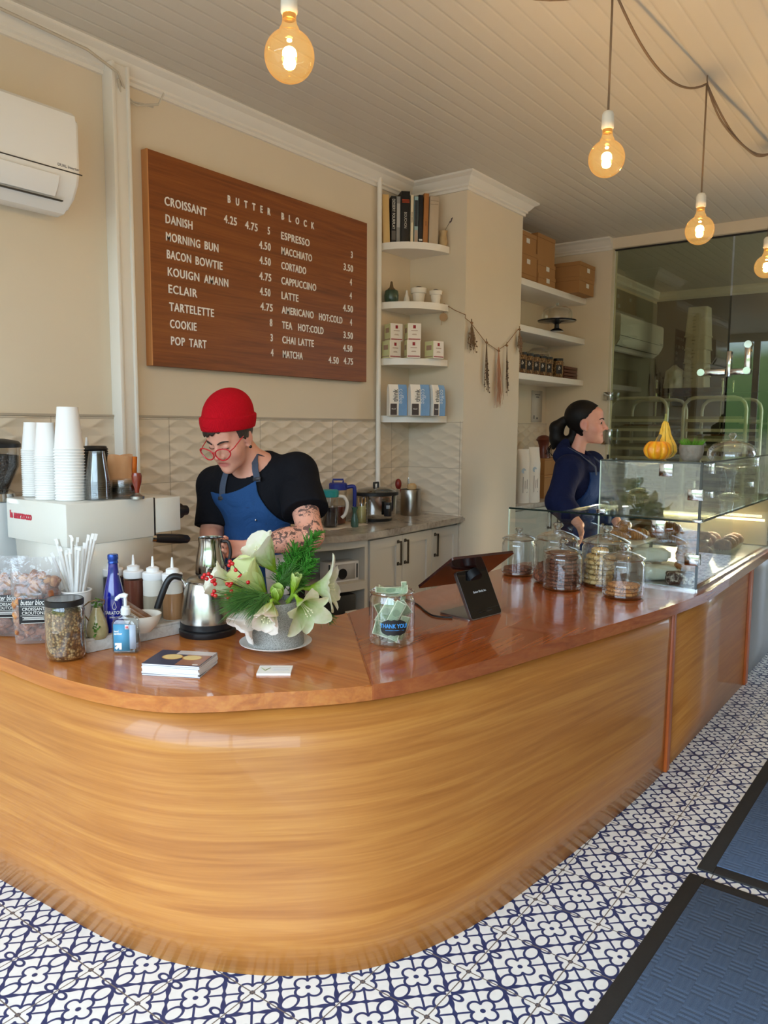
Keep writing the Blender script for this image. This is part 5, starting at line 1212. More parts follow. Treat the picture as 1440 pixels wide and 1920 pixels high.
amaryllis((0.182,0.963,0.919), fdir(0.98, 0.08, 0.05), 0.146, 0.86, PW, 'white amaryllis trumpet seen from the side at the far right', 7, stem_to=mouth+Vector((0.03, 0.0, 0)), width=0.46, ruffle=0.3)
amaryllis((0.051,0.965,0.898), fdir(0.15, 0.9, 0.3), 0.060, 0.10, PG, 'small closed green amaryllis bud over the pot rim', 8, stamens=False, stem_to=mouth+Vector((0.01, -0.02, 0)), width=0.85, curl=0, name='amaryllis_bud')
amaryllis((0.1,0.939,0.921), fdir(0.25, 0.95, 0.1), 0.071, 0.16, PG, 'pointed green amaryllis bud standing right of centre', 9, stamens=False, stem_to=mouth+Vector((0.02, -0.01, 0)), width=0.5, curl=0, name='amaryllis_bud')
NEED = mat('pine_needle', (66, 110, 44), 0.55, nscale=30, namp=0.25); CED = mat('cedar_green', (64, 132, 40), 0.55, nscale=40, namp=0.35); BRK = mat('twig_bark', (78, 58, 44), 0.8)
BERRY = mat('berry_red', (196, 24, 30), 0.2, coat=0.4)
def needles(root, tip, n, L, spread, lab, seed):
    """pine sprig: needles fanning forward from a twig"""
    g = thing('pine_sprig', lab, 'greenery', root, 0, 'evergreen sprigs'); rnd = random.Random(seed); d = Vector(tip)-Vector(root); b = MB()
    for k in range(n):
        s = rnd.uniform(0.0, 0.65); p0 = d*s; dr = (d.normalized()+Vector((rnd.gauss(0, spread), rnd.gauss(0, spread), rnd.gauss(0, spread)))).normalized(); l_ = L*rnd.uniform(0.7, 1.1)
        p1 = p0+dr*l_*0.5; p2 = p0+dr*l_+Vector((0, 0, -0.012*rnd.random())); b.tube([p0, p1, p2], [0.0010, 0.0009, 0.0004], 4, cap=False)
    b.build('needles', NEED, g); MB().tube([(0, 0, 0), d*0.4, d*0.75], 0.0024, 6).build('twig', BRK, g); return g
needles((0.015,0.969,0.932), (-0.074,1.019,0.913), 260, 0.105, 0.30, 'long pine needles fanning to the left of the pot', 21)
needles((0.016,0.952,0.934), (-0.045,0.96,0.896), 120, 0.075, 0.34, 'pine needles drooping over the front blooms', 22)
needles((0.087,0.993,0.944), (0.116,0.96,0.972), 160, 0.075, 0.45, 'dark pine needles in the middle of the arrangement', 23)
needles((0.222,0.927,0.837), (0.243,0.894,0.816), 60, 0.040, 0.35, 'short pine tuft behind the right drooping bloom', 24)
def cedar(root, tip, n, lab, seed, side=0.045):
    """feathery cedar spray: a twig with tapering branchlets of scale leaves"""
    g = thing('cedar_sprig', lab, 'greenery', root, 0, 'evergreen sprigs'); rnd = random.Random(seed); d = Vector(tip)-Vector(root); b = MB(); tw_ = MB()
    tw_.tube([(0, 0, 0), d*0.5+Vector((0, 0, 0.004)), d], [0.0026, 0.0018, 0.001], 6)
    for k in range(n):
        s = 0.12+0.88*k/n+rnd.uniform(-.02, .02); p0 = d*s; l_ = side*(1.15-0.55*s)*rnd.uniform(0.7, 1.2)
        q = Vector((rnd.gauss(0, 1), rnd.gauss(0, 1), rnd.gauss(0, 0.7))); q = (q-d.normalized()*q.dot(d.normalized())).normalized(); dr = (d.normalized()*0.85+q).normalized()
        for j in range(7):
            u = (j+0.6)/7; c = p0+dr*l_*u; w = l_*0.26*(1-u*0.6)
            for sg in (-1, 1):
                e_ = c+(dr*0.8+q.cross(d.normalized())*sg*0.9+Vector((rnd.gauss(0, .2), rnd.gauss(0, .2), rnd.gauss(0, .2)))).normalized()*w; b.tube([c, e_], [0.0019, 0.0008], 4, cap=False)
        b.tube([p0, p0+dr*l_], [0.0018, 0.0008], 4, cap=False)
    b.build('scale_leaves', CED, g); tw_.build('twig', BRK, g); return g
cedar((0.139,1.019,0.911), (0.265,0.984,1.094), 120, 'tall feathery cedar sprig rising at the upper right', 31, 0.055)
cedar((0.132,1.012,0.917), (0.192,1.006,1.046), 110, 'thick cedar sprig behind the top amaryllis', 32, 0.060)
cedar((0.135,0.991,0.915), (0.202,0.952,1.01), 96, 'cedar sprig leaning right over the side blooms', 33, 0.058)
cedar((0.115,1.001,0.917), (0.131,1.011,0.996), 46, 'short cedar sprig at the centre of the arrangement', 34, 0.040)
def berry_branch(pts, berries, lab):
    g = thing('berry_branch', lab, 'berries', pts[0], 0, 'red winterberry twigs'); o = Vector(pts[0])
    MB().tube([Vector(p)-o for p in pts], [0.0022]+[0.0017]*(len(pts)-2)+[0.001], 6).build('twig', BRK, g)
    for q in berries: MB().ball(Vector(q)-o, 0.0066, 14, 10).build('berry', BERRY, g)
berry_branch([(0.078,1.033,0.907), (-0.013,1.06,0.945), (-0.069,1.092,0.977), (-0.105,1.125,0.989)],
 [(-0.107,1.119,0.99), (-0.102,1.106,0.994), (-0.092,1.106,0.983), (-0.107,1.109,0.979), (-0.108,1.127,0.981), (-0.097,1.095,0.971), (-0.093,1.087,0.963), (-0.087,1.097,0.973), (-0.057,1.071,0.959), (-0.059,1.057,0.956), (-0.049,1.061,0.961)], 'red berry twig reaching farthest left over the kettle')
berry_branch([(0.073,1.04,0.916), (0.004,1.041,0.965), (-0.03,1.061,1.006), (-0.038,1.076,1.03)],
 [(-0.042,1.073,1.029), (-0.041,1.063,1.023), (-0.041,1.078,1.016), (-0.037,1.053,1.003), (-0.032,1.042,0.98), (-0.022,1.045,0.983), (-0.017,1.019,0.965), (-0.031,1.048,0.972)], 'red berry twig rising to the left in front of the blooms')
berry_branch([(0.046,1.025,0.905), (-0.017,1.044,0.92), (-0.061,1.071,0.927), (-0.092,1.097,0.936)],
 [(-0.093,1.091,0.94), (-0.097,1.094,0.929), (-0.095,1.083,0.926), (-0.068,1.063,0.926), (-0.065,1.058,0.92), (-0.053,1.052,0.924), (-0.051,1.059,0.936), (-0.066,1.057,0.906)], 'lowest red berry twig beside the kettle body')
# ================================================================ TIP JAR
tq = (0.3648,0.7343,0.079,0.194)
TJ = Vector((tq[0], tq[1], HC)); tr_ = 0.077
g = thing('tip_jar', 'round glass tip jar stuffed with dollar bills, black label on it', 'jar', TJ)
MB().lathe([(0, 0.001), (tr_*0.86, 0.001), (tr_*0.98, 0.010), (tr_, 0.026), (tr_, 0.140), (tr_*0.97, 0.156), (tr_*0.90, 0.166), (tr_*0.905, 0.171), (tr_*0.94, 0.174)], seg=56, cap=False).build('glass', GJ, g)
MB().tube([(tr_*0.93*math.cos(a*0.1257), tr_*0.93*math.sin(a*0.1257), 0.176) for a in range(50)], 0.0038, 8, closed=True).build('rim', glass('thick_glass_rim', (0.78, 0.82, 0.80), 0.95, 1.5, 0.18), g)
av = math.atan2(-0.7754-TJ.y, -1.7105-TJ.x)
b = MB(); la = av+0.10
def ovl(u, v):
    th = (u-0.5)*2; hh = 0.0255*math.sqrt(max(0, 1-th**4))*(1+0.05*math.cos(th*14)); a = la+th*0.045/tr_
    return ((tr_+0.0012)*math.cos(a), (tr_+0.0012)*math.sin(a), 0.070+(v-0.5)*2*hh)
b.grid(ovl, 30, 8); b.build('label', LBK, g)
CH = mat('chalk_blue', (70, 160, 236), 0.6)
MB().mesh(wrap_text(text_mesh('THANK YOU!', 0.0135, 0.80, 0.0008, align='CENTER', bold=0.0003), tr_+0.0016, la, 0.069)).build('lettering', CH, g, smooth=False)
b = MB(); b.tube([((tr_+0.0016)*math.cos(la+x/tr_), (tr_+0.0016)*math.sin(la+x/tr_), 0.061) for x in (-0.028, -0.01, 0.01, 0.034)], 0.0006, 4); b.build('underline', CH, g)
def bill_mat():
    t = NT('banknote_print'); v = t.coord('UV'); sp = t.n('ShaderNodeSeparateXYZ'); t.l(v, sp.inputs[0]); u, w_ = sp.outputs[0], sp.outputs[1]; m = t.math
    ed = m('MINIMUM', m('MINIMUM', u, m('SUBTRACT', 1.0, u)), m('MULTIPLY', m('MINIMUM', w_, m('SUBTRACT', 1.0, w_)), 0.45))
    ins_ = m('GREATER_THAN', ed, 0.035); cd = m('SQRT', m('ADD', m('POWER', m('MULTIPLY', m('SUBTRACT', u, 0.5), 2.3), 2.0), m('POWER', m('SUBTRACT', w_, 0.5), 2.0)))
    mp = t.n('ShaderNodeMapping'); mp.inputs['Scale'].default_value = (60, 26, 1); t.l(v, mp.inputs[0]); n = t.noise(mp.outputs[0], 1.0, 3.0)
    pr_n = m('MULTIPLY', ins_, m('GREATER_THAN', n, 0.46)); oval = m('LESS_THAN', cd, 0.33)
    c = t.mix(pr_n, lin((206, 212, 186)), lin((112, 142, 106))); c = t.mix(m('MULTIPLY', oval, 0.55), c, lin((84, 112, 86)))
    t.principled(c, 0.7); return t.m
BILL = bill_mat()
def bill(c, axis, up, bend, lab, W=0.092, Hh=0.040):
    """paper note bent about its short side"""
    ax = Vector(axis).normalized(); upv = Vector(up).normalized(); nn = ax.cross(upv).normalized()
    bm_ = bmesh.new(); uvl = bm_.loops.layers.uv.new('UVMap'); N = 14; V = []
    for i in range(N+1):
        u = i/N; a = (u-0.5)*bend
        if abs(bend) < 0.05: off = ax*((u-0.5)*W)
        else: Rr = W/bend; off = ax*(Rr*math.sin(a))+nn*(Rr*(1-math.cos(a)))
        V.append([bm_.verts.new(off+upv*((v-0.5)*Hh)+nn*0.002*math.sin(v*5+u*7)) for v in (0, .25, .5, .75, 1)])
    for i in range(N):
        for j in range(4):
            f = bm_.faces.new((V[i][j], V[i+1][j], V[i+1][j+1], V[i][j+1])); f.smooth = True
            for lp, (a, c_) in zip(f.loops, ((i, j), (i+1, j), (i+1, j+1), (i, j+1))): lp[uvl].uv = (a/N, c_/4)
    me = bpy.data.meshes.new('banknote'); bm_.to_mesh(me); bm_.free(); me.materials.append(BILL)
    o = bpy.data.objects.new('banknote', me); col.objects.link(o); o.location = TJ+Vector(c); sm = o.modifiers.new('paper', 'SOLIDIFY'); sm.thickness = 0.0004
    tag(o, lab, 'banknote', 'dollar bills in the tip jar')
vr = Vector((math.sin(_yaw), -math.cos(_yaw), 0)); vf = Vector((math.cos(_yaw), math.sin(_yaw), 0))
def rel(x, y, z): return vr*x+vf*y+Vector((0, 0, z))
bill(rel(-0.018, -0.042, 0.115), vr*0.5+Vector((0, 0, 0.86)), vr*0.86-Vector((0, 0, .5))+vf*0.1, 0.7, 'green dollar bill curved upright at the upper left of the tip jar')
bill(rel(0.014, -0.046, 0.112), vr*0.45+Vector((0, 0, 0.9)), vr*0.9-Vector((0, 0, .45)), -0.5, 'green dollar bill slanting beside the upper left one in the jar', 0.085, 0.036)
bill(rel(-0.018, -0.040, 0.052), vr*0.9-Vector((0, 0, .35)), vr*0.3+Vector((0, 0, 1))+vf*0.1, 1.3, 'dollar bill curled low at the left behind the label', 0.095, 0.050)
bill(rel(0.036, -0.025, 0.055), vr*0.35+Vector((0, 0, 1)), vr*1-Vector((0, 0, .3))+vf*0.5, 0.4, 'dollar bill standing at the right of the label', 0.085, 0.036)
bill(rel(-0.004, 0.0, 0.178), vr*1+vf*0.25, vf*0.5+Vector((0, 0, 0.7)), 1.1, 'folded dollar bill lying across the jar mouth', 0.118, 0.022)
bill(rel(0.006, 0.008, 0.168), vr*1-vf*0.1, vf*0.6+Vector((0, 0, 0.6)), 2.2, 'curled dollar bill just under the mouth of the jar', 0.118, 0.030)
bill(rel(0.040, 0.006, 0.162), vr*0.1+Vector((0, 0, 1)), vr*0.8+vf*0.5, 0.8, 'dollar bill poking up out of the jar at the right', 0.090, 0.022)
bill(rel(-0.034, -0.022, 0.085), Vector((0, 0, 1))-vr*0.1, vr*0.4+vf*0.9, 0.9, 'dollar bill pressed against the left wall of the jar', 0.11, 0.05)
bill(rel(0.012, 0.015, 0.095), vr*0.8+Vector((0, 0, 0.6)), Vector((0, 0, 0.8))-vr*0.6, 1.6, 'crumpled dollar bill in the middle of the jar', 0.12, 0.055)
COIN = mat('coin_nickel', (170, 164, 152), 0.3, 1.0); rnd = random.Random(9)
for k in range(9):
    a = rnd.uniform(3.6, 5.6) if k < 6 else rnd.uniform(0, 3); rr = rnd.uniform(0.030, 0.050); c = vr*(rr*math.cos(a))+vf*(rr*math.sin(a))
    M = Matrix.Translation(TJ+c+Vector((0, 0, 0.016+0.004*(k % 3)))) @ Matrix.Rotation(rnd.uniform(0.3, 1.1), 4, vr*rnd.uniform(.4, 1)+vf*rnd.uniform(-.5, .5))
    o = MB().lathe([(0, -0.0008), (0.011, -0.0008), (0.0115, 0), (0.011, 0.0008), (0, 0.0008)], seg=24, M=M).build('coin', COIN); tag(o, 'silver coin at the bottom of the tip jar', 'coin', 'coins in the tip jar')
# ================================================================ REGISTER
ra = R(-9.31)
pos = thing('card_register', 'black tablet register on an angled stand facing the staff', 'register', (0.8715, 0.651, HC), ra)
GLB = mat('gloss_black_screen', (14, 14, 16), 0.06, coat=0.6); ALU = mat('stand_aluminium', (150, 150, 152), 0.35, 1.0)
lw = 0.1854; ty, tz = 0.0858, 0.172
nrm_ = Vector((0, -tz, ty)).normalized(); upl = Vector((0, ty, tz)).normalized(); ll = math.hypot(ty, tz)
LM = frame((0, 0, 0.002), (1, 0, 0), upl)
def rrect(w, h, r, y0=0.0):
    o = []
    for cx_, cy_, a0 in ((w/2-r, y0+h-r, 0), (-w/2+r, y0+h-r, 90), (-w/2+r, y0+r, 180), (w/2-r, y0+r, 270)):
        for k in range(5): o.append((cx_+r*math.cos(R(a0+22.5*k)), cy_+r*math.sin(R(a0+22.5*k))))
    return o
MB().prism(rrect(lw, ll, 0.012), -0.012, -0.0005, LM).build('stand_leg', ALU, pos)
MB().prism(rrect(lw-0.006, ll-0.006, 0.011, 0.003), -0.0005, 0.0008, LM).build('customer_screen', GLB, pos)
b = MB(); b.box((0, 0.032, 0.0012), (lw-0.02, 0.0012, 0.0006), LM); b.box((0, 0.022, 0.0012), (0.075, 0.005, 0.0006), LM); b.build('card_slot', mat('slot_black', (4, 4, 4), 0.3), pos)
MB().mesh(text_mesh('Butter Block, Inc.', 0.0085, 0.92, 0.0004, align='CENTER'), frame(LM @ Vector((0.006, 0.098, 0.0011)), (1, 0, 0), upl)).build('lettering', mat('screen_text', (200, 204, 208), 0.5, emit=(150, 156, 160), estr=0.35), pos, smooth=False)
MB().prism(rrect(lw, 0.165, 0.018), 0.0, 0.007, Matrix.Translation((0, 0.004, 0))).build('foot_plate', ALU, pos)
tt = 0.59243
TM = Matrix.Translation((-0.0109, 0.1024, 0.1726)) @ Matrix.Rotation(-0.18542, 4, 'Z') @ Matrix.Rotation(-tt, 4, 'X')
MB().prism(rrect(0.303, 0.262, 0.012, -0.131), -0.006, 0.004, TM).build('tablet_case', mat('tablet_back_reflection', (58, 30, 26), 0.12, coat=0.5), pos)  # reddish reflection put into the colour of the black back
MB().prism(rrect(0.285, 0.244, 0.008, -0.122), 0.004, 0.0048, TM).build('tablet_screen', GLB, pos)
MB().tube([(0.0, 0.06, 0.14), (0.0, 0.085, 0.162)], 0.03, 12).build('hinge', BLKP, pos)
o = MB().tube(smooth_path([(0.77,0.745,0.739), (0.749,0.811,0.739), (0.792,0.882,0.739), (0.852,0.952,0.739), (0.896,1.02,0.739), (0.951,1.146,0.739)], 5), 0.0035, 8).build('power_cord', BLKP); tag(o, 'black power cord running from the register across the counter', 'cord')
# ================================================================ COOKIE JARS
def cookie_jar(c, r, h, kr, lab):
    """round glass jar with a shoulder, glass lid and knob; h = body height, knob above"""
    g = thing('cookie_jar', lab, 'jar', (c[0], c[1], HC), 0, 'glass cookie jars')
    MB().lathe([(0, 0.002), (r*0.88, 0.002), (r*0.985, 0.010), (r, 0.024), (r, h*0.82), (r*0.985, h*0.90), (r*0.90, h*0.955), (r*0.89, h*0.985), (r*0.93, h)], seg=48, cap=False).build('glass', GJ, g)
    MB().lathe([(0, 0.004), (r*0.86, 0.004), (r*0.95, 0.012), (r*0.955, 0.018), (r*0.8, 0.010), (0, 0.009)], seg=40).build('thick_base', MATS['thick_glass_rim'], g)
    ld = MB().lathe([(r*0.85, h-0.004), (r*0.97, h), (r*0.99, h+0.004), (r*0.96, h+0.008), (r*0.7, h+kr*0.30), (r*0.35, h+kr*0.46), (r*0.18, h+kr*0.52)], seg=44, cap=False).build('lid', GJ, g)
    MB().tube([(r*0.975*math.cos(a*0.1571), r*0.975*math.sin(a*0.1571), h+0.003) for a in range(40)], 0.003, 7, closed=True).build('lid_rim', MATS['thick_glass_rim'], ld)
    MB().lathe([(r*0.18, h+kr*0.50), (r*0.12, h+kr*0.56), (r*0.14, h+kr*0.64), (r*0.24, h+kr*0.74), (r*0.26, h+kr*0.84), (r*0.20, h+kr*0.96), (0, h+kr)], seg=28, cap=False).build('knob', MATS['thick_glass_rim'], ld)
    return g
J1 = (1.727, 0.959); J2 = (1.676, 0.735); J3 = (1.547, 0.648); J4 = (1.743, 0.524); J5 = (1.553, 0.372)
cookie_jar(J1, 0.0805, 0.176, 0.060, 'cookie jar farthest left, a single dark cookie at its bottom')
cookie_jar(J2, 0.104, 0.205, 0.078, 'big cookie jar at the back, almost empty')
cookie_jar(J3, 0.0855, 0.166, 0.058, 'cookie jar full of stacked chocolate cookies')
cookie_jar(J4, 0.108, 0.200, 0.078, 'big cookie jar with a tall stack of pale cookies')
cookie_jar(J5, 0.0885, 0.166, 0.066, 'cookie jar in front with a few golden cookies')
def cookie_mat(name, c0, c1, c2):
    t = NT(name); v = t.coord('Object'); n = t.noise(v, 55, 4.0, 0.65); vo = t.n('ShaderNodeTexVoronoi', feature='DISTANCE_TO_EDGE'); t.l(v, vo.inputs[0]); vo.inputs['Scale'].default_value = 38
    cr = t.math('MULTIPLY', vo.outputs['Distance'], 14.0, clamp=True)
    c = t.ramp(n, [(0.32, lin(c0)), (0.5, lin(c1)), (0.68, lin(c2))]); c = t.mix(cr, lin(tuple(x*0.72 for x in c0)), c)
    t.principled(c, 0.7, normal=t.bump(t.math('ADD', n, cr), 0.6, 0.006)); return t.m
CKD = cookie_mat('chocolate_cookie', (78, 44, 32), (120, 72, 52), (152, 98, 72)); CKG = cookie_mat('golden_cookie', (160, 100, 50), (196, 134, 76), (216, 164, 104)); CKP = cookie_mat('pale_cookie', (190, 152, 92), (216, 184, 124), (232, 208, 156))
def cookie_proto(name, r, t_, m, seed, lab=''):
    rnd = random.Random(seed)
    def f(r_, z): return (r_, z)
    b = MB().lathe([(0, 0), (r*0.90, 0), (r*0.985, t_*0.25), (r, t_*0.5), (r*0.95, t_*0.82), (r*0.7, t_*0.98), (0, t_)], seg=34)
    for v in b.b.verts:
        n = mnoise.noise(Vector((v.co.x*38+seed, v.co.y*38, v.co.z*30))); k = 1+0.05*n; v.co.x *= k; v.co.y *= k
        if v.co.z > t_*0.3: v.co.z += 0.0016*mnoise.noise(Vector((v.co.x*90, v.co.y*90+seed, 0)))
    o = b.build(name, m, angle=60); tag(o, lab, 'cookie'); return o
def pile(proto, c, z, n, step, lab_top, lab, group, j=0.006, tilt=0.04, seed=1):
    rnd = random.Random(seed)
    for k in range(n):
        o = proto if k == 0 else proto.copy()
        if k: col.objects.link(o)
        o.location = (c[0]+rnd.uniform(-j, j), c[1]+rnd.uniform(-j, j), z+k*step); o.rotation_euler = (rnd.uniform(-tilt, tilt), rnd.uniform(-tilt, tilt), rnd.uniform(0, 6))
        o['label'] = lab_top if k == n-1 else lab; o['group'] = group
z0 = HC+0.010
pile(cookie_proto('cookie', 0.070, 0.015, CKD, 1), J1, z0, 2, 0.0155, 'dark chocolate cookie alone at the bottom of the left jar', 'dark chocolate cookie under the one in the left jar', 'chocolate cookies in the left jar', 0.003, 0.01)
pile(cookie_proto('cookie', 0.070, 0.0150, CKD, 2), J3, z0, 10, 0.0158, 'topmost chocolate cookie of the tall dark stack', 'chocolate cookie in the tall dark stack in its jar', 'chocolate cookies in the front left jar', 0.005, 0.02)
pile(cookie_proto('cookie', 0.066, 0.022, CKP, 3), (J4[0]-0.020, J4[1]+0.022), z0, 6, 0.0228, 'topmost pale cookie of the pale stack', 'pale sugar cookie in the tall pale stack', 'pale cookies in the big jar', 0.006, 0.03)
o = cookie_proto('cookie', 0.040, 0.026, CKP, 13, 'smaller pale cookie balanced on the pale stack'); o.location = (J4[0]-0.018, J4[1]+0.022, z0+0.139); o['group'] = 'pale cookies in the big jar'
pile(cookie_proto('cookie', 0.068, 0.0160, CKG, 4), J5, z0, 3, 0.0166, 'golden cracked cookie on top of the three in front', 'golden cookie under the top one in the front jar', 'golden cookies in the front jar', 0.006, 0.02)
pile(cookie_proto('cookie', 0.060, 0.015, CKD, 5), (J2[0]-0.025, J2[1]+0.030), z0, 2, 0.0155, 'chocolate cookie visible low in the big back jar', 'lower chocolate cookie in the big back jar', 'chocolate cookies in the back jar', 0.006, 0.02)
o = cookie_proto('cookie', 0.052, 0.015, CKD, 6, 'chocolate cookie leaning on the wall of the back jar'); o.location = (J2[0]-0.072, J2[1]+0.035, z0+0.045); o.rotation_euler = (0, R(62), R(155)); o['group'] = 'chocolate cookies in the back jar'

# ================================================================ DISPLAY CASE
CX0, CX1, CY0, CYM, CYB = 1.863, 3.48, 0.153, 0.610, 1.085
ZB, ZM, ZT2 = HC+0.008, 1.045, 1.305
GC = glass('case_glass', (0.955, 0.985, 0.965), 0.8, 2.6, 0.06)
GE = mat('glass_edge_dark', (26, 40, 36), 0.1, coat=0.4)
case = thing('display_case', 'glass pastry display case with chrome clamps on the far part of the counter', 'display case', (CX0, CY0, HC))
def P3(x, y, z): return (x-CX0, y-CY0, z-HC)
def pane(name, x0, x1, y0, y1, z0, z1):
    return MB().box(P3((x0+x1)/2, (y0+y1)/2, (z0+z1)/2), (max(x1-x0, .006), max(y1-y0, .006), max(z1-z0, .006))).build(name, GC, case, smooth=False)
pane('side_pane', CX0, CX0, CY0, CYB, ZB, ZM); pane('upper_side_pane', CX0, CX0, CY0, CYM, ZM+0.01, ZT2)
pane('front_pane', CX0, CX1, CY0, CY0, ZB, ZM); pane('upper_front_pane', CX0, CX1, CY0, CY0, ZM+0.01, ZT2)
CYS = 0.80
pane('glass_shelf', CX0, CX1, CY0, CYS, ZM, ZM); pane('glass_top', CX0, 2.75, CY0, CYM, ZT2, ZT2)
pane('divider_pane', 2.55, 2.55, CY0+0.02, CYS-0.03, ZB, ZM-0.004); pane('back_pane', CX0, CX1, CYM, CYM, ZM+0.01, ZT2-0.004)
b = MB()
b.box(P3(CX0-0.001, (CY0+CYB)/2, ZM), (0.009, CYB-CY0, 0.008)); b.box(P3((CX0+CX1)/2, CY0-0.001, ZM), (CX1-CX0, 0.009, 0.008))
b.box(P3(CX0-0.001, (CY0+CYM)/2, ZT2), (0.009, CYM-CY0, 0.007)); b.box(P3((CX0+CX1)/2, CY0-0.001, ZT2), (CX1-CX0, 0.009, 0.007))
b.box(P3(CX0, CY0, (ZB+ZT2)/2), (0.010, 0.010, ZT2-ZB))
b.build('dark_glass_edges', GE, case, smooth=False)
b = MB()
for y in (CYM, CYB): b.box(P3(CX0, y, (ZB+(ZT2 if y == CYM else ZM))/2), (0.009, 0.004, (ZT2 if y == CYM else ZM)-ZB))
b.build('pale_glass_edges', mat('glass_edge_pale', (206, 226, 214), 0.15, coat=0.3), case, smooth=False)
b = MB(); b.box(P3(CX0+0.004, (CY0+CYB)/2, HC+0.005), (0.022, CYB-CY0, 0.010)); b.box(P3((CX0+CX1)/2, CY0+0.004, HC+0.005), (CX1-CX0, 0.022, 0.010))
b.build('base_channel', mat('case_channel', (196, 200, 198), 0.25, 1.0), case, smooth=False)
MB().box(P3((CX0+CX1)/2, (CY0+CYS)/2+0.01, HC+0.004), (CX1-CX0-0.04, CYS-CY0-0.05, 0.008)).build('case_floor', mat('case_floor_grey', (120, 124, 120), 0.3), case, smooth=False)
def clamp(x, y, z, sx_, sy_, sz_): MB().box(P3(x, y, z), (sx_, sy_, sz_), bev=0.003).build('clamp', CHROME, case)
clamp(CX0-0.004, 0.305, 1.270, 0.014, 0.060, 0.058); clamp(CX0-0.004, 0.330, 1.013, 0.014, 0.060, 0.058)
for z in (1.165, 0.875): clamp(CX0+0.010, CY0+0.022, z, 0.040, 0.062, 0.050)
clamp(CX0+0.02, CY0+0.01, 1.048, 0.06, 0.04, 0.014)
clamp(2.05, CY0-0.002, 1.275, 0.045, 0.014, 0.05); clamp(2.05, CY0-0.002, 1.155, 0.03, 0.014, 0.03); clamp(3.0, CY0-0.002, 1.275, 0.045, 0.014, 0.05); clamp(2.9, CY0, 1.155, 0.04, 0.016, 0.03)
clamp(CX0-0.002, CYM-0.01, 1.064, 0.02, 0.04, 0.02)
LEDM = mat('led_strip_glow', (255, 240, 200), 0.5, emit=(255, 226, 160), estr=12.0)
MB().box(P3(CX1-0.06, 0.48, 0.905), (0.010, 0.60, 0.012)).build('led_strip', LEDM, case, smooth=False)
MB().box(P3(CX1-0.01, 0.48, (ZB+ZM)/2), (0.012, 0.62, ZM-ZB-0.01)).build('end_panel', mat('case_end_panel', (206, 200, 180), 0.4), case, smooth=False)
ledl = bpy.data.lights.new('case_light', 'AREA'); ledl.shape = 'RECTANGLE'; ledl.size = 0.02; ledl.size_y = 0.6; ledl.energy = 10.0; ledl.color = (1.0, 0.84, 0.58)
lo = bpy.data.objects.new('case_light', ledl); col.objects.link(lo); lo.parent = case; lo.location = P3(CX1-0.075, 0.48, 0.93); lo.rotation_euler = (0, R(60), 0)
# ---- pastries in the case
ZF = HC+0.009
WAX = mat('waxed_paper_wrap', (206, 204, 188), 0.45, nscale=14, namp=0.08, bump=0.5, bscale=26)
def parcel(c, rz, w, d, h, lab):
    def f(u, v):
        a = u*2*math.pi; s = 1-0.10*abs(v-0.5)*2; n = mnoise.noise(Vector((math.cos(a)*2.2, math.sin(a)*2.2, v*5+c[0]*9)))*0.006
        x = (v-0.5)*w; y = (d/2*s+n)*(abs(math.cos(a))**0.6)*(1 if math.cos(a) >= 0 else -1); z = h/2+(h/2*s+n)*(abs(math.sin(a))**0.6)*(1 if math.sin(a) >= 0 else -1)
        k = 1.0 if 0.06 < v < 0.94 else 0.55
        return (x, y*k, h/2+(z-h/2)*k)
    b = MB().grid(f, 30, 18, closed_u=True); b.b.verts.ensure_lookup_table()
    o = b.build('wrapped_sandwich', WAX, angle=70); o.location = c; o.rotation_euler = (0, 0, rz); tag(o, lab, 'wrapped food', 'wrapped parcels in the case'); return o
parcel((1.985, 0.355, ZF), R(-60), 0.19, 0.088, 0.070, 'lower white paper-wrapped parcel at the front of the display case')
parcel((2.050, 0.420, ZF+0.071), R(-50), 0.19, 0.085, 0.066, 'upper white paper-wrapped parcel lying on the other in the case')
parcel((2.11, 0.52, ZF), R(-40), 0.18, 0.09, 0.06, 'paper-wrapped parcel at the back left of the display case')
def crumb_mat(name, c0, c1, c2, sc=60):
    t = NT(name); v = t.coord('Object'); n = t.noise(v, sc, 4.0, 0.7); t.principled(t.ramp(n, [(0.35, lin(c0)), (0.5, lin(c1)), (0.64, lin(c2))]), 0.6, normal=t.bump(n, 0.6, 0.006)); return t.m
BRW = crumb_mat('brownie_dusted', (46, 26, 20), (70, 44, 36), (206, 192, 178), 34)
def loaf(c, rz, w, d, h, m, lab, name, cat):
    b = MB(); b.box((0, 0, h/2), (w, d, h), bev=0.012, seg=3)
    bmesh.ops.subdivide_edges(b.b, edges=[e_ for e_ in b.b.edges if e_.calc_length() > 0.03], cuts=4, use_grid_fill=True)
    for v in b.b.verts: v.co += Vector((1, 1, 1))*0.004*mnoise.noise(v.co*40)
    o = b.build(name, m, angle=60); o.location = c; o.rotation_euler = (0, 0, rz); tag(o, lab, cat); return o
loaf((1.950, 0.245, ZF), R(-62), 0.125, 0.075, 0.055, BRW, 'dark brownie loaf dusted with sugar at the case corner', 'brownie_loaf', 'cake')
SCN = crumb_mat('biscuit_crust', (132, 78, 36), (172, 112, 60), (198, 142, 88), 40)
big = cookie_proto('scone', 0.072, 0.034, SCN, 17)
pile(big, (2.165, 0.262), ZF, 3, 0.036, 'golden round scone topping the stack behind the case corner', 'golden round scone in the stack behind the case corner', 'stacked scones in the case', 0.006, 0.04)
big2 = cookie_proto('scone', 0.075, 0.036, SCN, 19)
pile(big2, (2.33, 0.300), ZF+0.012, 5, 0.038, 'topmost scone of the tallest scone stack in the case', 'scone in the tallest stack in the case', 'tall stack of scones in the case', 0.008, 0.05, 3)
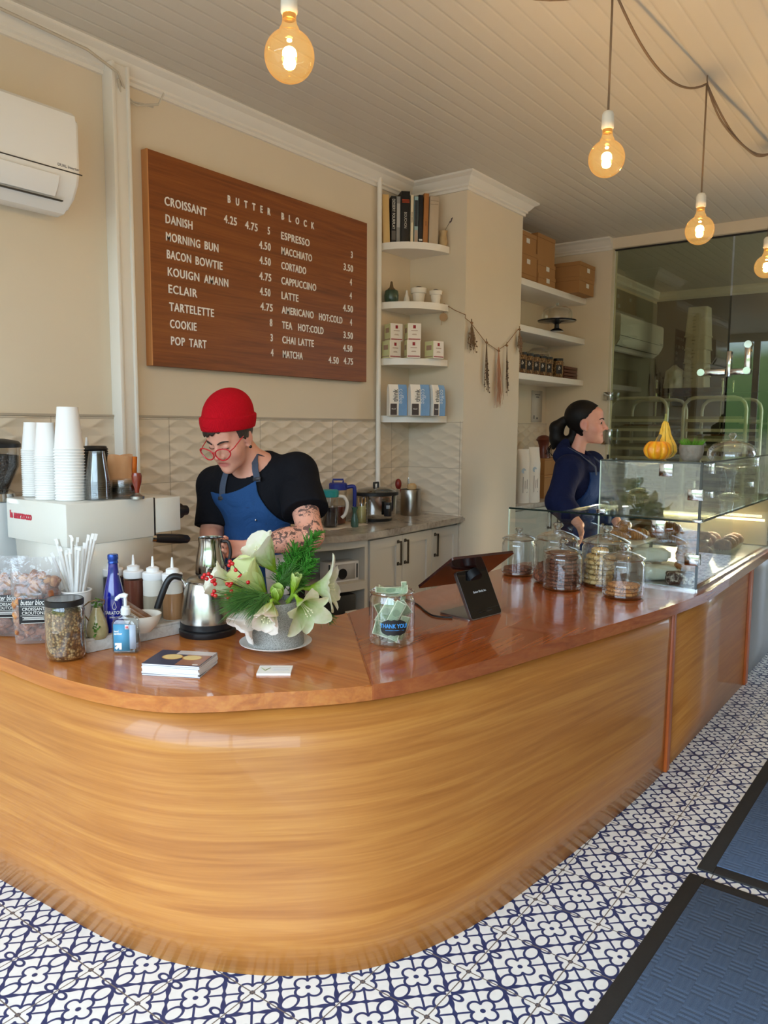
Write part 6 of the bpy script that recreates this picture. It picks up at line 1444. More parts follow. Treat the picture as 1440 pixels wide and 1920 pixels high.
CRO = NT('croissant_crust'); _v = CRO.coord('Object'); _n = CRO.noise(_v, 22, 3.0); _w = CRO.n('ShaderNodeTexWave', wave_type='BANDS', bands_direction='X'); CRO.l(_v, _w.inputs[0]); _w.inputs['Scale'].default_value = 26; _w.inputs['Distortion'].default_value = 1.5
CRO.principled(CRO.mix(CRO.math('MULTIPLY_ADD', _w.outputs[1], 0.35, _n, clamp=True), lin((112, 56, 22)), lin((206, 138, 66))), 0.35, normal=CRO.bump(_w.outputs[1], 0.6, 0.006)); CRO = CRO.m
def croissant_proto():
    pts = []; rs = []
    for i in range(25):
        u = i/24*2-1; a = u*1.25; pts.append((0.062*math.sin(a)*1.15, 0.050*(1-math.cos(a)), 0.026-0.008*abs(u))); seg_ = 1+0.10*math.cos(u*22)
        rs.append(max(0.005, 0.030*(1-abs(u)**1.9)*seg_+0.004))
    return MB().tube(pts, rs, 14).build('croissant', CRO, angle=70)
cp = croissant_proto(); rnd = random.Random(2)
CPOS = [((2.28, 0.66), 0, 'croissant nearest the staff side in the front row'), ((2.42, 0.60), 0, 'croissant in the middle of the front row'), ((2.40, 0.72), 0, 'croissant behind the middle one'), ((2.36, 0.66), 1, 'croissant lying across the top of the pile'),
        ((2.66, 0.50), 0, 'croissant by the glass divider'), ((2.80, 0.62), 0, 'croissant in the second compartment middle'), ((2.78, 0.44), 0, 'croissant near the front glass of the second compartment'), ((2.74, 0.54), 1, 'croissant on top in the second compartment')]
def board(c, w, d, h, lab, rz=0):
    g = thing('serving_board', lab, 'board', (c[0], c[1], ZF), rz, 'serving boards in the case')
    MB().box((0, 0, h-0.006), (w, d, 0.012), bev=0.003).build('board', mat('white_tray', (214, 210, 200), 0.4), g)
    for sx_ in (-1, 1):
        for sy_ in (-1, 1): MB().cyl((sx_*(w/2-0.02), sy_*(d/2-0.02), 0), (sx_*(w/2-0.02), sy_*(d/2-0.02), h-0.01), 0.008, seg=10).build('leg', STEEL, g)
board((2.36, 0.66), 0.32, 0.24, 0.120, 'raised white board carrying croissants, left compartment'); board((2.74, 0.53), 0.30, 0.34, 0.085, 'raised white board carrying croissants, right compartment')
for k, ((x, y), lvl, lab) in enumerate(CPOS):
    o = cp if k == 0 else cp.copy()
    if k: col.objects.link(o)
    zz = ZF+(0.121 if x < 2.5 else 0.086)+0.045*lvl
    o.location = (x, y, zz); o.rotation_euler = (0, 0, rnd.uniform(0, 6)); tag(o, 'glossy '+lab, 'croissant', 'croissants in the case')
BUN = crumb_mat('bun_crust', (120, 66, 30), (166, 102, 50), (200, 142, 82), 18); CUPP = mat('bun_paper', (206, 196, 170), 0.6)
def bun_proto():
    g = thing('bun', '', 'bun', (0, 0, 0)); b = MB().lathe([(0, 0), (0.030, 0), (0.044, 0.034), (0.042, 0.036), (0.029, 0.004), (0, 0.004)], seg=36, ripple=(0.04, 18)); b.build('paper_case', CUPP, g)
    MB().lathe([(0, 0.006), (0.036, 0.02), (0.048, 0.040), (0.050, 0.056), (0.040, 0.076), (0.020, 0.088), (0, 0.091)], seg=32).build('bun_top', BUN, g); return g
bp0 = bun_proto()
for k, (x, y) in enumerate(((2.95, 0.30), (3.06, 0.30), (3.17, 0.31), (3.28, 0.31), (3.0, 0.42), (3.12, 0.42), (3.24, 0.43), (2.50, 0.38), (2.62, 0.32))):
    o = bp0 if k == 0 else dup(bp0); o.location = (x, y, ZF); tag(o, 'domed brown bun in a paper cup, '+('front row, %s past the divider' % ('first', 'second', 'third', 'fourth')[k] if k < 4 else ('second row, %s to the divider' % ('nearest', 'middle', 'farthest')[k-4] if k < 7 else ('beside the tall scones' if k == 7 else 'just before the divider'))), 'bun', 'buns in the case')
# ---- on top of the case
pk = thing('striped_squash', 'orange and yellow ribbed squash on the glass case top', 'squash', (1.945, 0.375, ZT2+0.004))
def squash(u, v):
    a = u*2*math.pi; ph = v*math.pi; rib = abs(math.cos(a*4.5)); r = 0.062*math.sin(ph)**0.75*(0.84+0.16*rib**0.6); bump_ = 0.004*mnoise.noise(Vector((math.cos(a)*4, math.sin(a)*4, v*6)))
    return ((r+bump_)*math.cos(a), (r+bump_)*math.sin(a), 0.046-0.046*math.cos(ph)+(0.010 if v < 0.1 else 0)-0.014*max(0, v-0.85)/0.15)
def squash_mat():
    t = NT('squash_skin'); v = t.coord('Object'); sp = t.n('ShaderNodeSeparateXYZ'); t.l(v, sp.inputs[0]); a = t.math('ARCTAN2', sp.outputs[1], sp.outputs[0])
    s = t.math('ABSOLUTE', t.math('COSINE', t.math('MULTIPLY', a, 4.5))); n = t.noise(v, 26, 2.0)
    t.principled(t.mix(t.math('ADD', t.math('MULTIPLY', s, 0.7), t.math('MULTIPLY', n, 0.3)), lin((250, 196, 40)), lin((236, 134, 18))), 0.4, coat=0.2); return t.m
MB().grid(squash, 72, 22, closed_u=True).build('body', squash_mat(), pk, angle=90)
MB().tube([(0, 0, 0.075), (0.004, -0.002, 0.095), (0.014, -0.006, 0.116)], [0.010, 0.007, 0.008], 8).build('stem', mat('squash_stem', (120, 110, 80), 0.8), pk)
gd = thing('pear_gourd', 'tall yellow pear-shaped gourd with dark streaks behind the squash', 'gourd', (2.045, 0.375, ZT2+0.004))
def gourd(u, v):
    a = u*2*math.pi; z = v*0.185; pr = np.interp(v, [0, .06, .2, .36, .5, .64, .8, .92, 1.0], [0.004, .036, .054, .050, .037, .026, .019, .013, .002]); rib = 1+0.10*abs(math.cos(a*4))
    n = 0.003*mnoise.noise(Vector((math.cos(a)*5, math.sin(a)*5, v*14)))
    return ((pr*rib+n)*math.cos(a)+0.004*math.sin(v*3), (pr*rib+n)*math.sin(a), z)
def gourd_mat():
    t = NT('gourd_skin'); v = t.coord('Object'); sp = t.n('ShaderNodeSeparateXYZ'); t.l(v, sp.inputs[0]); a = t.math('ARCTAN2', sp.outputs[1], sp.outputs[0]); n = t.noise(v, 60, 2.0)
    s = t.math('ABSOLUTE', t.math('COSINE', t.math('MULTIPLY', a, 4.0))); st = t.math('GREATER_THAN', t.math('ADD', t.math('SUBTRACT', 1.0, s), t.math('MULTIPLY', n, 0.2)), 0.86)
    c = t.mix(n, lin((232, 178, 40)), lin((250, 216, 96))); t.principled(t.mix(t.math('MULTIPLY', st, 0.75), c, lin((84, 74, 30))), 0.45); return t.m
MB().grid(gourd, 64, 26, closed_u=True).build('body', gourd_mat(), gd, angle=90)
MB().tube([(0.0, 0, 0.180), (0.002, 0, 0.200), (0.006, 0, 0.212)], [0.007, 0.005, 0.006], 8).build('stem', mat('gourd_stem', (146, 150, 84), 0.8), gd)
sp_ = thing('stone_planter', 'small round mottled stone planter with green moss beside the squash', 'planter', (2.025, 0.245, ZT2+0.004))
MB().lathe([(0, 0), (0.036, 0), (0.046, 0.012), (0.054, 0.045), (0.053, 0.072), (0.047, 0.072), (0.046, 0.060), (0, 0.058)], seg=36).build('pot', mat('mottled_stone', (138, 132, 122), 0.85, nscale=40, namp=0.45, bump=0.6, bscale=50), sp_)
b = MB(); rnd = random.Random(3)
for k in range(160):
    a, r = rnd.uniform(0, 6.3), 0.042*math.sqrt(rnd.random()); l_ = rnd.uniform(0.018, 0.044); dr = Vector((math.cos(a)*0.7+rnd.gauss(0, .3), math.sin(a)*0.7+rnd.gauss(0, .3), 1)).normalized()
    p = Vector((r*math.cos(a), r*math.sin(a), 0.066)); b.tube([p, p+dr*l_], [0.0016, 0.0005], 4, cap=False)
b.build('moss', mat('moss_green', (92, 150, 36), 0.7, nscale=50, namp=0.3), sp_)
DM = (3.215,0.32,1.254)
cs = thing('cake_stand', 'clear glass pedestal cake stand under a tall glass dome behind the case', 'cake stand', (DM[0], DM[1]+0.02, ZM+0.006))
TG = MATS['thick_glass_rim']
MB().lathe([(0, 0), (0.075, 0), (0.070, 0.008), (0.030, 0.024), (0.022, 0.060), (0.026, 0.12), (0.040, 0.165), (0.06, 0.178), (0.145, 0.184), (0.152, 0.190), (0.150, 0.196), (0.0, 0.188)], seg=48).build('pedestal', glass('pressed_glass', (0.80, 0.86, 0.80), 0.9, 1.6, 0.16), cs)
dm_ = MB().lathe([(0.138, 0.198), (0.138, 0.255), (0.130, 0.285), (0.105, 0.312), (0.06, 0.330), (0.02, 0.338)], seg=56, cap=False).build('dome', GJ, cs)
MB().lathe([(0.02, 0.336), (0.012, 0.344), (0.016, 0.352), (0.024, 0.362), (0.018, 0.376), (0, 0.381)], seg=28, cap=False).build('knob', TG, dm_)
MB().tube([(0.138*math.cos(a*0.1309), 0.138*math.sin(a*0.1309), 0.199) for a in range(48)], 0.003, 7, closed=True).build('dome_rim', TG, dm_)
# ================================================================ BACK COUNTER (menu wall)
STONE = marble('taupe_marble', (192, 182, 168), (166, 156, 144), (130, 120, 110), 4.0, 0.2)
CABP = mat('cabinet_paint', (206, 198, 184), 0.4, nscale=5, namp=0.02)
ZBC = 0.87
front = [(2.690, 1.838), (2.2, 1.838), (1.75, 1.838), (1.55, 1.862), (1.38, 1.935), (1.26, 2.04), (1.19, 2.16), (1.17, 2.286)]
fr = smooth_path(front, 6)
bw = thing('back_worktop', 'grey veined marble worktop with a rounded end along the menu wall', 'worktop', (0, 0, 0))
b = MB(); b.prism([(p.x, p.y) for p in fr]+[(2.690, 2.286)], ZBC-0.036, ZBC)
es = [e_ for e_ in b.b.edges if all(abs(abs(v.co.z-(ZBC-0.018))-0.018) < 1e-6 for v in e_.verts) and abs(e_.verts[0].co.z-e_.verts[1].co.z) < 1e-6]
bmesh.ops.bevel(b.b, geom=es, offset=0.009, segments=3, affect='EDGES'); b.build('slab', STONE, bw, angle=35)
cab = thing('base_cabinet', 'cream base cabinet with shaker doors and a rounded open shelf end', 'cabinet', (0, 0, 0))
FY = 1.885
b = MB(); b.box((2.19, (FY+0.02+2.28)/2, 0.47), (1.0, 2.28-FY-0.02, 0.722)); b.box((2.19, 2.10, 0.055), (1.0, 0.34, 0.11)); b.box((1.700, (FY+2.28)/2, 0.46), (0.030, 2.28-FY, 0.74)); b.box((2.682, FY+0.02, 0.47), (0.02, 0.04, 0.72)); b.build('carcass', CABP, cab, smooth=False)
HND = mat('dark_nickel', (120, 112, 104), 0.25, 1.0)
def shaker(parent, x0, x1, z0, z1, y, hx, m=CABP, hz=(0.645, 0.785)):
    w = 0.055; d = MB(); xc = (x0+x1)/2
    d.box((xc, y+0.006, (z0+z1)/2), (x1-x0-2*w+0.004, 0.010, z1-z0-2*w+0.004))
    for sx_ in (x0+w/2, x1-w/2): d.box((sx_, y, (z0+z1)/2), (w, 0.020, z1-z0))
    for sz_ in (z0+w/2, z1-w/2): d.box((xc, y, sz_), (x1-x0-2*w, 0.020, w))
    o = d.build('door', m, parent, smooth=False)
    h = MB(); h.box((hx, y-0.033, (hz[0]+hz[1])/2), (0.010, 0.008, hz[1]-hz[0]))
    for zz in hz: h.box((hx, y-0.02, zz-0.004*(1 if zz == hz[1] else -1)), (0.013, 0.030, 0.012)); h.box((hx, y-0.011, zz-0.004*(1 if zz == hz[1] else -1)), (0.020, 0.003, 0.020))
    h.build('handle', HND, o, smooth=False); return o
shaker(cab, 1.722, 2.030, 0.115, 0.815, FY, 1.990); shaker(cab, 2.036, 2.352, 0.115, 0.815, FY, 2.062); shaker(cab, 2.358, 2.668, 0.115, 0.815, FY, 2.388)
arc = [(p.x+0.03*(1.9-p.x)*0, p.y+0.03) for p in fr if p.x < 1.69]
for z_ in (0.11, 0.575):
    b = MB(); b.prism([(1.69, arc[0][1])]+arc+[(1.69, 2.28)], z_-0.022, z_+0.022); b.build('open_shelf', CABP, cab, angle=30)
b = MB(); b.prism([(1.69, arc[0][1])]+arc+[(1.69, 2.28)], 0.79, 0.832); b.build('top_rail', CABP, cab, angle=30)
MB().box((1.44, 2.272, 0.46), (0.52, 0.016, 0.72)).build('back_panel', mat('shelf_back_paint', (196, 190, 180), 0.5), cab, smooth=False)  # back panel in a slightly greyer paint than the cabinet
# things on the open shelf
g = thing('speaker_box', 'white box with a black circle print on the open corner shelf', 'box', (1.585, 1.985, 0.598), R(-16))
MB().box((0, 0, 0.055), (0.20, 0.09, 0.11), bev=0.002).build('box', mat('white_box', (226, 222, 216), 0.5), g)
b = MB(); b.box((0.01, -0.0455, 0.055), (0.13, 0.001, 0.088)); b.build('print_panel', mat('box_print', (176, 172, 168), 0.5), g)
b = MB(); b.lathe([(0, 0), (0.030, 0), (0.030, 0.0012), (0, 0.0012)], seg=28, M=frame((-0.010, -0.0462, 0.045), (1, 0, 0), (0, 0, 1))); b.box((-0.0965, -0.0456, 0.055), (0.010, 0.0012, 0.10)); b.box((0.088, -0.046, 0.055), (0.008, 0.0012, 0.08)); b.build('black_print', BLKP, g)
g = thing('dark_bin', 'dark bin below the open shelf with a white tag', 'bin', (1.52, 2.02, 0.132), R(-16))
MB().box((0, 0, 0.20), (0.26, 0.20, 0.40), bev=0.01).build('body', mat('bin_black', (28, 28, 30), 0.5), g)
MB().box((0.09, -0.105, 0.20), (0.075, 0.012, 0.22)).build('white_tag', mat('tag_white', (222, 214, 204), 0.5), g); MB().box((0.09, -0.112, 0.272), (0.024, 0.003, 0.028)).build('red_square', mat('tag_red', (196, 50, 44), 0.5), g)
# things on the worktop
PT = glass('pitcher_plastic', (0.93, 0.92, 0.90), 0.6, 2.5, 0.06, 0.05)
tw = MB().grid(lambda u, v: (1.60+u*0.36, 2.07+v*0.18+0.006*math.sin(u*20), ZBC+0.003+0.002*math.sin(u*31+v*9)), 30, 10).build('dish_towel', mat('towel_cloth', (214, 202, 186), 0.9, nscale=120, namp=0.1, bump=0.4)); tag(tw, 'thin pale dish towel spread under the two pitchers', 'towel'); sm = tw.modifiers.new('thickness', 'SOLIDIFY'); sm.thickness = 0.004
def pitcher(c, r, h, lidrgb, liq, lab, lvl, name):
    g = thing(name, lab, 'pitcher', (c[0], c[1], ZBC+0.007), R(-50))
    MB().lathe([(0, 0.001), (r*0.86, 0.001), (r*0.9, 0.008), (r*0.97, h*0.8), (r, h)], seg=36, cap=False).build('body', PT, g)
    MB().lathe([(0, 0.004), (r*0.85, 0.004), (r*0.885, 0.01), (r*0.93, h*lvl), (0, h*lvl)], seg=36).build('liquid', mat('liquid_%d' % liq[0], liq, 0.15, coat=0.3), g)
    lm = mat('lid_plastic_%d' % lidrgb[2], lidrgb, 0.4)
    b = MB(); b.lathe([(0, h+0.028), (r*0.9, h+0.028), (r*1.04, h+0.022), (r*1.04, h-0.012), (r*0.98, h-0.014)], seg=36)
    b.build('lid', lm, g); return g, lm
g, lm = pitcher((1.835, 2.205), 0.052, 0.215, (30, 44, 130), (92, 34, 24), 'tall pitcher of red tea with a royal blue lid and handle', 0.48, 'iced_tea_pitcher')
MB().tube([(0.030, 0, 0.243), (0.030, 0, 0.262), (-0.030, 0, 0.262), (-0.030, 0, 0.243)], 0.006, 8).build('lid_grip', lm, g)
MB().tube(smooth_path([(0.05, 0, 0.215), (0.085, 0, 0.222), (0.098, 0, 0.205), (0.098, 0, 0.11), (0.094, 0, 0.10)], 5), 0.012, 10).build('handle', lm, g)
g, lm = pitcher((1.70, 2.15), 0.047, 0.185, (30, 140, 140), (38, 34, 40), 'shorter pitcher of dark coffee with a teal lid', 0.62, 'coffee_pitcher')
MB().tube(smooth_path([(0.045, 0, 0.175), (0.080, 0, 0.170), (0.098, 0, 0.13), (0.088, 0, 0.075), (0.066, 0, 0.05)], 6), 0.010, 10).build('handle', mat('white_handle', (226, 222, 214), 0.35), g)
g = thing('slow_cooker', 'polished steel slow cooker with a black rimmed glass lid', 'slow cooker', (2.185, 2.095, ZBC))
pc_ = (2.14,2.154,0.99)
g.location = (pc_[0], pc_[1], ZBC)
def oval(prof, name, m, parent, seg=56, ky=0.78, cap=True): return MB().lathe(prof, seg=seg, M=Matrix.Rotation(R(-34), 4, 'Z') @ Matrix.Diagonal((1, ky, 1, 1)), cap=cap).build(name, m, parent)
oval([(0, 0.018), (0.115, 0.018), (0.128, 0.030), (0.132, 0.05), (0.134, 0.145), (0.136, 0.160)], 'body', PIT, g); oval([(0, 0), (0.10, 0), (0.104, 0.018), (0, 0.018)], 'base', BLKP, g)
oval([(0.134, 0.158), (0.144, 0.162), (0.144, 0.178), (0.134, 0.182)], 'rim', BLKP, g, cap=False)
oval([(0.134, 0.180), (0.115, 0.196), (0.06, 0.208), (0, 0.211)], 'glass_lid', glass('smoky_lid', (0.45, 0.46, 0.46), 0.8, 2.0, 0.12), g)
MB().tube([(-0.022, 0, 0.208), (-0.022, 0, 0.236), (0.022, 0, 0.236), (0.022, 0, 0.208)], 0.007, 10).build('lid_handle', BLKP, g)
vdir = Vector((-1.7105-pc_[0], -0.7754-pc_[1], 0)).normalized(); vs_ = Vector((-vdir.y, vdir.x, 0))
MB().box(vdir*0.112+vs_*0.072+Vector((0, 0, 0.082)), (0.035, 0.035, 0.085), bev=0.004).build('control_panel', mat('control_dark', (36, 36, 40), 0.2), g)
MB().box(vdir*0.130+vs_*0.074+Vector((0, 0, 0.098)), (0.018, 0.018, 0.02), bev=0.002).build('display', mat('control_display', (150, 160, 170), 0.3), g)
g = thing('bud_vase', 'little green glazed vase with a flared neck on the marble', 'vase', (1.815, 2.062, ZBC))
MB().lathe([(0, 0), (0.021, 0), (0.0235, 0.018), (0.021, 0.045), (0.012, 0.075), (0.011, 0.092), (0.019, 0.115), (0.017, 0.115), (0.009, 0.09), (0, 0.04)], seg=28).build('body', mat('sea_green_glaze', (58, 92, 78), 0.2, nscale=18, namp=0.3, coat=0.4), g)
g = thing('stick_jar', 'open glass jar with a folded green card and wooden sticks', 'jar', (1.965, 2.130, ZBC))
MB().lathe([(0, 0.002), (0.036, 0.002), (0.039, 0.01), (0.039, 0.12), (0.036, 0.13)], seg=32, cap=False).build('glass', GJ, g)
MB().box((0.0, 0, 0.055), (0.05, 0.03, 0.10)).build('green_card', mat('card_lime', (178, 176, 120), 0.6, nscale=30, namp=0.15), g)
for k, (x, y) in enumerate(((0.008, 0.004), (-0.006, 0.008), (0.014, -0.006))): MB().tube([(x, y, 0.01), (x*1.8, y*1.8, 0.155)], 0.003, 6).build('wooden_stick', mat('stick_wood', (196, 160, 104), 0.7), g)
cn = (2.532,2.164,0.978)
g = thing('utensil_canister', 'brushed steel canister holding utensils in the corner of the worktop', 'canister', (cn[0], cn[1], ZBC))
MB().lathe([(0, 0), (0.064, 0), (0.066, 0.004), (0.066, 0.168), (0.064, 0.172), (0.061, 0.170), (0.061, 0.01), (0, 0.008)], seg=44).build('body', mat('canister_steel', (158, 152, 144), 0.28, 1.0, nscale=24, namp=0.14, stretch=(1, 1, 0.04)), g)
for nm, x, y, z, m_ in (('brush', 0.012, 0.0, 0.185, mat('brush_head', (206, 170, 120), 0.8)),): 
    o = MB().lathe([(0, 0), (0.006, 0), (0.007, 0.15), (0.03, 0.16), (0.032, 0.185), (0.02, 0.196), (0, 0.198)], seg=20).build('dish_brush', m_); o.location = (cn[0]+x, cn[1]+y, ZBC+0.012); tag(o, 'wooden dish brush standing in the steel canister', 'brush')
b = MB(); lv = Vector((math.sin(_yaw), -math.cos(_yaw), 0))
b.tube([Vector((cn[0], cn[1], ZBC+0.02))-lv*0.03, Vector((cn[0], cn[1], ZBC+0.19))-lv*0.075], 0.004, 6); b.ball(Vector((cn[0], cn[1], ZBC+0.205))-lv*0.082, (0.022, 0.022, 0.036), 14, 8); o = b.build('spatula', mat('spatula_red', (122, 34, 28), 0.4)); tag(o, 'dark red spatula leaning out of the canister to the left', 'spatula')
b = MB(); wp = Vector((cn[0], cn[1], ZBC+0.17))-lv*0.015
for k in range(3): b.tube(smooth_path([wp, wp+lv*(-0.016+0.016*k)+Vector((0, 0.008*(k-1), 0.045)), wp+Vector((0, 0, 0.082)), wp+lv*(0.012-0.008*k)+Vector((0, 0, 0.045)), wp], 4), 0.0014, 5)
b.tube([wp, wp-Vector((0, 0, 0.14))], 0.004, 6); o = b.build('whisk', CHROME); tag(o, 'wire whisk standing in the canister', 'whisk')
# ================================================================ ALCOVE: counter, shelves and what they carry
aw = thing('alcove_worktop', 'marble worktop in the alcove right of the column', 'worktop', (0, 0, 0)); b = MB(); b.box(((X3+X4)/2, (1.868+2.286)/2, ZBC-0.018), (X4-X3-0.004, 2.286-1.868, 0.036), bev=0.006); b.build('slab', STONE, aw)
ab = thing('alcove_cabinet', 'cream cabinet under the alcove worktop with bar handles', 'cabinet', (0, 0, 0)); MB().box(((X3+X4)/2, (1.92+2.28)/2, 0.417), (X4-X3-0.01, 0.36, 0.832)).build('carcass', CABP, ab, smooth=False)
shaker(ab, 3.48, 4.15, 0.10, 0.825, 1.905, 4.09); shaker(ab, 4.16, 4.83, 0.10, 0.825, 1.905, 4.22)
ASZ = [2.550, 2.212, 1.860]
for z_, lb in zip(ASZ, ('white alcove shelf carrying kraft cake boxes', 'white alcove shelf carrying the black cake stand', 'white alcove shelf carrying granola jars')):
    o = MB().box(((X3+X4)/2+0.0, (1.952+2.298)/2, z_-0.024), (X4-X3-0.003, 2.298-1.952, 0.048), bev=0.003).build('alcove_shelf', SHW); tag(o, lb, 'shelf', 'white shelves in the alcove')
KR = mat('kraft_box', (168, 122, 74), 0.75, nscale=8, namp=0.06); KRD = mat('kraft_box_seam', (118, 82, 48), 0.8); STK = mat('sticker_white', (226, 222, 214), 0.5)
def kraft(x0, x1, y0, y1, z0, h, lab, sticker=True, side=True):
    g = thing('kraft_box', lab, 'box', ((x0+x1)/2, (y0+y1)/2, z0), 0, 'kraft cake boxes on the alcove shelf'); w, d = x1-x0, y1-y0
    MB().box((0, 0, h/2), (w, d, h), bev=0.002).build('box', KR, g, smooth=False)
    MB().box((0, 0, h-0.014), (w+0.003, d+0.003, 0.0285)).build('lid_flap', KR, g, smooth=False)
    MB().box((0, 0, h-0.030), (w+0.0012, d+0.0012, 0.0016)).build('lid_seam', KRD, g, smooth=False)
    if sticker: MB().box((w*0.05, -d/2-0.002, h*0.55), (0.055, 0.001, 0.034)).build('sticker', STK, g, smooth=False)
kraft(3.60, 3.945, 1.99, 2.26, ASZ[0], 0.048, 'flat kraft box under the left pair of boxes', False); kraft(3.62, 3.945, 1.985, 2.26, ASZ[0]+0.0485, 0.172, 'lower of the left pair of kraft boxes with stickers'); kraft(3.62, 3.935, 1.99, 2.26, ASZ[0]+0.221, 0.135, 'upper of the left pair of kraft boxes')
kraft(3.955, 4.262, 1.975, 2.20, ASZ[0], 0.085, 'lowest kraft box of the middle column'); kraft(3.965, 4.275, 1.985, 2.22, ASZ[0]+0.0855, 0.098, 'middle kraft box of the middle column'); kraft(3.96, 4.27, 1.99, 2.24, ASZ[0]+0.184, 0.205, 'tall plain kraft box on top of the middle column', False)
kraft(4.29, 4.40, 2.05, 2.25, ASZ[0], 0.125, 'narrow kraft box between the middle column and the right pair', False)
kraft(4.475, 4.782, 1.862, 2.17, ASZ[0], 0.128, 'lower wide kraft box at the right end of the shelf'); kraft(4.47, 4.785, 1.858, 2.19, ASZ[0]+0.1285, 0.118, 'upper wide kraft box at the right end of the shelf')
g = thing('cake_stand', 'black pedestal cake stand under a clear dome on the alcove shelf', 'cake stand', (4.35, 2.09, ASZ[1]))
pc_ = (4.195,1.92,2.251); g.location = (pc_[0], min(2.12, pc_[1]), ASZ[1])
MB().lathe([(0, 0), (0.055, 0), (0.05, 0.01), (0.02, 0.025), (0.018, 0.055), (0.04, 0.068), (0.148, 0.076), (0.155, 0.084), (0.150, 0.088), (0, 0.082)], seg=44).build('stand', mat('black_ceramic', (24, 26, 32), 0.2, coat=0.4), g)
dd = MB().lathe([(0.122, 0.089), (0.122, 0.135), (0.112, 0.165), (0.08, 0.188), (0.02, 0.200)], seg=44, cap=False).build('dome', GJ, g); MB().ball((0, 0, 0.212), 0.014, 14, 10).build('knob', TG, dd)
GRB = GRAN
def shelf_jar(c, lab):
    g = thing('granola_jar', lab, 'jar', (c[0], c[1], ASZ[2]), R(-53), 'granola jars on the alcove shelf')
    MB().lathe([(0, 0), (0.040, 0), (0.043, 0.006), (0.043, 0.125), (0.036, 0.140), (0, 0.140)], seg=28).build('filled_jar', GRB, g)
    MB().lathe([(0, 0.139), (0.040, 0.139), (0.040, 0.158), (0, 0.160)], seg=28).build('lid', BLKP, g); MB().box((0, -0.0405, 0.068), (0.048, 0.008, 0.072), bev=0.003).build('label', LBK, g)
    MB().mesh(text_mesh('b', 0.030, 0.8, 0.0006, align='CENTER', shear=0.2), frame((0, -0.0452, 0.066), (1, 0, 0), (0, 0, 1))).build('lettering', LBW, g, smooth=False); return g
gj0 = shelf_jar((3.63, 1.99), 'granola jar first from the column on the alcove shelf')
for k, nm in enumerate(('second', 'third', 'fourth', 'fifth', 'sixth')): dup(gj0, (3.755+0.125*k, 2.0+0.004*k, ASZ[2]), label='granola jar %s from the column on the alcove shelf' % nm)
shelf_jar((4.42, 2.0), 'granola jar at the right end of the row, before the wooden boards')
g = thing('granola_bag', 'clear rounded tub of granola behind the jars', 'tub', (4.36, 2.16, ASZ[2])); MB().lathe([(0, 0), (0.10, 0), (0.115, 0.05), (0.115, 0.14), (0.10, 0.19), (0, 0.20)], seg=36).build('granola_fill', GRAN, g); MB().lathe([(0.104, 0), (0.119, 0.05), (0.119, 0.145), (0.10, 0.215), (0.05, 0.245), (0, 0.25)], seg=36, cap=False).build('tub', GJ, g)
DW = wood('dark_board_wood', (58, 26, 16), (84, 40, 26), (104, 54, 36), axis=0, scale=2)
for k in range(4):
    o = MB().box((0, 0, 0.0115), (0.27, 0.17, 0.023), bev=0.003).build('wooden_board', DW); o.location = (4.66+0.004*(k % 2), 2.075, ASZ[2]+k*0.0275); tag(o, ('bottom', 'second', 'third', 'top')[k]+' dark wooden board of the pile at the alcove shelf end', 'wooden board', 'dark boards piled up')
o = MB().box((4.655, YW-0.004, 1.632), (0.20, 0.006, 0.275)).build('poster', mat('poster_paper', (206, 198, 184), 0.6)); tag(o, 'pale paper notice pinned to the alcove wall below the shelves', 'poster'); b = MB()
for k in range(2): b.box((4.66, YW-0.0075, 1.735-0.02*k), (0.10-0.04*k, 0.001, 0.008))
b.box((4.60, YW-0.0075, 1.54), (0.02, 0.001, 0.03)); b.box((4.66, YW-0.0075, 1.53), (0.03, 0.001, 0.016)); b.build('print', mat('notice_ink', (110, 106, 102), 0.6), o, smooth=False)
# white coffee bags, boxes, mill on the alcove worktop
def tall_bag(c, rz, lab, w=0.115, h=0.42):
    g = thing('coffee_sack', lab, 'bag', (c[0], c[1], ZBC), rz, 'tall white bags on the alcove worktop')
    def f(u, v):
        a = u*2*math.pi; d = 0.040*(1-max(0, (v-0.7)/0.3)**1.4)+0.003; x = w/2*(abs(math.cos(a))**0.7)*(1 if math.cos(a) >= 0 else -1); y = d*(abs(math.sin(a))**0.8)*(1 if math.sin(a) >= 0 else -1)
        return (x*(1-0.05*v), y+0.003*mnoise.noise(Vector((x*30, y*30, v*8))), v*h)
    MB().grid(f, 36, 18, closed_u=True).build('bag', mat('white_sack', (222, 212, 196), 0.5, nscale=8, namp=0.04), g, angle=80)
    MB().lathe([(0, 0), (0.020, 0), (0.020, 0.001), (0, 0.001)], seg=24, M=frame((-0.02, -0.0425, h*0.60), (1, 0, 0), (0, 0, 1))).build('round_mark', mat('sack_grey_blue', (160, 172, 182), 0.5), g); b = MB()
    for k in range(3): b.box((-0.022+0.018*k, -0.0422, h*0.34), (0.006, 0.001, h*0.3))
    b.build('print', mat('sack_ink', (150, 140, 128), 0.5), g, smooth=False)
tall_bag((3.775,1.973,1.046), R(-30), 'tall white coffee bag against the column side', 0.105, 0.415); tall_bag((3.868,1.932,1.043), R(-24), 'tall white coffee bag in front of the kraft boxes', 0.115, 0.43)
kb = (4.161,1.956,1.027)
def kraft2(x, y, z, w, d, h, lab, m=KR):
    g = thing('cardboard_box', lab, 'box', (x, y, z), 0, 'cardboard boxes on the alcove worktop'); MB().box((0, 0, h/2), (w, d, h), bev=0.002).build('box', m, g, smooth=False); MB().box((0, -d/2-0.0006, h*0.9), (w, 0.0012, 0.003)).build('seam', KRD, g, smooth=False)
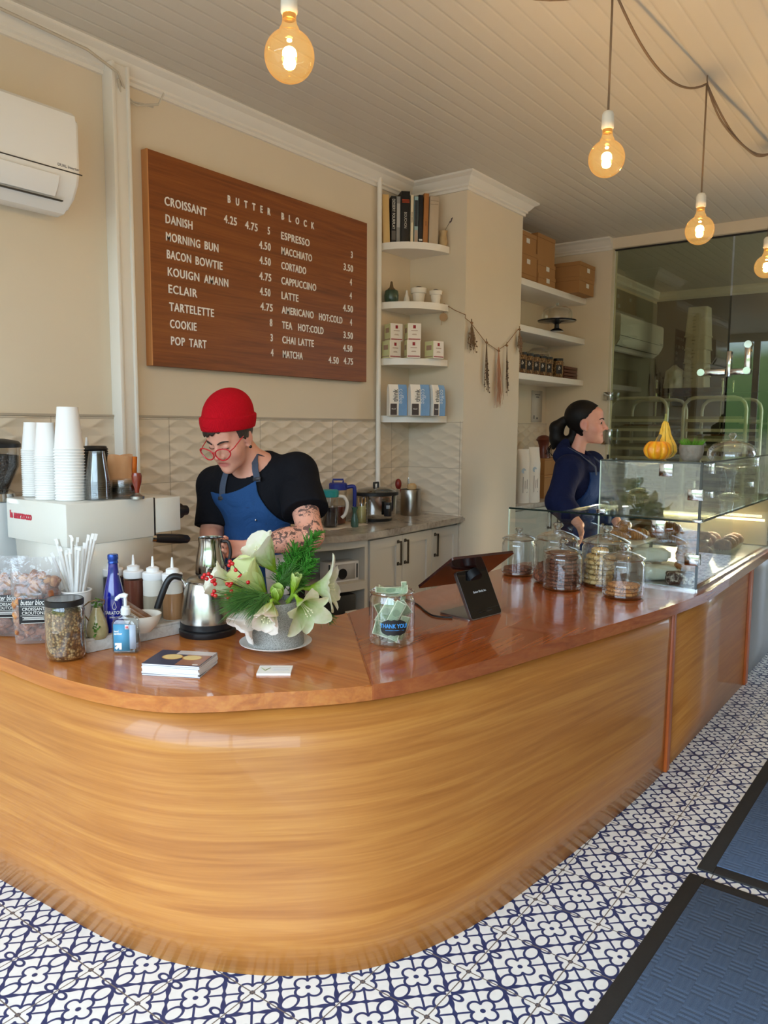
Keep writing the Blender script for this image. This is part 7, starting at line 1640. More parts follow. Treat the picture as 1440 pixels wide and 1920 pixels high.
kraft2(4.40, 2.12, ZBC, 0.40, 0.26, 0.19, 'lower brown cardboard box behind the woman'); kraft2(4.42, 2.13, ZBC+0.1905, 0.36, 0.24, 0.135, 'upper brown cardboard box behind the woman')
g = thing('pepper_mill', 'dark red wooden mill standing on the cardboard box', 'mill', (4.36, 2.08, ZBC+0.327)); MB().lathe([(0, 0), (0.06, 0), (0.055, 0.03), (0.04, 0.10), (0.05, 0.135), (0.065, 0.15), (0.05, 0.175), (0.02, 0.19), (0, 0.19)], seg=28).build('body', mat('mill_red_wood', (96, 44, 32), 0.3, nscale=10, namp=0.2), g)
# ================================================================ KITCHEN behind the glass
a2 = dup(ac, (7.42, YW-0.012, 2.235), label='white split air conditioner seen through the kitchen glass', scale=(1.62, 1.0, 0.95))
RK = mat('aluminium_rack', (224, 226, 222), 0.45, 0.45)
PANM = mat('sheet_pan', (150, 148, 140), 0.4, 1.0)
def rack_proto(lab):
    g = thing('sheet_pan_rack', lab, 'rack', (0, 0, 0), 0, 'aluminium sheet pan racks in the kitchen')
    W, D, Hh = 0.52, 0.60, 1.72
    for y in (-D/2, D/2):
        r = 0.10; pts = [(-W/2, y, 0.06), (-W/2, y, Hh-r)]+[(-W/2+r-r*math.cos(R(a)), y, Hh-r+r*math.sin(R(a))) for a in (30, 60, 90)]+[(W/2-r+r*math.cos(R(a)), y, Hh-r+r*math.sin(R(a))) for a in (90, 60, 30)]+[(W/2, y, Hh-r), (W/2, y, 0.06)]
        MB().tube(pts, 0.016, 10).build('side_frame', RK, g)
    for y in (-D/2, D/2):
        b = MB()
        for k in range(17): b.box((0, y-0.012*(1 if y > 0 else -1), 0.16+0.085*k), (W, 0.026, 0.026))
        b.build('tray_runners', RK, g, smooth=False)
    for x in (-W/2, W/2):
        for y in (-D/2, D/2): MB().cyl((x, y-0.012, 0.03), (x, y+0.012, 0.03), 0.03, seg=14).build('caster', BLKP, g)
    return g
r0 = rack_proto('sheet pan rack nearest the fixed glass panel, left in the kitchen'); r0.location = (5.72, 1.66, 0); r0.rotation_euler = (0, 0, R(90))
r1 = dup(r0, (5.80, 1.02, 0), R(90), 'sheet pan rack behind the glass door edge'); r2 = dup(r0, (5.62, 0.28, 0), R(90), 'sheet pan rack farthest right in the kitchen')
FOOD = crumb_mat('baked_goods', (84, 50, 28), (132, 88, 50), (176, 128, 80), 30)
def pan(x, y, z, lab, food):
    g = thing('sheet_pan', lab, 'baking tray', (x, y, z), 0, 'sheet pans sliding in the racks'); b = MB(); b.box((0, 0, 0.002), (0.55, 0.44, 0.003))
    for sx_, sy_, cx_, cy_ in ((0.546, 0.006, 0, 0.22), (0.546, 0.006, 0, -0.22), (0.006, 0.44, 0.270, 0), (0.006, 0.44, -0.270, 0)): b.box((cx_, cy_, 0.012), (sx_, sy_, 0.024))
    b.build('pan', PANM, g, smooth=False)
    if food:
        f = MB()
        for i in range(4):
            for j in range(3): f.ball((-0.2+0.13*i, -0.13+0.13*j, 0.016), (0.05, 0.045, 0.022), 10, 6)
        o = f.build('baked_goods', FOOD, g); o['kind'] = 'stuff'
k = 0
for (rx, ry, who, lv_) in ((5.72, 1.66, 'left', (4, 8, 11, 13, 15, 16)), (5.80, 1.02, 'middle', (5, 9, 11, 13, 14, 16)), (5.62, 0.28, 'right', (7, 10, 12, 13, 15, 16))):
    for i, L_ in enumerate(lv_): pan(rx, ry, 0.16+0.085*L_+0.0132, '%s sheet pan from the bottom in the %s kitchen rack' % (('first', 'second', 'third', 'fourth', 'fifth', 'sixth')[i], who), (i+len(who)) % 2 == 0)
ws = thing('wire_shelving', 'chrome wire shelving unit against the kitchen wall', 'shelving', (6.95, 1.62, 0))
for x in (-0.22, 0.22):
    for y in (-0.36, 0.30): MB().lathe([(0.013, 0), (0.013, 1.93), (0.018, 1.935), (0.014, 1.955), (0, 1.96)], (x, y, 0), 12).build('post', CHROME, ws)
for z in (0.5, 1.15, 1.86):
    b = MB()
    for kx in range(12): b.tube([(-0.22+0.04*kx, -0.36, z), (-0.22+0.04*kx, 0.30, z)], 0.003, 5)
    for y in (-0.36, -0.03, 0.30): b.tube([(-0.24, y, z-0.008), (0.24, y, z-0.008)], 0.005, 6)
    b.box((0, -0.36, z-0.02), (0.48, 0.008, 0.05)); b.box((-0.24, -0.03, z-0.02), (0.008, 0.66, 0.05)); b.build('wire_shelf', mat('black_wire', (30, 30, 30), 0.4, 0.5), ws, smooth=False)
TUB = glass('translucent_tub', (0.86, 0.85, 0.80), 0.3, 2.0, 0.1, 0.3)
TUBW = mat('tub_frosted', (206, 200, 184), 0.45)
tp_ = thing('storage_tub', 'translucent square storage tub at the foot of the nested stack', 'tub', (6.85, 1.545, 1.866), 0, 'nested storage tubs')
def tub(g):
    loft(MB(), [(rbox(0.118, 0.118, 0.03), 0), (rbox(0.118, 0.118, 0.03), 0.012), (rbox(0.112, 0.112, 0.03), 0.014), (rbox(0.096, 0.096, 0.028), 0.30)]).build('tub', TUBW, g); b = MB()
    for i in range(6): b.box((-0.110+0.0002*i, 0.02, 0.06+0.035*i), (0.002, 0.035 if i % 2 else 0.02, 0.003))
    b.build('volume_marks', mat('tub_marks', (120, 110, 100), 0.6), g, smooth=False)
tub(tp_)
for i, nm in enumerate(('second', 'third', 'fourth', 'topmost')): dup(tp_, (6.85, 1.545+0.004*(i % 2), 1.866+0.115*(i+1)+0.02*i), label='translucent square storage tub, %s of the nested stack' % nm)
g = thing('plastic_bag_tub', 'white crinkled bag in a tub left of the storage tubs', 'bag', (6.78, 1.755, 1.866))
def crk(u, v):
    a = u*6.283; r = 0.105*(1-0.2*v) if v < 0.75 else 0.105*0.85*(1-(v-0.75)/0.25*0.85); n = 0.012*mnoise.noise(Vector((math.cos(a)*3, math.sin(a)*3, v*6))); return ((r+n)*math.cos(a), (r+n)*math.sin(a), v*0.24)
MB().grid(crk, 40, 16, closed_u=True).build('bag', TUBW, g, angle=70)
o = MB().box((KX-0.12, 1.2, 1.95), (0.22, 2.0, 0.26)).build('wall_cabinet', mat('dark_cabinet', (58, 46, 38), 0.5)); tag(o, 'long dark wall cabinet along the kitchen back wall', 'cabinet')
g = thing('backdrop_oven', 'dark tall oven added behind the sheet pan racks as a dark backdrop', 'oven', (6.75, 0.56, 0)); MB().box((0, 0, 0.90), (0.62, 1.20, 1.80), bev=0.01).build('body', mat('oven_dark_steel', (44, 42, 40), 0.35, 0.6), g); MB().box((-0.315, 0, 1.2), (0.02, 1.0, 0.5), bev=0.005).build('oven_door', mat('oven_glass', (16, 15, 15), 0.1), g); MB().cyl((-0.35, -0.45, 1.5), (-0.35, 0.45, 1.5), 0.012, seg=10).build('door_handle', CHROME, g)  # made-up oven, added as a dark backdrop for the pale racks
o = MB().box((KX-0.30, 0.9, 0.45), (0.58, 2.6, 0.90)).build('kitchen_counter', STEEL); tag(o, 'stainless kitchen counter at the back wall', 'counter')

# ================================================================ PEOPLE: bodies grown as one smooth implicit surface
def _v(p): return np.array([p[0], p[1], p[2]], float)
def s_cap(a, b, ra, rb=None):
    a, b = _v(a), _v(b); rb = ra if rb is None else rb; ab = b-a; L2 = max(1e-12, ab @ ab)
    def f(P):
        t = np.clip(((P-a) @ ab)/L2, 0, 1); return np.linalg.norm(P-a-t[:, None]*ab, axis=1)-(ra+(rb-ra)*t)
    return f
def s_ell(c, r, B=None):
    c = _v(c); r = np.array(r, float); B = np.eye(3) if B is None else B      # B rows: local axes
    def f(P):
        q = ((P-c) @ B.T); k0 = np.linalg.norm(q/r, axis=1); k1 = np.linalg.norm(q/(r*r), axis=1); return k0*(k0-1)/np.maximum(k1, 1e-9)
    return f
def smin(a, b, k):
    h = np.clip(0.5+0.5*(b-a)/k, 0, 1); return b*(1-h)+a*h-k*h*(1-h)
def smax(a, b, k): return -smin(-a, -b, k)
def s_union(items):
    """items: (f, k) blended in turn; k<0 carves"""
    def f(P):
        d = items[0][0](P)
        for g, k in items[1:]:
            d = smin(d, g(P), k) if k > 0 else smax(d, -g(P), -k)
        return d
    return f
def surface(f, lo, hi, h, B=10):
    """naive surface nets over the sparse blocks that hold the surface"""
    lo = np.array(lo, float); n = (np.ceil((np.array(hi, float)-lo)/h/B).astype(int)+1)*B; nb = n//B
    G = np.full(n+1, 1e3, np.float32)
    ci = np.stack(np.meshgrid(*[np.arange(k) for k in nb], indexing='ij'), -1).reshape(-1, 3)
    cd = f(lo+(ci*B+B/2)*h); act = ci[np.abs(cd) < B*h*1.05+0.012]
    offs = np.stack(np.meshgrid(*[np.arange(B+1)]*3, indexing='ij'), -1).reshape(-1, 3)
    for k in range(0, len(act), 60):
        idx = (act[k:k+60, None, :]*B+offs[None]).reshape(-1, 3)
        G[idx[:, 0], idx[:, 1], idx[:, 2]] = f(lo+idx*h)
    inn = [c for c, d in zip(ci, cd) if d < -(B*h*1.05+0.012)]
    for c in inn: 
        s = tuple(slice(c[i]*B, c[i]*B+B+1) for i in range(3)); G[s] = np.where(G[s] > 900, -1.0, G[s])
    S = G < 0; c8 = [(i, j, k) for i in (0, 1) for j in (0, 1) for k in (0, 1)]
    sl = lambda A, o: A[o[0]:A.shape[0]-1+o[0], o[1]:A.shape[1]-1+o[1], o[2]:A.shape[2]-1+o[2]]
    cnt = sum(sl(S, o).astype(np.int8) for o in c8); cells = np.argwhere((cnt > 0) & (cnt < 8))
    vid = np.full(np.array(S.shape)-1, -1, np.int64); vid[cells[:, 0], cells[:, 1], cells[:, 2]] = np.arange(len(cells))
    val = np.stack([G[cells[:, 0]+o[0], cells[:, 1]+o[1], cells[:, 2]+o[2]] for o in c8], 1)
    acc = np.zeros((len(cells), 3)); w_ = np.zeros(len(cells)); oa = np.array(c8, float)
    for a in range(8):
        for b in range(a+1, 8):
            if np.abs(oa[a]-oa[b]).sum() != 1: continue
            m = (val[:, a] < 0) != (val[:, b] < 0); t = np.where(m, val[:, a]/np.where(m, val[:, a]-val[:, b], 1), 0)
            acc += np.where(m[:, None], oa[a]+(oa[b]-oa[a])*t[:, None], 0); w_ += m
    V = lo+(cells+acc/w_[:, None])*h; F = []
    for ax in range(3):
        u, v = (ax+1) % 3, (ax+2) % 3; d = [0, 0, 0]; d[ax] = 1
        A = S[:S.shape[0]-d[0], :S.shape[1]-d[1], :S.shape[2]-d[2]]; Bq = S[d[0]:, d[1]:, d[2]:]
        e_ = np.argwhere(A != Bq); e_ = e_[(e_[:, u] > 0) & (e_[:, v] > 0)]; 
        if not len(e_): continue
        du = np.zeros(3, int); du[u] = 1; dv = np.zeros(3, int); dv[v] = 1
        e_ = e_[(e_[:, u] < vid.shape[u]) & (e_[:, v] < vid.shape[v])]
        g = lambda q: vid[q[:, 0], q[:, 1], q[:, 2]]
        q = np.stack([g(e_-du-dv), g(e_-dv), g(e_), g(e_-du)], 1); fl = A[e_[:, 0], e_[:, 1], e_[:, 2]]
        q = np.where(fl[:, None], q, q[:, ::-1]); F.append(q[(q >= 0).all(1)])
    return V, np.concatenate(F)
def grow(name, f, lo, hi, h, m, parent, origin, colfn=None, iters=1):
    V, F = surface(f, lo, hi, h)
    me = bpy.data.meshes.new(name); me.from_pydata((V-np.array(origin)).tolist(), [], F.tolist()); me.validate()
    me.polygons.foreach_set('use_smooth', [True]*len(me.polygons)); me.materials.append(m)
    if colfn is not None:
        c = colfn(V); at = me.color_attributes.new('tone', 'FLOAT_COLOR', 'POINT'); at.data.foreach_set('color', c.astype(np.float32).ravel())
    o = bpy.data.objects.new(name, me); col.objects.link(o); o.parent = parent
    sm = o.modifiers.new('smooth', 'SMOOTH'); sm.factor = 0.5; sm.iterations = iters
    return o
def skin_mat(name, base):
    """skin with blush, lip and ink tones taken from the painted tone attribute (r: redness, g: ink)"""
    t = NT(name); a = t.n('ShaderNodeAttribute', attribute_name='tone'); sp = t.n('ShaderNodeSeparateColor'); t.l(a.outputs['Color'], sp.inputs[0])
    v = t.coord('Object'); n = t.noise(v, 40, 2.0)
    c = t.mix(n, lin(tuple(x*0.96 for x in base)), lin(tuple(min(255, x*1.04) for x in base)))
    c = t.mix(sp.outputs[0], c, lin((176, 78, 76)))
    wv = t.noise(t.coord('Object'), 17, 1.5, 0.5, 2.2); w2 = t.noise(t.coord('Object', loc=(3, 1, 2)), 24, 1.0, 0.5, 1.2)
    ring = t.math('LESS_THAN', t.math('ABSOLUTE', t.math('SUBTRACT', t.math('FRACT', t.math('MULTIPLY', wv, 9.0)), 0.5)), 0.10)
    ink = t.math('MAXIMUM', t.math('MULTIPLY', ring, t.math('GREATER_THAN', w2, 0.47)), t.math('GREATER_THAN', w2, 0.60))
    c = t.mix(t.math('MULTIPLY', t.math('MULTIPLY', ink, sp.outputs[1]), 0.82), c, lin((44, 42, 46)))
    b = t.principled(c, 0.48, sub=0.12); b.inputs['Subsurface Scale'].default_value = 0.6; return t.m
def cloth(name, rgb, sc=220, rough=0.85, fold=0.35):
    t = NT(name); v = t.coord('Object'); n = t.noise(v, sc, 2.0); f = t.noise(v, 9, 3.0, 0.5, 0.8); c = lin(rgb)
    cc = t.mix(n, tuple(x*0.82 for x in c[:3])+(1,), tuple(min(1, x*1.18) for x in c[:3])+(1,))
    t.principled(cc, rough, spec=0.2, normal=t.bump(f, fold, 0.03, normal=t.bump(n, 0.15, 0.002))); return t.m
def hand(W, d, n, side, curl, spread=0.16, s=1.0, thumb=0.6):
    """five-fingered hand: W wrist, d toward the knuckles, n out of the palm, side = thumb direction"""
    W, d, n = Vector(W), Vector(d).normalized(), Vector(n).normalized(); x = d.cross(n).normalized()*side; L = []
    n = (x.cross(d)*side*-1 if False else n)
    pc = W+d*0.050*s
    for k in (-1, -0.33, 0.33, 1): L.append((s_cap(W+d*0.012*s+x*0.016*k*s, W+d*0.082*s+x*0.030*k*s, 0.0135*s, 0.0105*s), 0.010*s))
    for i, (k, ln) in enumerate(((1, 0.072), (0.34, 0.080), (-0.34, 0.075), (-1, 0.060))):
        a = W+d*0.086*s+x*0.029*k*s; cv = curl[i] if hasattr(curl, '__len__') else curl; dr = (d+x*spread*k).normalized(); r = 0.0092*s*(0.9 if i == 3 else 1)
        for j, q in enumerate((0.44, 0.31, 0.25)):
            ax = dr.cross(n).normalized(); dr = (Matrix.Rotation(-cv*(0.9 if j == 0 else 1.05), 3, n.cross(dr).normalized()*-1) @ dr)
            b = a+dr*ln*q*s; L.append((s_cap(a, b, r, r*0.93), 0.004*s)); a = b; r *= 0.93
    a = W+d*0.022*s+x*0.026*s; dr = (d*0.62+x*0.70+n*0.30).normalized()
    for q, r in ((0.040, 0.0125), (0.030, 0.0105), (0.024, 0.0092)):
        b = a+dr*q*s; L.append((s_cap(a, b, r*s, r*0.9*s), 0.006*s)); a = b; dr = (dr-x*0.30*thumb+n*0.18*thumb+d*0.15).normalized()
    return L
class Head:
    def __init__(s, c, fwd, up, k=1.0):
        s.c = Vector(c); s.k = k; s.F = Vector(fwd).normalized(); u = Vector(up); s.U = (u-s.F*u.dot(s.F)).normalized(); s.X = s.F.cross(s.U)  # X = person's right
        s.B = np.array([list(s.X), list(s.F), list(s.U)])
    def p(s, x, y, z): return s.c+(s.X*x+s.F*y+s.U*z)*s.k
    def loc(s, P): return ((P-np.array(s.c)) @ s.B.T)/s.k
    def e(s, x, y, z, r): return s_ell(s.p(x, y, z), np.array(r)*s.k, s.B)
    def cap(s, a, b, ra, rb=None): return s_cap(s.p(*a), s.p(*b), ra*s.k, (rb if rb is not None else ra)*s.k)
    def skull(s): return [(s.e(0, -0.012, 0.040, (.074, .094, .090)), 1), (s.e(0, 0.024, -0.020, (.064, .070, .080)), .03)]
    def items(s, closed=True, mouth=0.0, jaw=1.0, nose=0.0):
        L = s.skull()+[(s.e(0, 0.046, -0.070, (.046*jaw, .042, .036)), .03), (s.e(0, 0.073, -0.094, (.022*jaw, .018, .016)), .022)]
        for q in (-1, 1): L += [(s.e(q*.040, .058, -.030, (.024, .024, .026)), .02), (s.cap((q*.012, .086, .028), (q*.042, .074, .028), .0085, .007), .012)]
        for q in (-1, 1): L += [(s.e(q*.031, .096, .008, (.017, .016, .012)), -.014)]
        L += [(s.cap((0, .086+.004*nose, .020), (0, .106+.006*nose, -.020), .0085, .0110), .010), (s.e(0, .108+.009*nose, -.025, (.0110, .0115, .0095)), .006), (s.e(0, .062, .058, (.052, .030+.006*nose, .038)), .02)]
        for q in (-1, 1): L += [(s.e(q*.0125, .096, -.031, (.0085, .0105, .008)), .006), (s.e(q*.031, .075, .009, (.0155, .0145, .0125)), .003)]
        L += [(s.cap((-.018, .082+.007*nose, -.057), (.018, .082+.007*nose, -.057), .0080), .006), (s.cap((-.015, .083+.006*nose, -.0690-mouth), (.015, .083+.006*nose, -.0690-mouth), .0090), .006), (s.e(0, .078+.006*nose, -.096, (.017, .014, .013)), .014), (s.cap((-.022, .0915+.007*nose, -.0632), (.022, .0915+.007*nose, -.0632), .0024+.0015*nose), -.004)]
        for q in (-1, 1): L += [(s.e(q*.0745, -.008, .000, (.0085, .024, .032)), .006), (s.e(q*.083, -.004, .002, (.005, .013, .020)), -.006), (s.e(q*.0735, .002, -.030, (.008, .010, .010)), .006)]
        return L
    def tone(s, P):
        q = s.loc(P); d = np.sqrt(((q[:, 0])/1.9)**2+((q[:, 1]-.088)/1.2)**2+((q[:, 2]+.0635)/.75)**2); lips = np.clip((.0175-d)/.006, 0, 1)*.75
        ch = np.minimum(np.linalg.norm(q-np.array([.045, .066, -.028]), axis=1), np.linalg.norm(q-np.array([-.045, .066, -.028]), axis=1)); ns = np.linalg.norm(q-np.array([0, .112, -.030]), axis=1)
        er = np.minimum(np.linalg.norm(q-np.array([.078, -.006, 0]), axis=1), np.linalg.norm(q-np.array([-.078, -.006, 0]), axis=1))
        bl = np.clip((.042-ch)/.04, 0, 1)*.28+np.clip((.022-ns)/.02, 0, 1)*.26+np.clip((.035-er)/.02, 0, 1)*.3
        return np.maximum(lips, bl)
    def brows(s, m, parent, o):
        for q in (-1, 1):
            b = MB(); pts = [s.p(q*.013, .0985, .0265), s.p(q*.026, .0955, .0325), s.p(q*.040, .0865, .0330), s.p(q*.050, .0765, .0275)]
            b.tube([p-o for p in smooth_path_3(pts, 4)], [0.0026*s.k]*3+[0.0034*s.k]*5+[0.0026*s.k]*4+[0.0012*s.k], 6); b.build('eyebrow', m, parent)
            b = MB(); b.tube([p-o for p in smooth_path_3([s.p(q*.0165, .0865, .0045), s.p(q*.031, .0905, .0020), s.p(q*.0455, .0825, .0050)], 5)], 0.0011*s.k, 5); b.build('eyelashes', m, parent)
def smooth_path_3(pts, n=6): return smooth_path([Vector(p) for p in pts], n)
def bbox(*pts, pad=0.12):
    A = np.array([[p[0], p[1], p[2]] for p in pts]); return A.min(0)-pad, A.max(0)+pad
def shell_cut(f, cuts, k=0.004):
    """intersection of a solid with half-space functions (negative inside)"""
    def g(P):
        d = f(P)
        for c in cuts: d = smax(d, c(P), k)
        return d
    return g
def infl(f, r): return lambda P: f(P)-r
# ---------------------------------------------------------------- the barista
SK1 = skin_mat('skin_barista', (226, 164, 140)); DKH = mat('dark_brown_hair', (46, 34, 28), 0.5, nscale=160, namp=0.45, stretch=(1, 1, 0.3), bump=0.5, bscale=200)
TEE = cloth('black_tee_cotton', (17, 18, 24)); DEN = cloth('denim_apron', (38, 74, 122), 300, 0.85, 0.5); STRP = cloth('apron_strap', (74, 82, 98), 200); TRS = cloth('dark_trousers', (26, 27, 34)); SHOE = mat('shoe_black', (24, 22, 22), 0.5)
neck0 = Vector((0.622,1.617,1.277)); hc = Vector((0.471,1.625,1.408))
H1 = Head(hc, fdir(-0.38, -0.50, 0.78), fdir(-0.28, 0.85, 0.60), 1.07)
shR = Vector((0.593,1.86,1.194)); shL = Vector((0.677,1.456,1.259)); elR = Vector((0.531,1.821,0.991)); elL = Vector((0.58,1.29,1.025)); wrR = Vector((0.323,1.549,0.928)); wrL = Vector((0.364,1.406,0.992))
ch1 = Vector((0.633,1.643,1.134)); wa1 = Vector((0.667,1.659,0.921)); pe1 = Vector((0.685,1.673,0.763))
fl1 = Vector((pe1.x, pe1.y, 0)); sx1 = (shL-shR).normalized(); fw1 = sx1.cross(Vector((0, 0, 1))).normalized()
if fw1.dot(Vector((-1, -1, 0))) < 0: fw1 = -fw1
hipL, hipR = pe1+sx1*0.10-Vector((0, 0, .04)), pe1-sx1*0.10-Vector((0, 0, .04))
def leg(hip, out): 
    kn = Vector((hip.x, hip.y, 0.50))+sx1*out+fw1*0.02; an = Vector((hip.x, hip.y, 0.085))+sx1*out*1.4-fw1*0.01; return kn, an
kL, aL = leg(hipL, 0.02); kR, aR = leg(hipR, -0.02)
B1 = np.array([list(sx1), list(fw1), [0, 0, 1]])
torso1 = [(s_ell(ch1+Vector((0, 0, .03)), (.165, .115, .155), B1), 1), (s_cap(shR, shL, .070, .072), .07), (s_ell(wa1, (.150, .112, .15), B1), .08), (s_ell(pe1, (.165, .12, .12), B1), .08), (s_cap(neck0+Vector((0, 0, -.05)), neck0, .075, .066), .05)]
legs1 = [(s_cap(hipL, kL, .088, .060), .04), (s_cap(kL, aL, .058, .042), .02), (s_cap(hipR, kR, .088, .060), .04), (s_cap(kR, aR, .058, .042), .02)]
feet1 = [(s_cap(a+Vector((0, 0, -.03)), a+fw1*.15+Vector((0, 0, -.05)), .044, .036), .03) for a in (aL, aR)]
ua1 = [(s_cap(shR, elR, .060, .047), .03), (s_cap(shL, elL, .064, .050), .03)]
hdL = (Vector((0.317,1.444,0.994))-wrL); hdR = (Vector((0.271,1.517,0.918))-wrR)
arms1 = ua1+[(s_cap(elR, wrR, .046, .031), .02), (s_cap(elL, elL.lerp(wrL, .45), .049, .047), .02), (s_cap(elL.lerp(wrL, .4), wrL, .047, .031), .02)]
hands1 = hand(wrL, hdL+Vector((0, 0, -.006)), fdir(-0.15, -0.55, -0.75), 1, (1.0, 1.05, 1.1, 1.15), 0.04, 1.0)+hand(wrR, hdR, fdir(0.5, 0.1, -0.85), -1, 0.6, 0.08, 1.0)
neckI = [(s_cap(neck0+Vector((0, 0, -.02)), H1.p(0, -0.030, -0.06), .062, .058), .03)]
full1 = torso1+legs1+feet1+arms1+neckI+[(s_union(H1.items(jaw=1.12)), .022)]+hands1
body_f = s_union(full1)
man = thing('person', 'person in red beanie, red glasses, black tee and blue apron making coffee', 'person', (fl1.x, fl1.y, 0)); mo1 = Vector((fl1.x, fl1.y, 0))
lo, hi = bbox(fl1, H1.p(0, 0, .14), shR, shL, elR, elL, wrL, wrR, pe1, wrL+hdL.normalized()*.15, pad=0.14); lo[2] = -0.01
eL, wL_, eR = np.array(elL), np.array(wrL), np.array(elR)
def tone1(P):
    c = np.zeros((len(P), 4)); c[:, 3] = 1; c[:, 0] = H1.tone(P)
    ab = wL_-eL; t = ((P-eL) @ ab)/(ab @ ab); dd = np.linalg.norm(P-eL-np.clip(t, -1, 1)[:, None]*ab, axis=1)
    ink = ((dd < .085) & (t > -.2) & (t < .92)).astype(float); s0 = np.array(shL); ab = eL-s0; t2 = ((P-s0) @ ab)/(ab @ ab); d2 = np.linalg.norm(P-s0-np.clip(t2, 0, 1)[:, None]*ab, axis=1)
    ink = np.maximum(ink, ((d2 < .085) & (t2 > .3)).astype(float)); kk = np.linalg.norm(P-wL_, axis=1); c[:, 0] = np.maximum(c[:, 0], 0.18*np.clip(1-np.linalg.norm(P-(wL_+np.array(hdL)*1.4), axis=1)/.09, 0, 1)*1.6)
    c[:, 1] = ink*np.clip((kk-.0)/.02, 0, 1); return c
grow('body', body_f, lo, hi, 0.0048, SK1, man, mo1, tone1)
# clothes
tee_core = s_union(torso1+[(s_cap(shR, shR.lerp(elR, .92), .060, .064), .03), (s_cap(shL, shL.lerp(elL, .66), .070, .084), .03)])
nk = np.array(neck0)
def cut_sleeve(sh, el, frac):
    a = np.array(sh); d = np.array(el)-a; L = np.linalg.norm(d); d = d/L
    return lambda P: np.where(np.abs(((P-a) @ np.array(sx1))) > -9, ((P-a) @ d)-L*frac, -1)
def tee_f(P):
    d = tee_core(P)-0.013
    far = np.linalg.norm(P-np.array(shL.lerp(elL, .75)), axis=1)
    cL = cut_sleeve(shL, elL, .64)(P); lat = (P-np.array(ch1)) @ np.array(sx1); cL = np.where(lat > .13, cL, -1.0); cR = np.where(lat < -.125, cut_sleeve(shR, elR, .86)(P), -1.0)
    d = np.maximum(d, np.maximum(cL, cR)); d = np.maximum(d, 0.90-P[:, 2]-0.05)
    neckax = np.array(H1.p(0, -.03, -.06))-nk; neckax = neckax/np.linalg.norm(neckax); q = P-nk; t = q @ neckax; rad = np.linalg.norm(q-np.outer(t, neckax), axis=1)
    return smax(d, np.minimum(t-0.022, .076+np.clip(t, 0, .05)*.5-rad), .006)
grow('t_shirt', tee_f, lo, hi, 0.0065, TEE, man, mo1, iters=2)
grow('trousers', shell_cut(infl(s_union([torso1[3]]+legs1), .012), [lambda P: P[:, 2]-0.93, lambda P: 0.10-P[:, 2]]), lo, hi, 0.012, TRS, man, mo1)
grow('shoes', shell_cut(infl(s_union([(feet1[0][0], 1), feet1[1]]), .012), [lambda P: 0.002-P[:, 2], lambda P: P[:, 2]-.10]), (lo[0]-.1, lo[1]-.1, -.02), (hi[0]+.1, hi[1]+.1, .16), 0.010, SHOE, man, mo1)
tee_front = s_union(torso1)
def bib_f(P):
    d0 = tee_front(P)-0.015; d = np.abs(d0-.007)-.0035; q = P-np.array(ch1); s = q @ np.array(sx1); f_ = q @ np.array(fw1); z = q[:, 2]
    s = s+0.012; top = 0.052+0.30*s+1.6*s*s
    wd = 0.105+np.clip((0.05-z)/0.20, 0, 1)**1.3*0.10
    d = np.maximum(d, z-top); d = np.maximum(d, s-wd); d = np.maximum(d, -s-.150); d = np.maximum(d, -f_+0.0); d = np.maximum(d, -(z+0.62)); return d
apn = grow('apron', bib_f, lo, hi, 0.0040, DEN, man, mo1)
def on_front(s, z, off=0.022):
    """a point on the shirt front at lateral s and height z from the chest centre"""
    c = np.array(ch1)+np.array(sx1)*s+np.array([0, 0, z]); ts = np.linspace(.30, -.12, 120); P = c+np.outer(ts, np.array(fw1)); d = tee_core(P)-off; i = int(np.argmax(d < 0)); return Vector(P[max(i, 0)])
for sgn, s0, s1 in ((1, .085, .045), (-1, -.095, -.070)):
    z0 = 0.052+0.30*(s0+.012)+1.6*(s0+.012)**2
    pts = [on_front(s0+(s1-s0)*k/9, z0-.015+(0.225-z0)*k/9, .0235) for k in range(9)]+[neck0+sx1*s1*1.15+Vector((0, 0, .022))-fw1*.02]
    MB().ribbon([p-mo1 for p in pts], 0.030, sx1, 0.003).build('apron_strap', STRP, man)
    MB().box((0, 0, 0), (0.036, 0.008, 0.014), frame(pts[0]+Vector((0, 0, .012))+fw1*.003-mo1, sx1, (0, 0, 1)) @ Matrix.Rotation(R(90), 4, 'X')).build('strap_buckle', mat('buckle_grey', (58, 60, 66), 0.4), man)
MB().ball(on_front(.070, -.075, .030)-mo1, 0.005, 10, 8).build('apron_rivet', CHROME, man)
pk_ = [on_front(.03+.075*k/6, -.018-.01*k/6, .026) for k in range(7)]; MB().tube([p-mo1 for p in pk_]+[on_front(.105, -.10, .026)-mo1], 0.0014, 5).build('pocket_seam', mat('denim_seam', (26, 48, 84), 0.9), man)
# towel tucked at the waist
MB().grid(lambda u, v: tuple(Vector((0.539,1.43,0.938))+fdir(0.11*(u-0.5)*(1-.2*v), -0.16*v, 0.02*math.sin(u*6+v*3))-mo1), 14, 10).build('side_towel', mat('towel_white', (222, 214, 204), 0.9, nscale=100, namp=0.08), man)
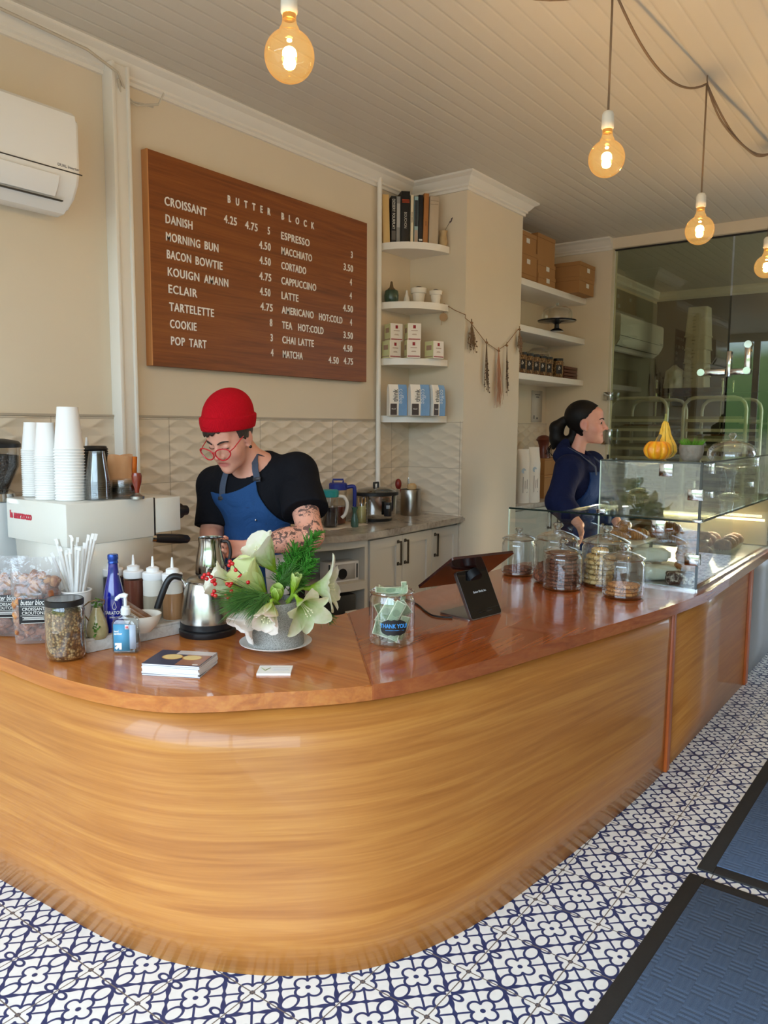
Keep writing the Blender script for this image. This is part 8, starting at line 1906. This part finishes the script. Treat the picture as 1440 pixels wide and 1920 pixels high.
# beanie, hair, glasses, earring, chain
hat_core = s_union([(H1.e(0, -.020, .070, (.086, .108, .098)), 1), (H1.e(0, -.045, .100, (.072, .080, .062)), .04)])
def hplane(P, off): q = H1.loc(P); return (q[:, 2]-(off+.40*q[:, 1]))*H1.k*.93
BEAN = NT('red_knit'); _v3 = BEAN.coord('Object'); _w3 = BEAN.n('ShaderNodeTexWave', wave_type='BANDS', bands_direction='X'); BEAN.l(_v3, _w3.inputs[0]); _w3.inputs['Scale'].default_value = 75; _w3.inputs['Distortion'].default_value = 0.6
_n3 = BEAN.noise(_v3, 180, 2.0); BEAN.principled(BEAN.mix(_n3, lin((168, 10, 24)), lin((196, 16, 34))), 0.9, spec=0.15, normal=BEAN.bump(BEAN.math('ADD', _w3.outputs[1], _n3), 0.35, 0.004)); BEAN = BEAN.m
hlo, hhi = bbox(H1.c, pad=0.24)
def hat_f(P):
    d = hat_core(P)-.004; d = np.maximum(d, -hplane(P, .050)); c_ = hat_core(P)-.013; band = np.maximum(c_, np.maximum(-hplane(P, .038), hplane(P, .092))); return smin(d, band, .006)
grow('beanie', hat_f, hlo, hhi, 0.0038, BEAN, man, mo1, iters=2)
sk1 = s_union(H1.skull()+[(H1.e(0, .062, .058, (.052, .030, .038)), .02)])
def hair_f(P):
    q = H1.loc(P); d = sk1(P)-.0085; lowf = np.where(q[:, 1] > .035, .064-.28*np.clip(q[:, 0], -.05, .06), .40*q[:, 1]+.038-.040)
    n = .004*np.sin(q[:, 0]*260+q[:, 2]*90); d = np.maximum(d, (lowf+n-q[:, 2])*.9); return np.maximum(d, hplane(P, .075))
grow('hair', hair_f, hlo, hhi, 0.0034, DKH, man, mo1)
H1.brows(DKH, man, mo1)
REDP = mat('red_glasses_frame', (196, 30, 44), 0.25, coat=0.3); LEN = glass('eyeglass_lens', (0.95, 0.96, 0.96), 0.6, 3.0, 0.06)
gl = MB(); GZ = -.004
def rim(q): return [H1.p(q*(.036+.0315*math.cos(a)*(1+.10*math.sin(a))), .1185-.010*abs(.3+.7*math.cos(a)*1)**2*(1 if math.cos(a) > 0 else .2), GZ+.0235*math.sin(a)-(0.004*math.cos(a)*-1)) for a in np.linspace(0, 2*math.pi, 33)[:-1]]
for q in (-1, 1): gl.tube([p-mo1 for p in rim(q)], 0.0026, 7, closed=True)
gl.tube([H1.p(x, .118, GZ+.006+.002*math.cos(x*300))-mo1 for x in (-.008, -.003, .003, .008)], 0.002, 7)
for q in (-1, 1): gl.tube([p-mo1 for p in (H1.p(q*.064, .110, GZ+.008), H1.p(q*.072, .085, GZ+.012), H1.p(q*.077, .02, GZ+.024), H1.p(q*.078, -.008, GZ+.030))], 0.0018*1.1, 7)
GL = gl.build('glasses', REDP, man)
for q in (-1, 1):
    b = MB(); pts = rim(q); cc = sum(pts, Vector())/len(pts); vs = [b.b.verts.new(p-mo1) for p in pts]; c_ = b.b.verts.new(cc-mo1)
    for i in range(len(vs)): b.b.faces.new((vs[i], vs[(i+1) % len(vs)], c_))
    b.build('lens', LEN, GL)
for q in (-1, 1): MB().ball(H1.p(q*.079, .004, -.036)-mo1, 0.0068, 14, 10).build('earring', mat('black_plug', (18, 16, 18), 0.15), man)
b = MB()
for k in range(26):
    a = -0.2+k*0.075; p_ = neck0+Vector((0, 0, .030))+(sx1*math.cos(a)*.073+fw1*math.sin(a)*.073)+Vector((0, 0, -.02*math.sin(a))); b.ball(p_-mo1, 0.0048, 8, 6)
b.build('chain_necklace', CHROME, man)
# ---------------------------------------------------------------- the woman behind the case
SK2 = skin_mat('skin_woman', (212, 156, 136)); BLH = mat('black_hair', (14, 11, 11), 0.55, spec=0.25, nscale=140, namp=0.5, bump=0.4, bscale=160, stretch=(1, 1, 0.4)); HOOD = cloth('navy_hoodie_fleece', (20, 27, 60), 160, 0.9, 0.6); DEN2 = cloth('blue_apron', (26, 52, 98), 260, 0.85, 0.4)
hc2 = Vector((3.015,1.163,1.474)); H2 = Head(hc2, fdir(0.96, 0.02, 0.30), fdir(0.0, 1, 0.02), 1.085)
neck2 = Vector((2.985,1.207,1.306)); shN = Vector((2.807,1.18,1.206)); shF = Vector((3.194,1.194,1.218)); elN = Vector((2.714,1.195,1.009)); wrN = Vector((2.678,1.042,0.878)); elF = Vector((3.169,1.078,0.982)); wrF = Vector((3.043,0.938,0.85))
ch2 = Vector((2.998,1.188,1.107)); wa2 = Vector((3.016,1.186,0.833)); pe2 = Vector((3.034,1.193,0.622)); fl2 = Vector((pe2.x, pe2.y, 0))
sx2 = (shF-shN).normalized(); fw2 = Vector((0, 0, 1)).cross(sx2).normalized()
if fw2.dot(H2.F) < 0: fw2 = -fw2
B2 = np.array([list(sx2), list(fw2), [0, 0, 1]])
torso2 = [(s_ell(ch2, (.150, .108, .15), B2), 1), (s_cap(shN, shF, .055, .055), .06), (s_ell(wa2, (.130, .10, .14), B2), .08), (s_ell(pe2, (.16, .12, .11), B2), .08)]
hL2, hR2 = pe2+sx2*.085, pe2-sx2*.085
legs2 = []
for hp_ in (hL2, hR2):
    kn = Vector((hp_.x, hp_.y, .48))+fw2*.02; an = Vector((hp_.x, hp_.y, .08)); legs2 += [(s_cap(hp_, kn, .08, .055), .04), (s_cap(kn, an, .052, .038), .02), (s_cap(an-Vector((0, 0, .03)), an+fw2*.15-Vector((0, 0, .048)), .038, .030), .03)]
arms2 = [(s_cap(shN, elN, .052, .042), .03), (s_cap(elN, wrN, .041, .027), .02), (s_cap(shF, elF, .052, .042), .03), (s_cap(elF, wrF, .041, .027), .02)]
hands2 = hand(wrN, Vector((2.622,1,0.814))-wrN, fdir(0.9, -0.2, 0.2), -1, 0.35, .08, .92)+hand(wrF, fdir(0.5, -0.6, 0.6), fdir(0.2, -0.9, 0), 1, 0.4, .08, .92)
neck2I = [(s_cap(neck2-Vector((0, 0, .03)), H2.p(0, -.026, -.06), .047, .041), .018)]
full2 = torso2+legs2+arms2+neck2I+[(s_union(H2.items(jaw=.94, mouth=.003, nose=0.8)), .02)]+hands2
wom = thing('person', 'person with black ponytail in navy hoodie and blue apron behind the pastry case', 'person', (fl2.x, fl2.y, 0)); mo2 = Vector((fl2.x, fl2.y, 0))
lo2, hi2 = bbox(fl2, H2.p(0, 0, .14), shN, shF, elN, elF, wrN, wrF, pad=.16); lo2[2] = -.01
def tone2(P): c = np.zeros((len(P), 4)); c[:, 3] = 1; c[:, 0] = H2.tone(P); return c
grow('body', s_union(full2), lo2, hi2, 0.0056, SK2, wom, mo2, tone2)
core2 = s_union(torso2+[(s_cap(shN, elN, .066, .062), .04), (s_cap(elN, elN.lerp(wrN, .45), .064, .058), .03), (s_cap(shF, elF, .066, .062), .04), (s_cap(elF, elF.lerp(wrF, .45), .064, .058), .03)])
HU = Vector((0, 0, .018))
hoodr = s_union([(s_cap(neck2+HU+fw2*-.070+Vector((0, 0, .008)), neck2+fw2*-.085-Vector((0, 0, .06)), .062, .052), 1), (s_cap(neck2+HU-fw2*.06+sx2*-.070, neck2+fw2*.075-sx2*.045-Vector((0, 0, .045)), .032, .022), .03), (s_cap(neck2+HU-fw2*.06+sx2*.070, neck2+fw2*.075+sx2*.045-Vector((0, 0, .045)), .032, .022), .03), (s_cap(neck2-fw2*.08-sx2*.06-Vector((0, 0, .03)), neck2-fw2*.08+sx2*.06-Vector((0, 0, .03)), .05), .03)])
def hoodie_f(P):
    d = smin(core2(P)-.016, hoodr(P), .025); q = P-np.array(neck2); t = np.linalg.norm(q-np.outer(q[:, 2], [0, 0, 1])-np.array(fw2)*.012*1, axis=1)
    d = smax(d, np.where(q[:, 2] > -.05, .056-t, -1.0), .006); return np.maximum(d, .62-P[:, 2])
grow('hoodie', hoodie_f, lo2, hi2, 0.0065, HOOD, wom, mo2, iters=2)
grow('trousers', shell_cut(infl(s_union([torso2[3]]+legs2), .012), [lambda P: P[:, 2]-.80, lambda P: .10-P[:, 2]]), lo2, hi2, .014, TRS, wom, mo2)
def apron2_f(P):
    d = np.abs(core2(P)-.016-.008)-.004; q = P-np.array(ch2); s = q @ np.array(sx2); f_ = q @ np.array(fw2); z = q[:, 2]
    d = np.maximum(d, z-.075); d = np.maximum(d, np.abs(s)-(.10+np.clip((.03-z)/.2, 0, 1)*.05)); d = np.maximum(d, -f_+.02); return np.maximum(d, -(z+.45))
grow('apron', apron2_f, lo2, hi2, .0048, DEN2, wom, mo2)
for sg in (-1, 1): MB().ribbon([p-mo2 for p in (ch2+fw2*.140+sx2*sg*.085+Vector((0, 0, .06)), ch2+fw2*.128+sx2*sg*.075+Vector((0, 0, .11)), neck2+fw2*.055+sx2*sg*.068-Vector((0, 0, .015)), neck2-fw2*.03+sx2*sg*.072+Vector((0, 0, .03)))], .026, sx2, .003).build('apron_strap', STRP, wom)
sk2 = s_union(H2.skull()+[(H2.e(0, .062, .058, (.052, .034, .038)), .02)])
def hair2_f(P):
    q = H2.loc(P); d = smin(sk2(P)-.0085, H2.e(0, -.030, .050, (.083, .094, .088))(P), .02); zc = np.clip(q[:, 2]-.004, 0, .12); line = q[:, 1]-(-.014+.50*zc+3.0*zc*zc+.002*np.sin(q[:, 2]*300))
    ear = np.linalg.norm((q-np.array([0, -.006, .0]))/np.array([1e3, .026, .034]), axis=1); d = np.maximum(d, line); d = np.maximum(d, (-.066-q[:, 2])); return np.maximum(d, np.where(np.abs(q[:, 0]) > .06, (1-ear)*.02, -1))
h2lo, h2hi = bbox(H2.c, pad=.26)
hr = grow('hair', hair2_f, h2lo, h2hi, .0042, BLH, wom, mo2, iters=2)
rt = H2.p(0, -.112, .012)
pt_f = s_union([(s_cap(H2.p(0, -.09, .028), H2.p(0, -.135, .022), .036, .022), 1), (s_cap(H2.p(0, -.125, .024), H2.p(0, -.166, -.016), .022, .040), .02), (s_cap(H2.p(0, -.166, -.020), H2.p(0, -.168, -.080), .042, .044), .03), (s_cap(H2.p(0, -.168, -.080), H2.p(0, -.185, -.135), .040, .012), .02), (s_cap(H2.p(.0, -.150, -.095), H2.p(.0, -.085, -.090), .030, .030), .02), (s_cap(H2.p(.0, -.06, -.03), H2.p(.0, -.078, -.098), .038, .026), .02)])
grow('ponytail', pt_f, h2lo, h2hi, .0048, BLH, wom, mo2, iters=2)
b = MB(); rnd = random.Random(6)
for k in range(16):
    a = H2.p(rnd.uniform(-.02, .02), -.175+rnd.uniform(-.02, .02), -.10); b.tube([p-mo2 for p in smooth_path_3([a, H2.p(rnd.uniform(-.02, .02), -.205+rnd.uniform(-.015, .015), -.135), H2.p(rnd.uniform(-.02, .02), -.205+rnd.uniform(-.03, .03), -.175+rnd.uniform(-.02, .01))], 4)], 0.0014, 4)
b.build('loose_strands', BLH, wom)
H2.brows(BLH, wom, mo2)
EYE = mat('eye_white', (226, 218, 210), 0.15, coat=0.4); IRIS = mat('dark_iris', (34, 22, 16), 0.1)
for q in (-1, 1):
    o = MB().ball(H2.p(q*.031, .0795, .0090)-mo2, 0.0114, 18, 12).build('eye', EYE, wom)
    MB().ball(H2.p(q*.0335, .0850, .0088)-mo2, 0.0072, 14, 10).build('iris', IRIS, o)
MB().ball(H2.p(.079, .002, -.034)-mo2, 0.0026, 8, 6).build('earring', CHROME, wom)
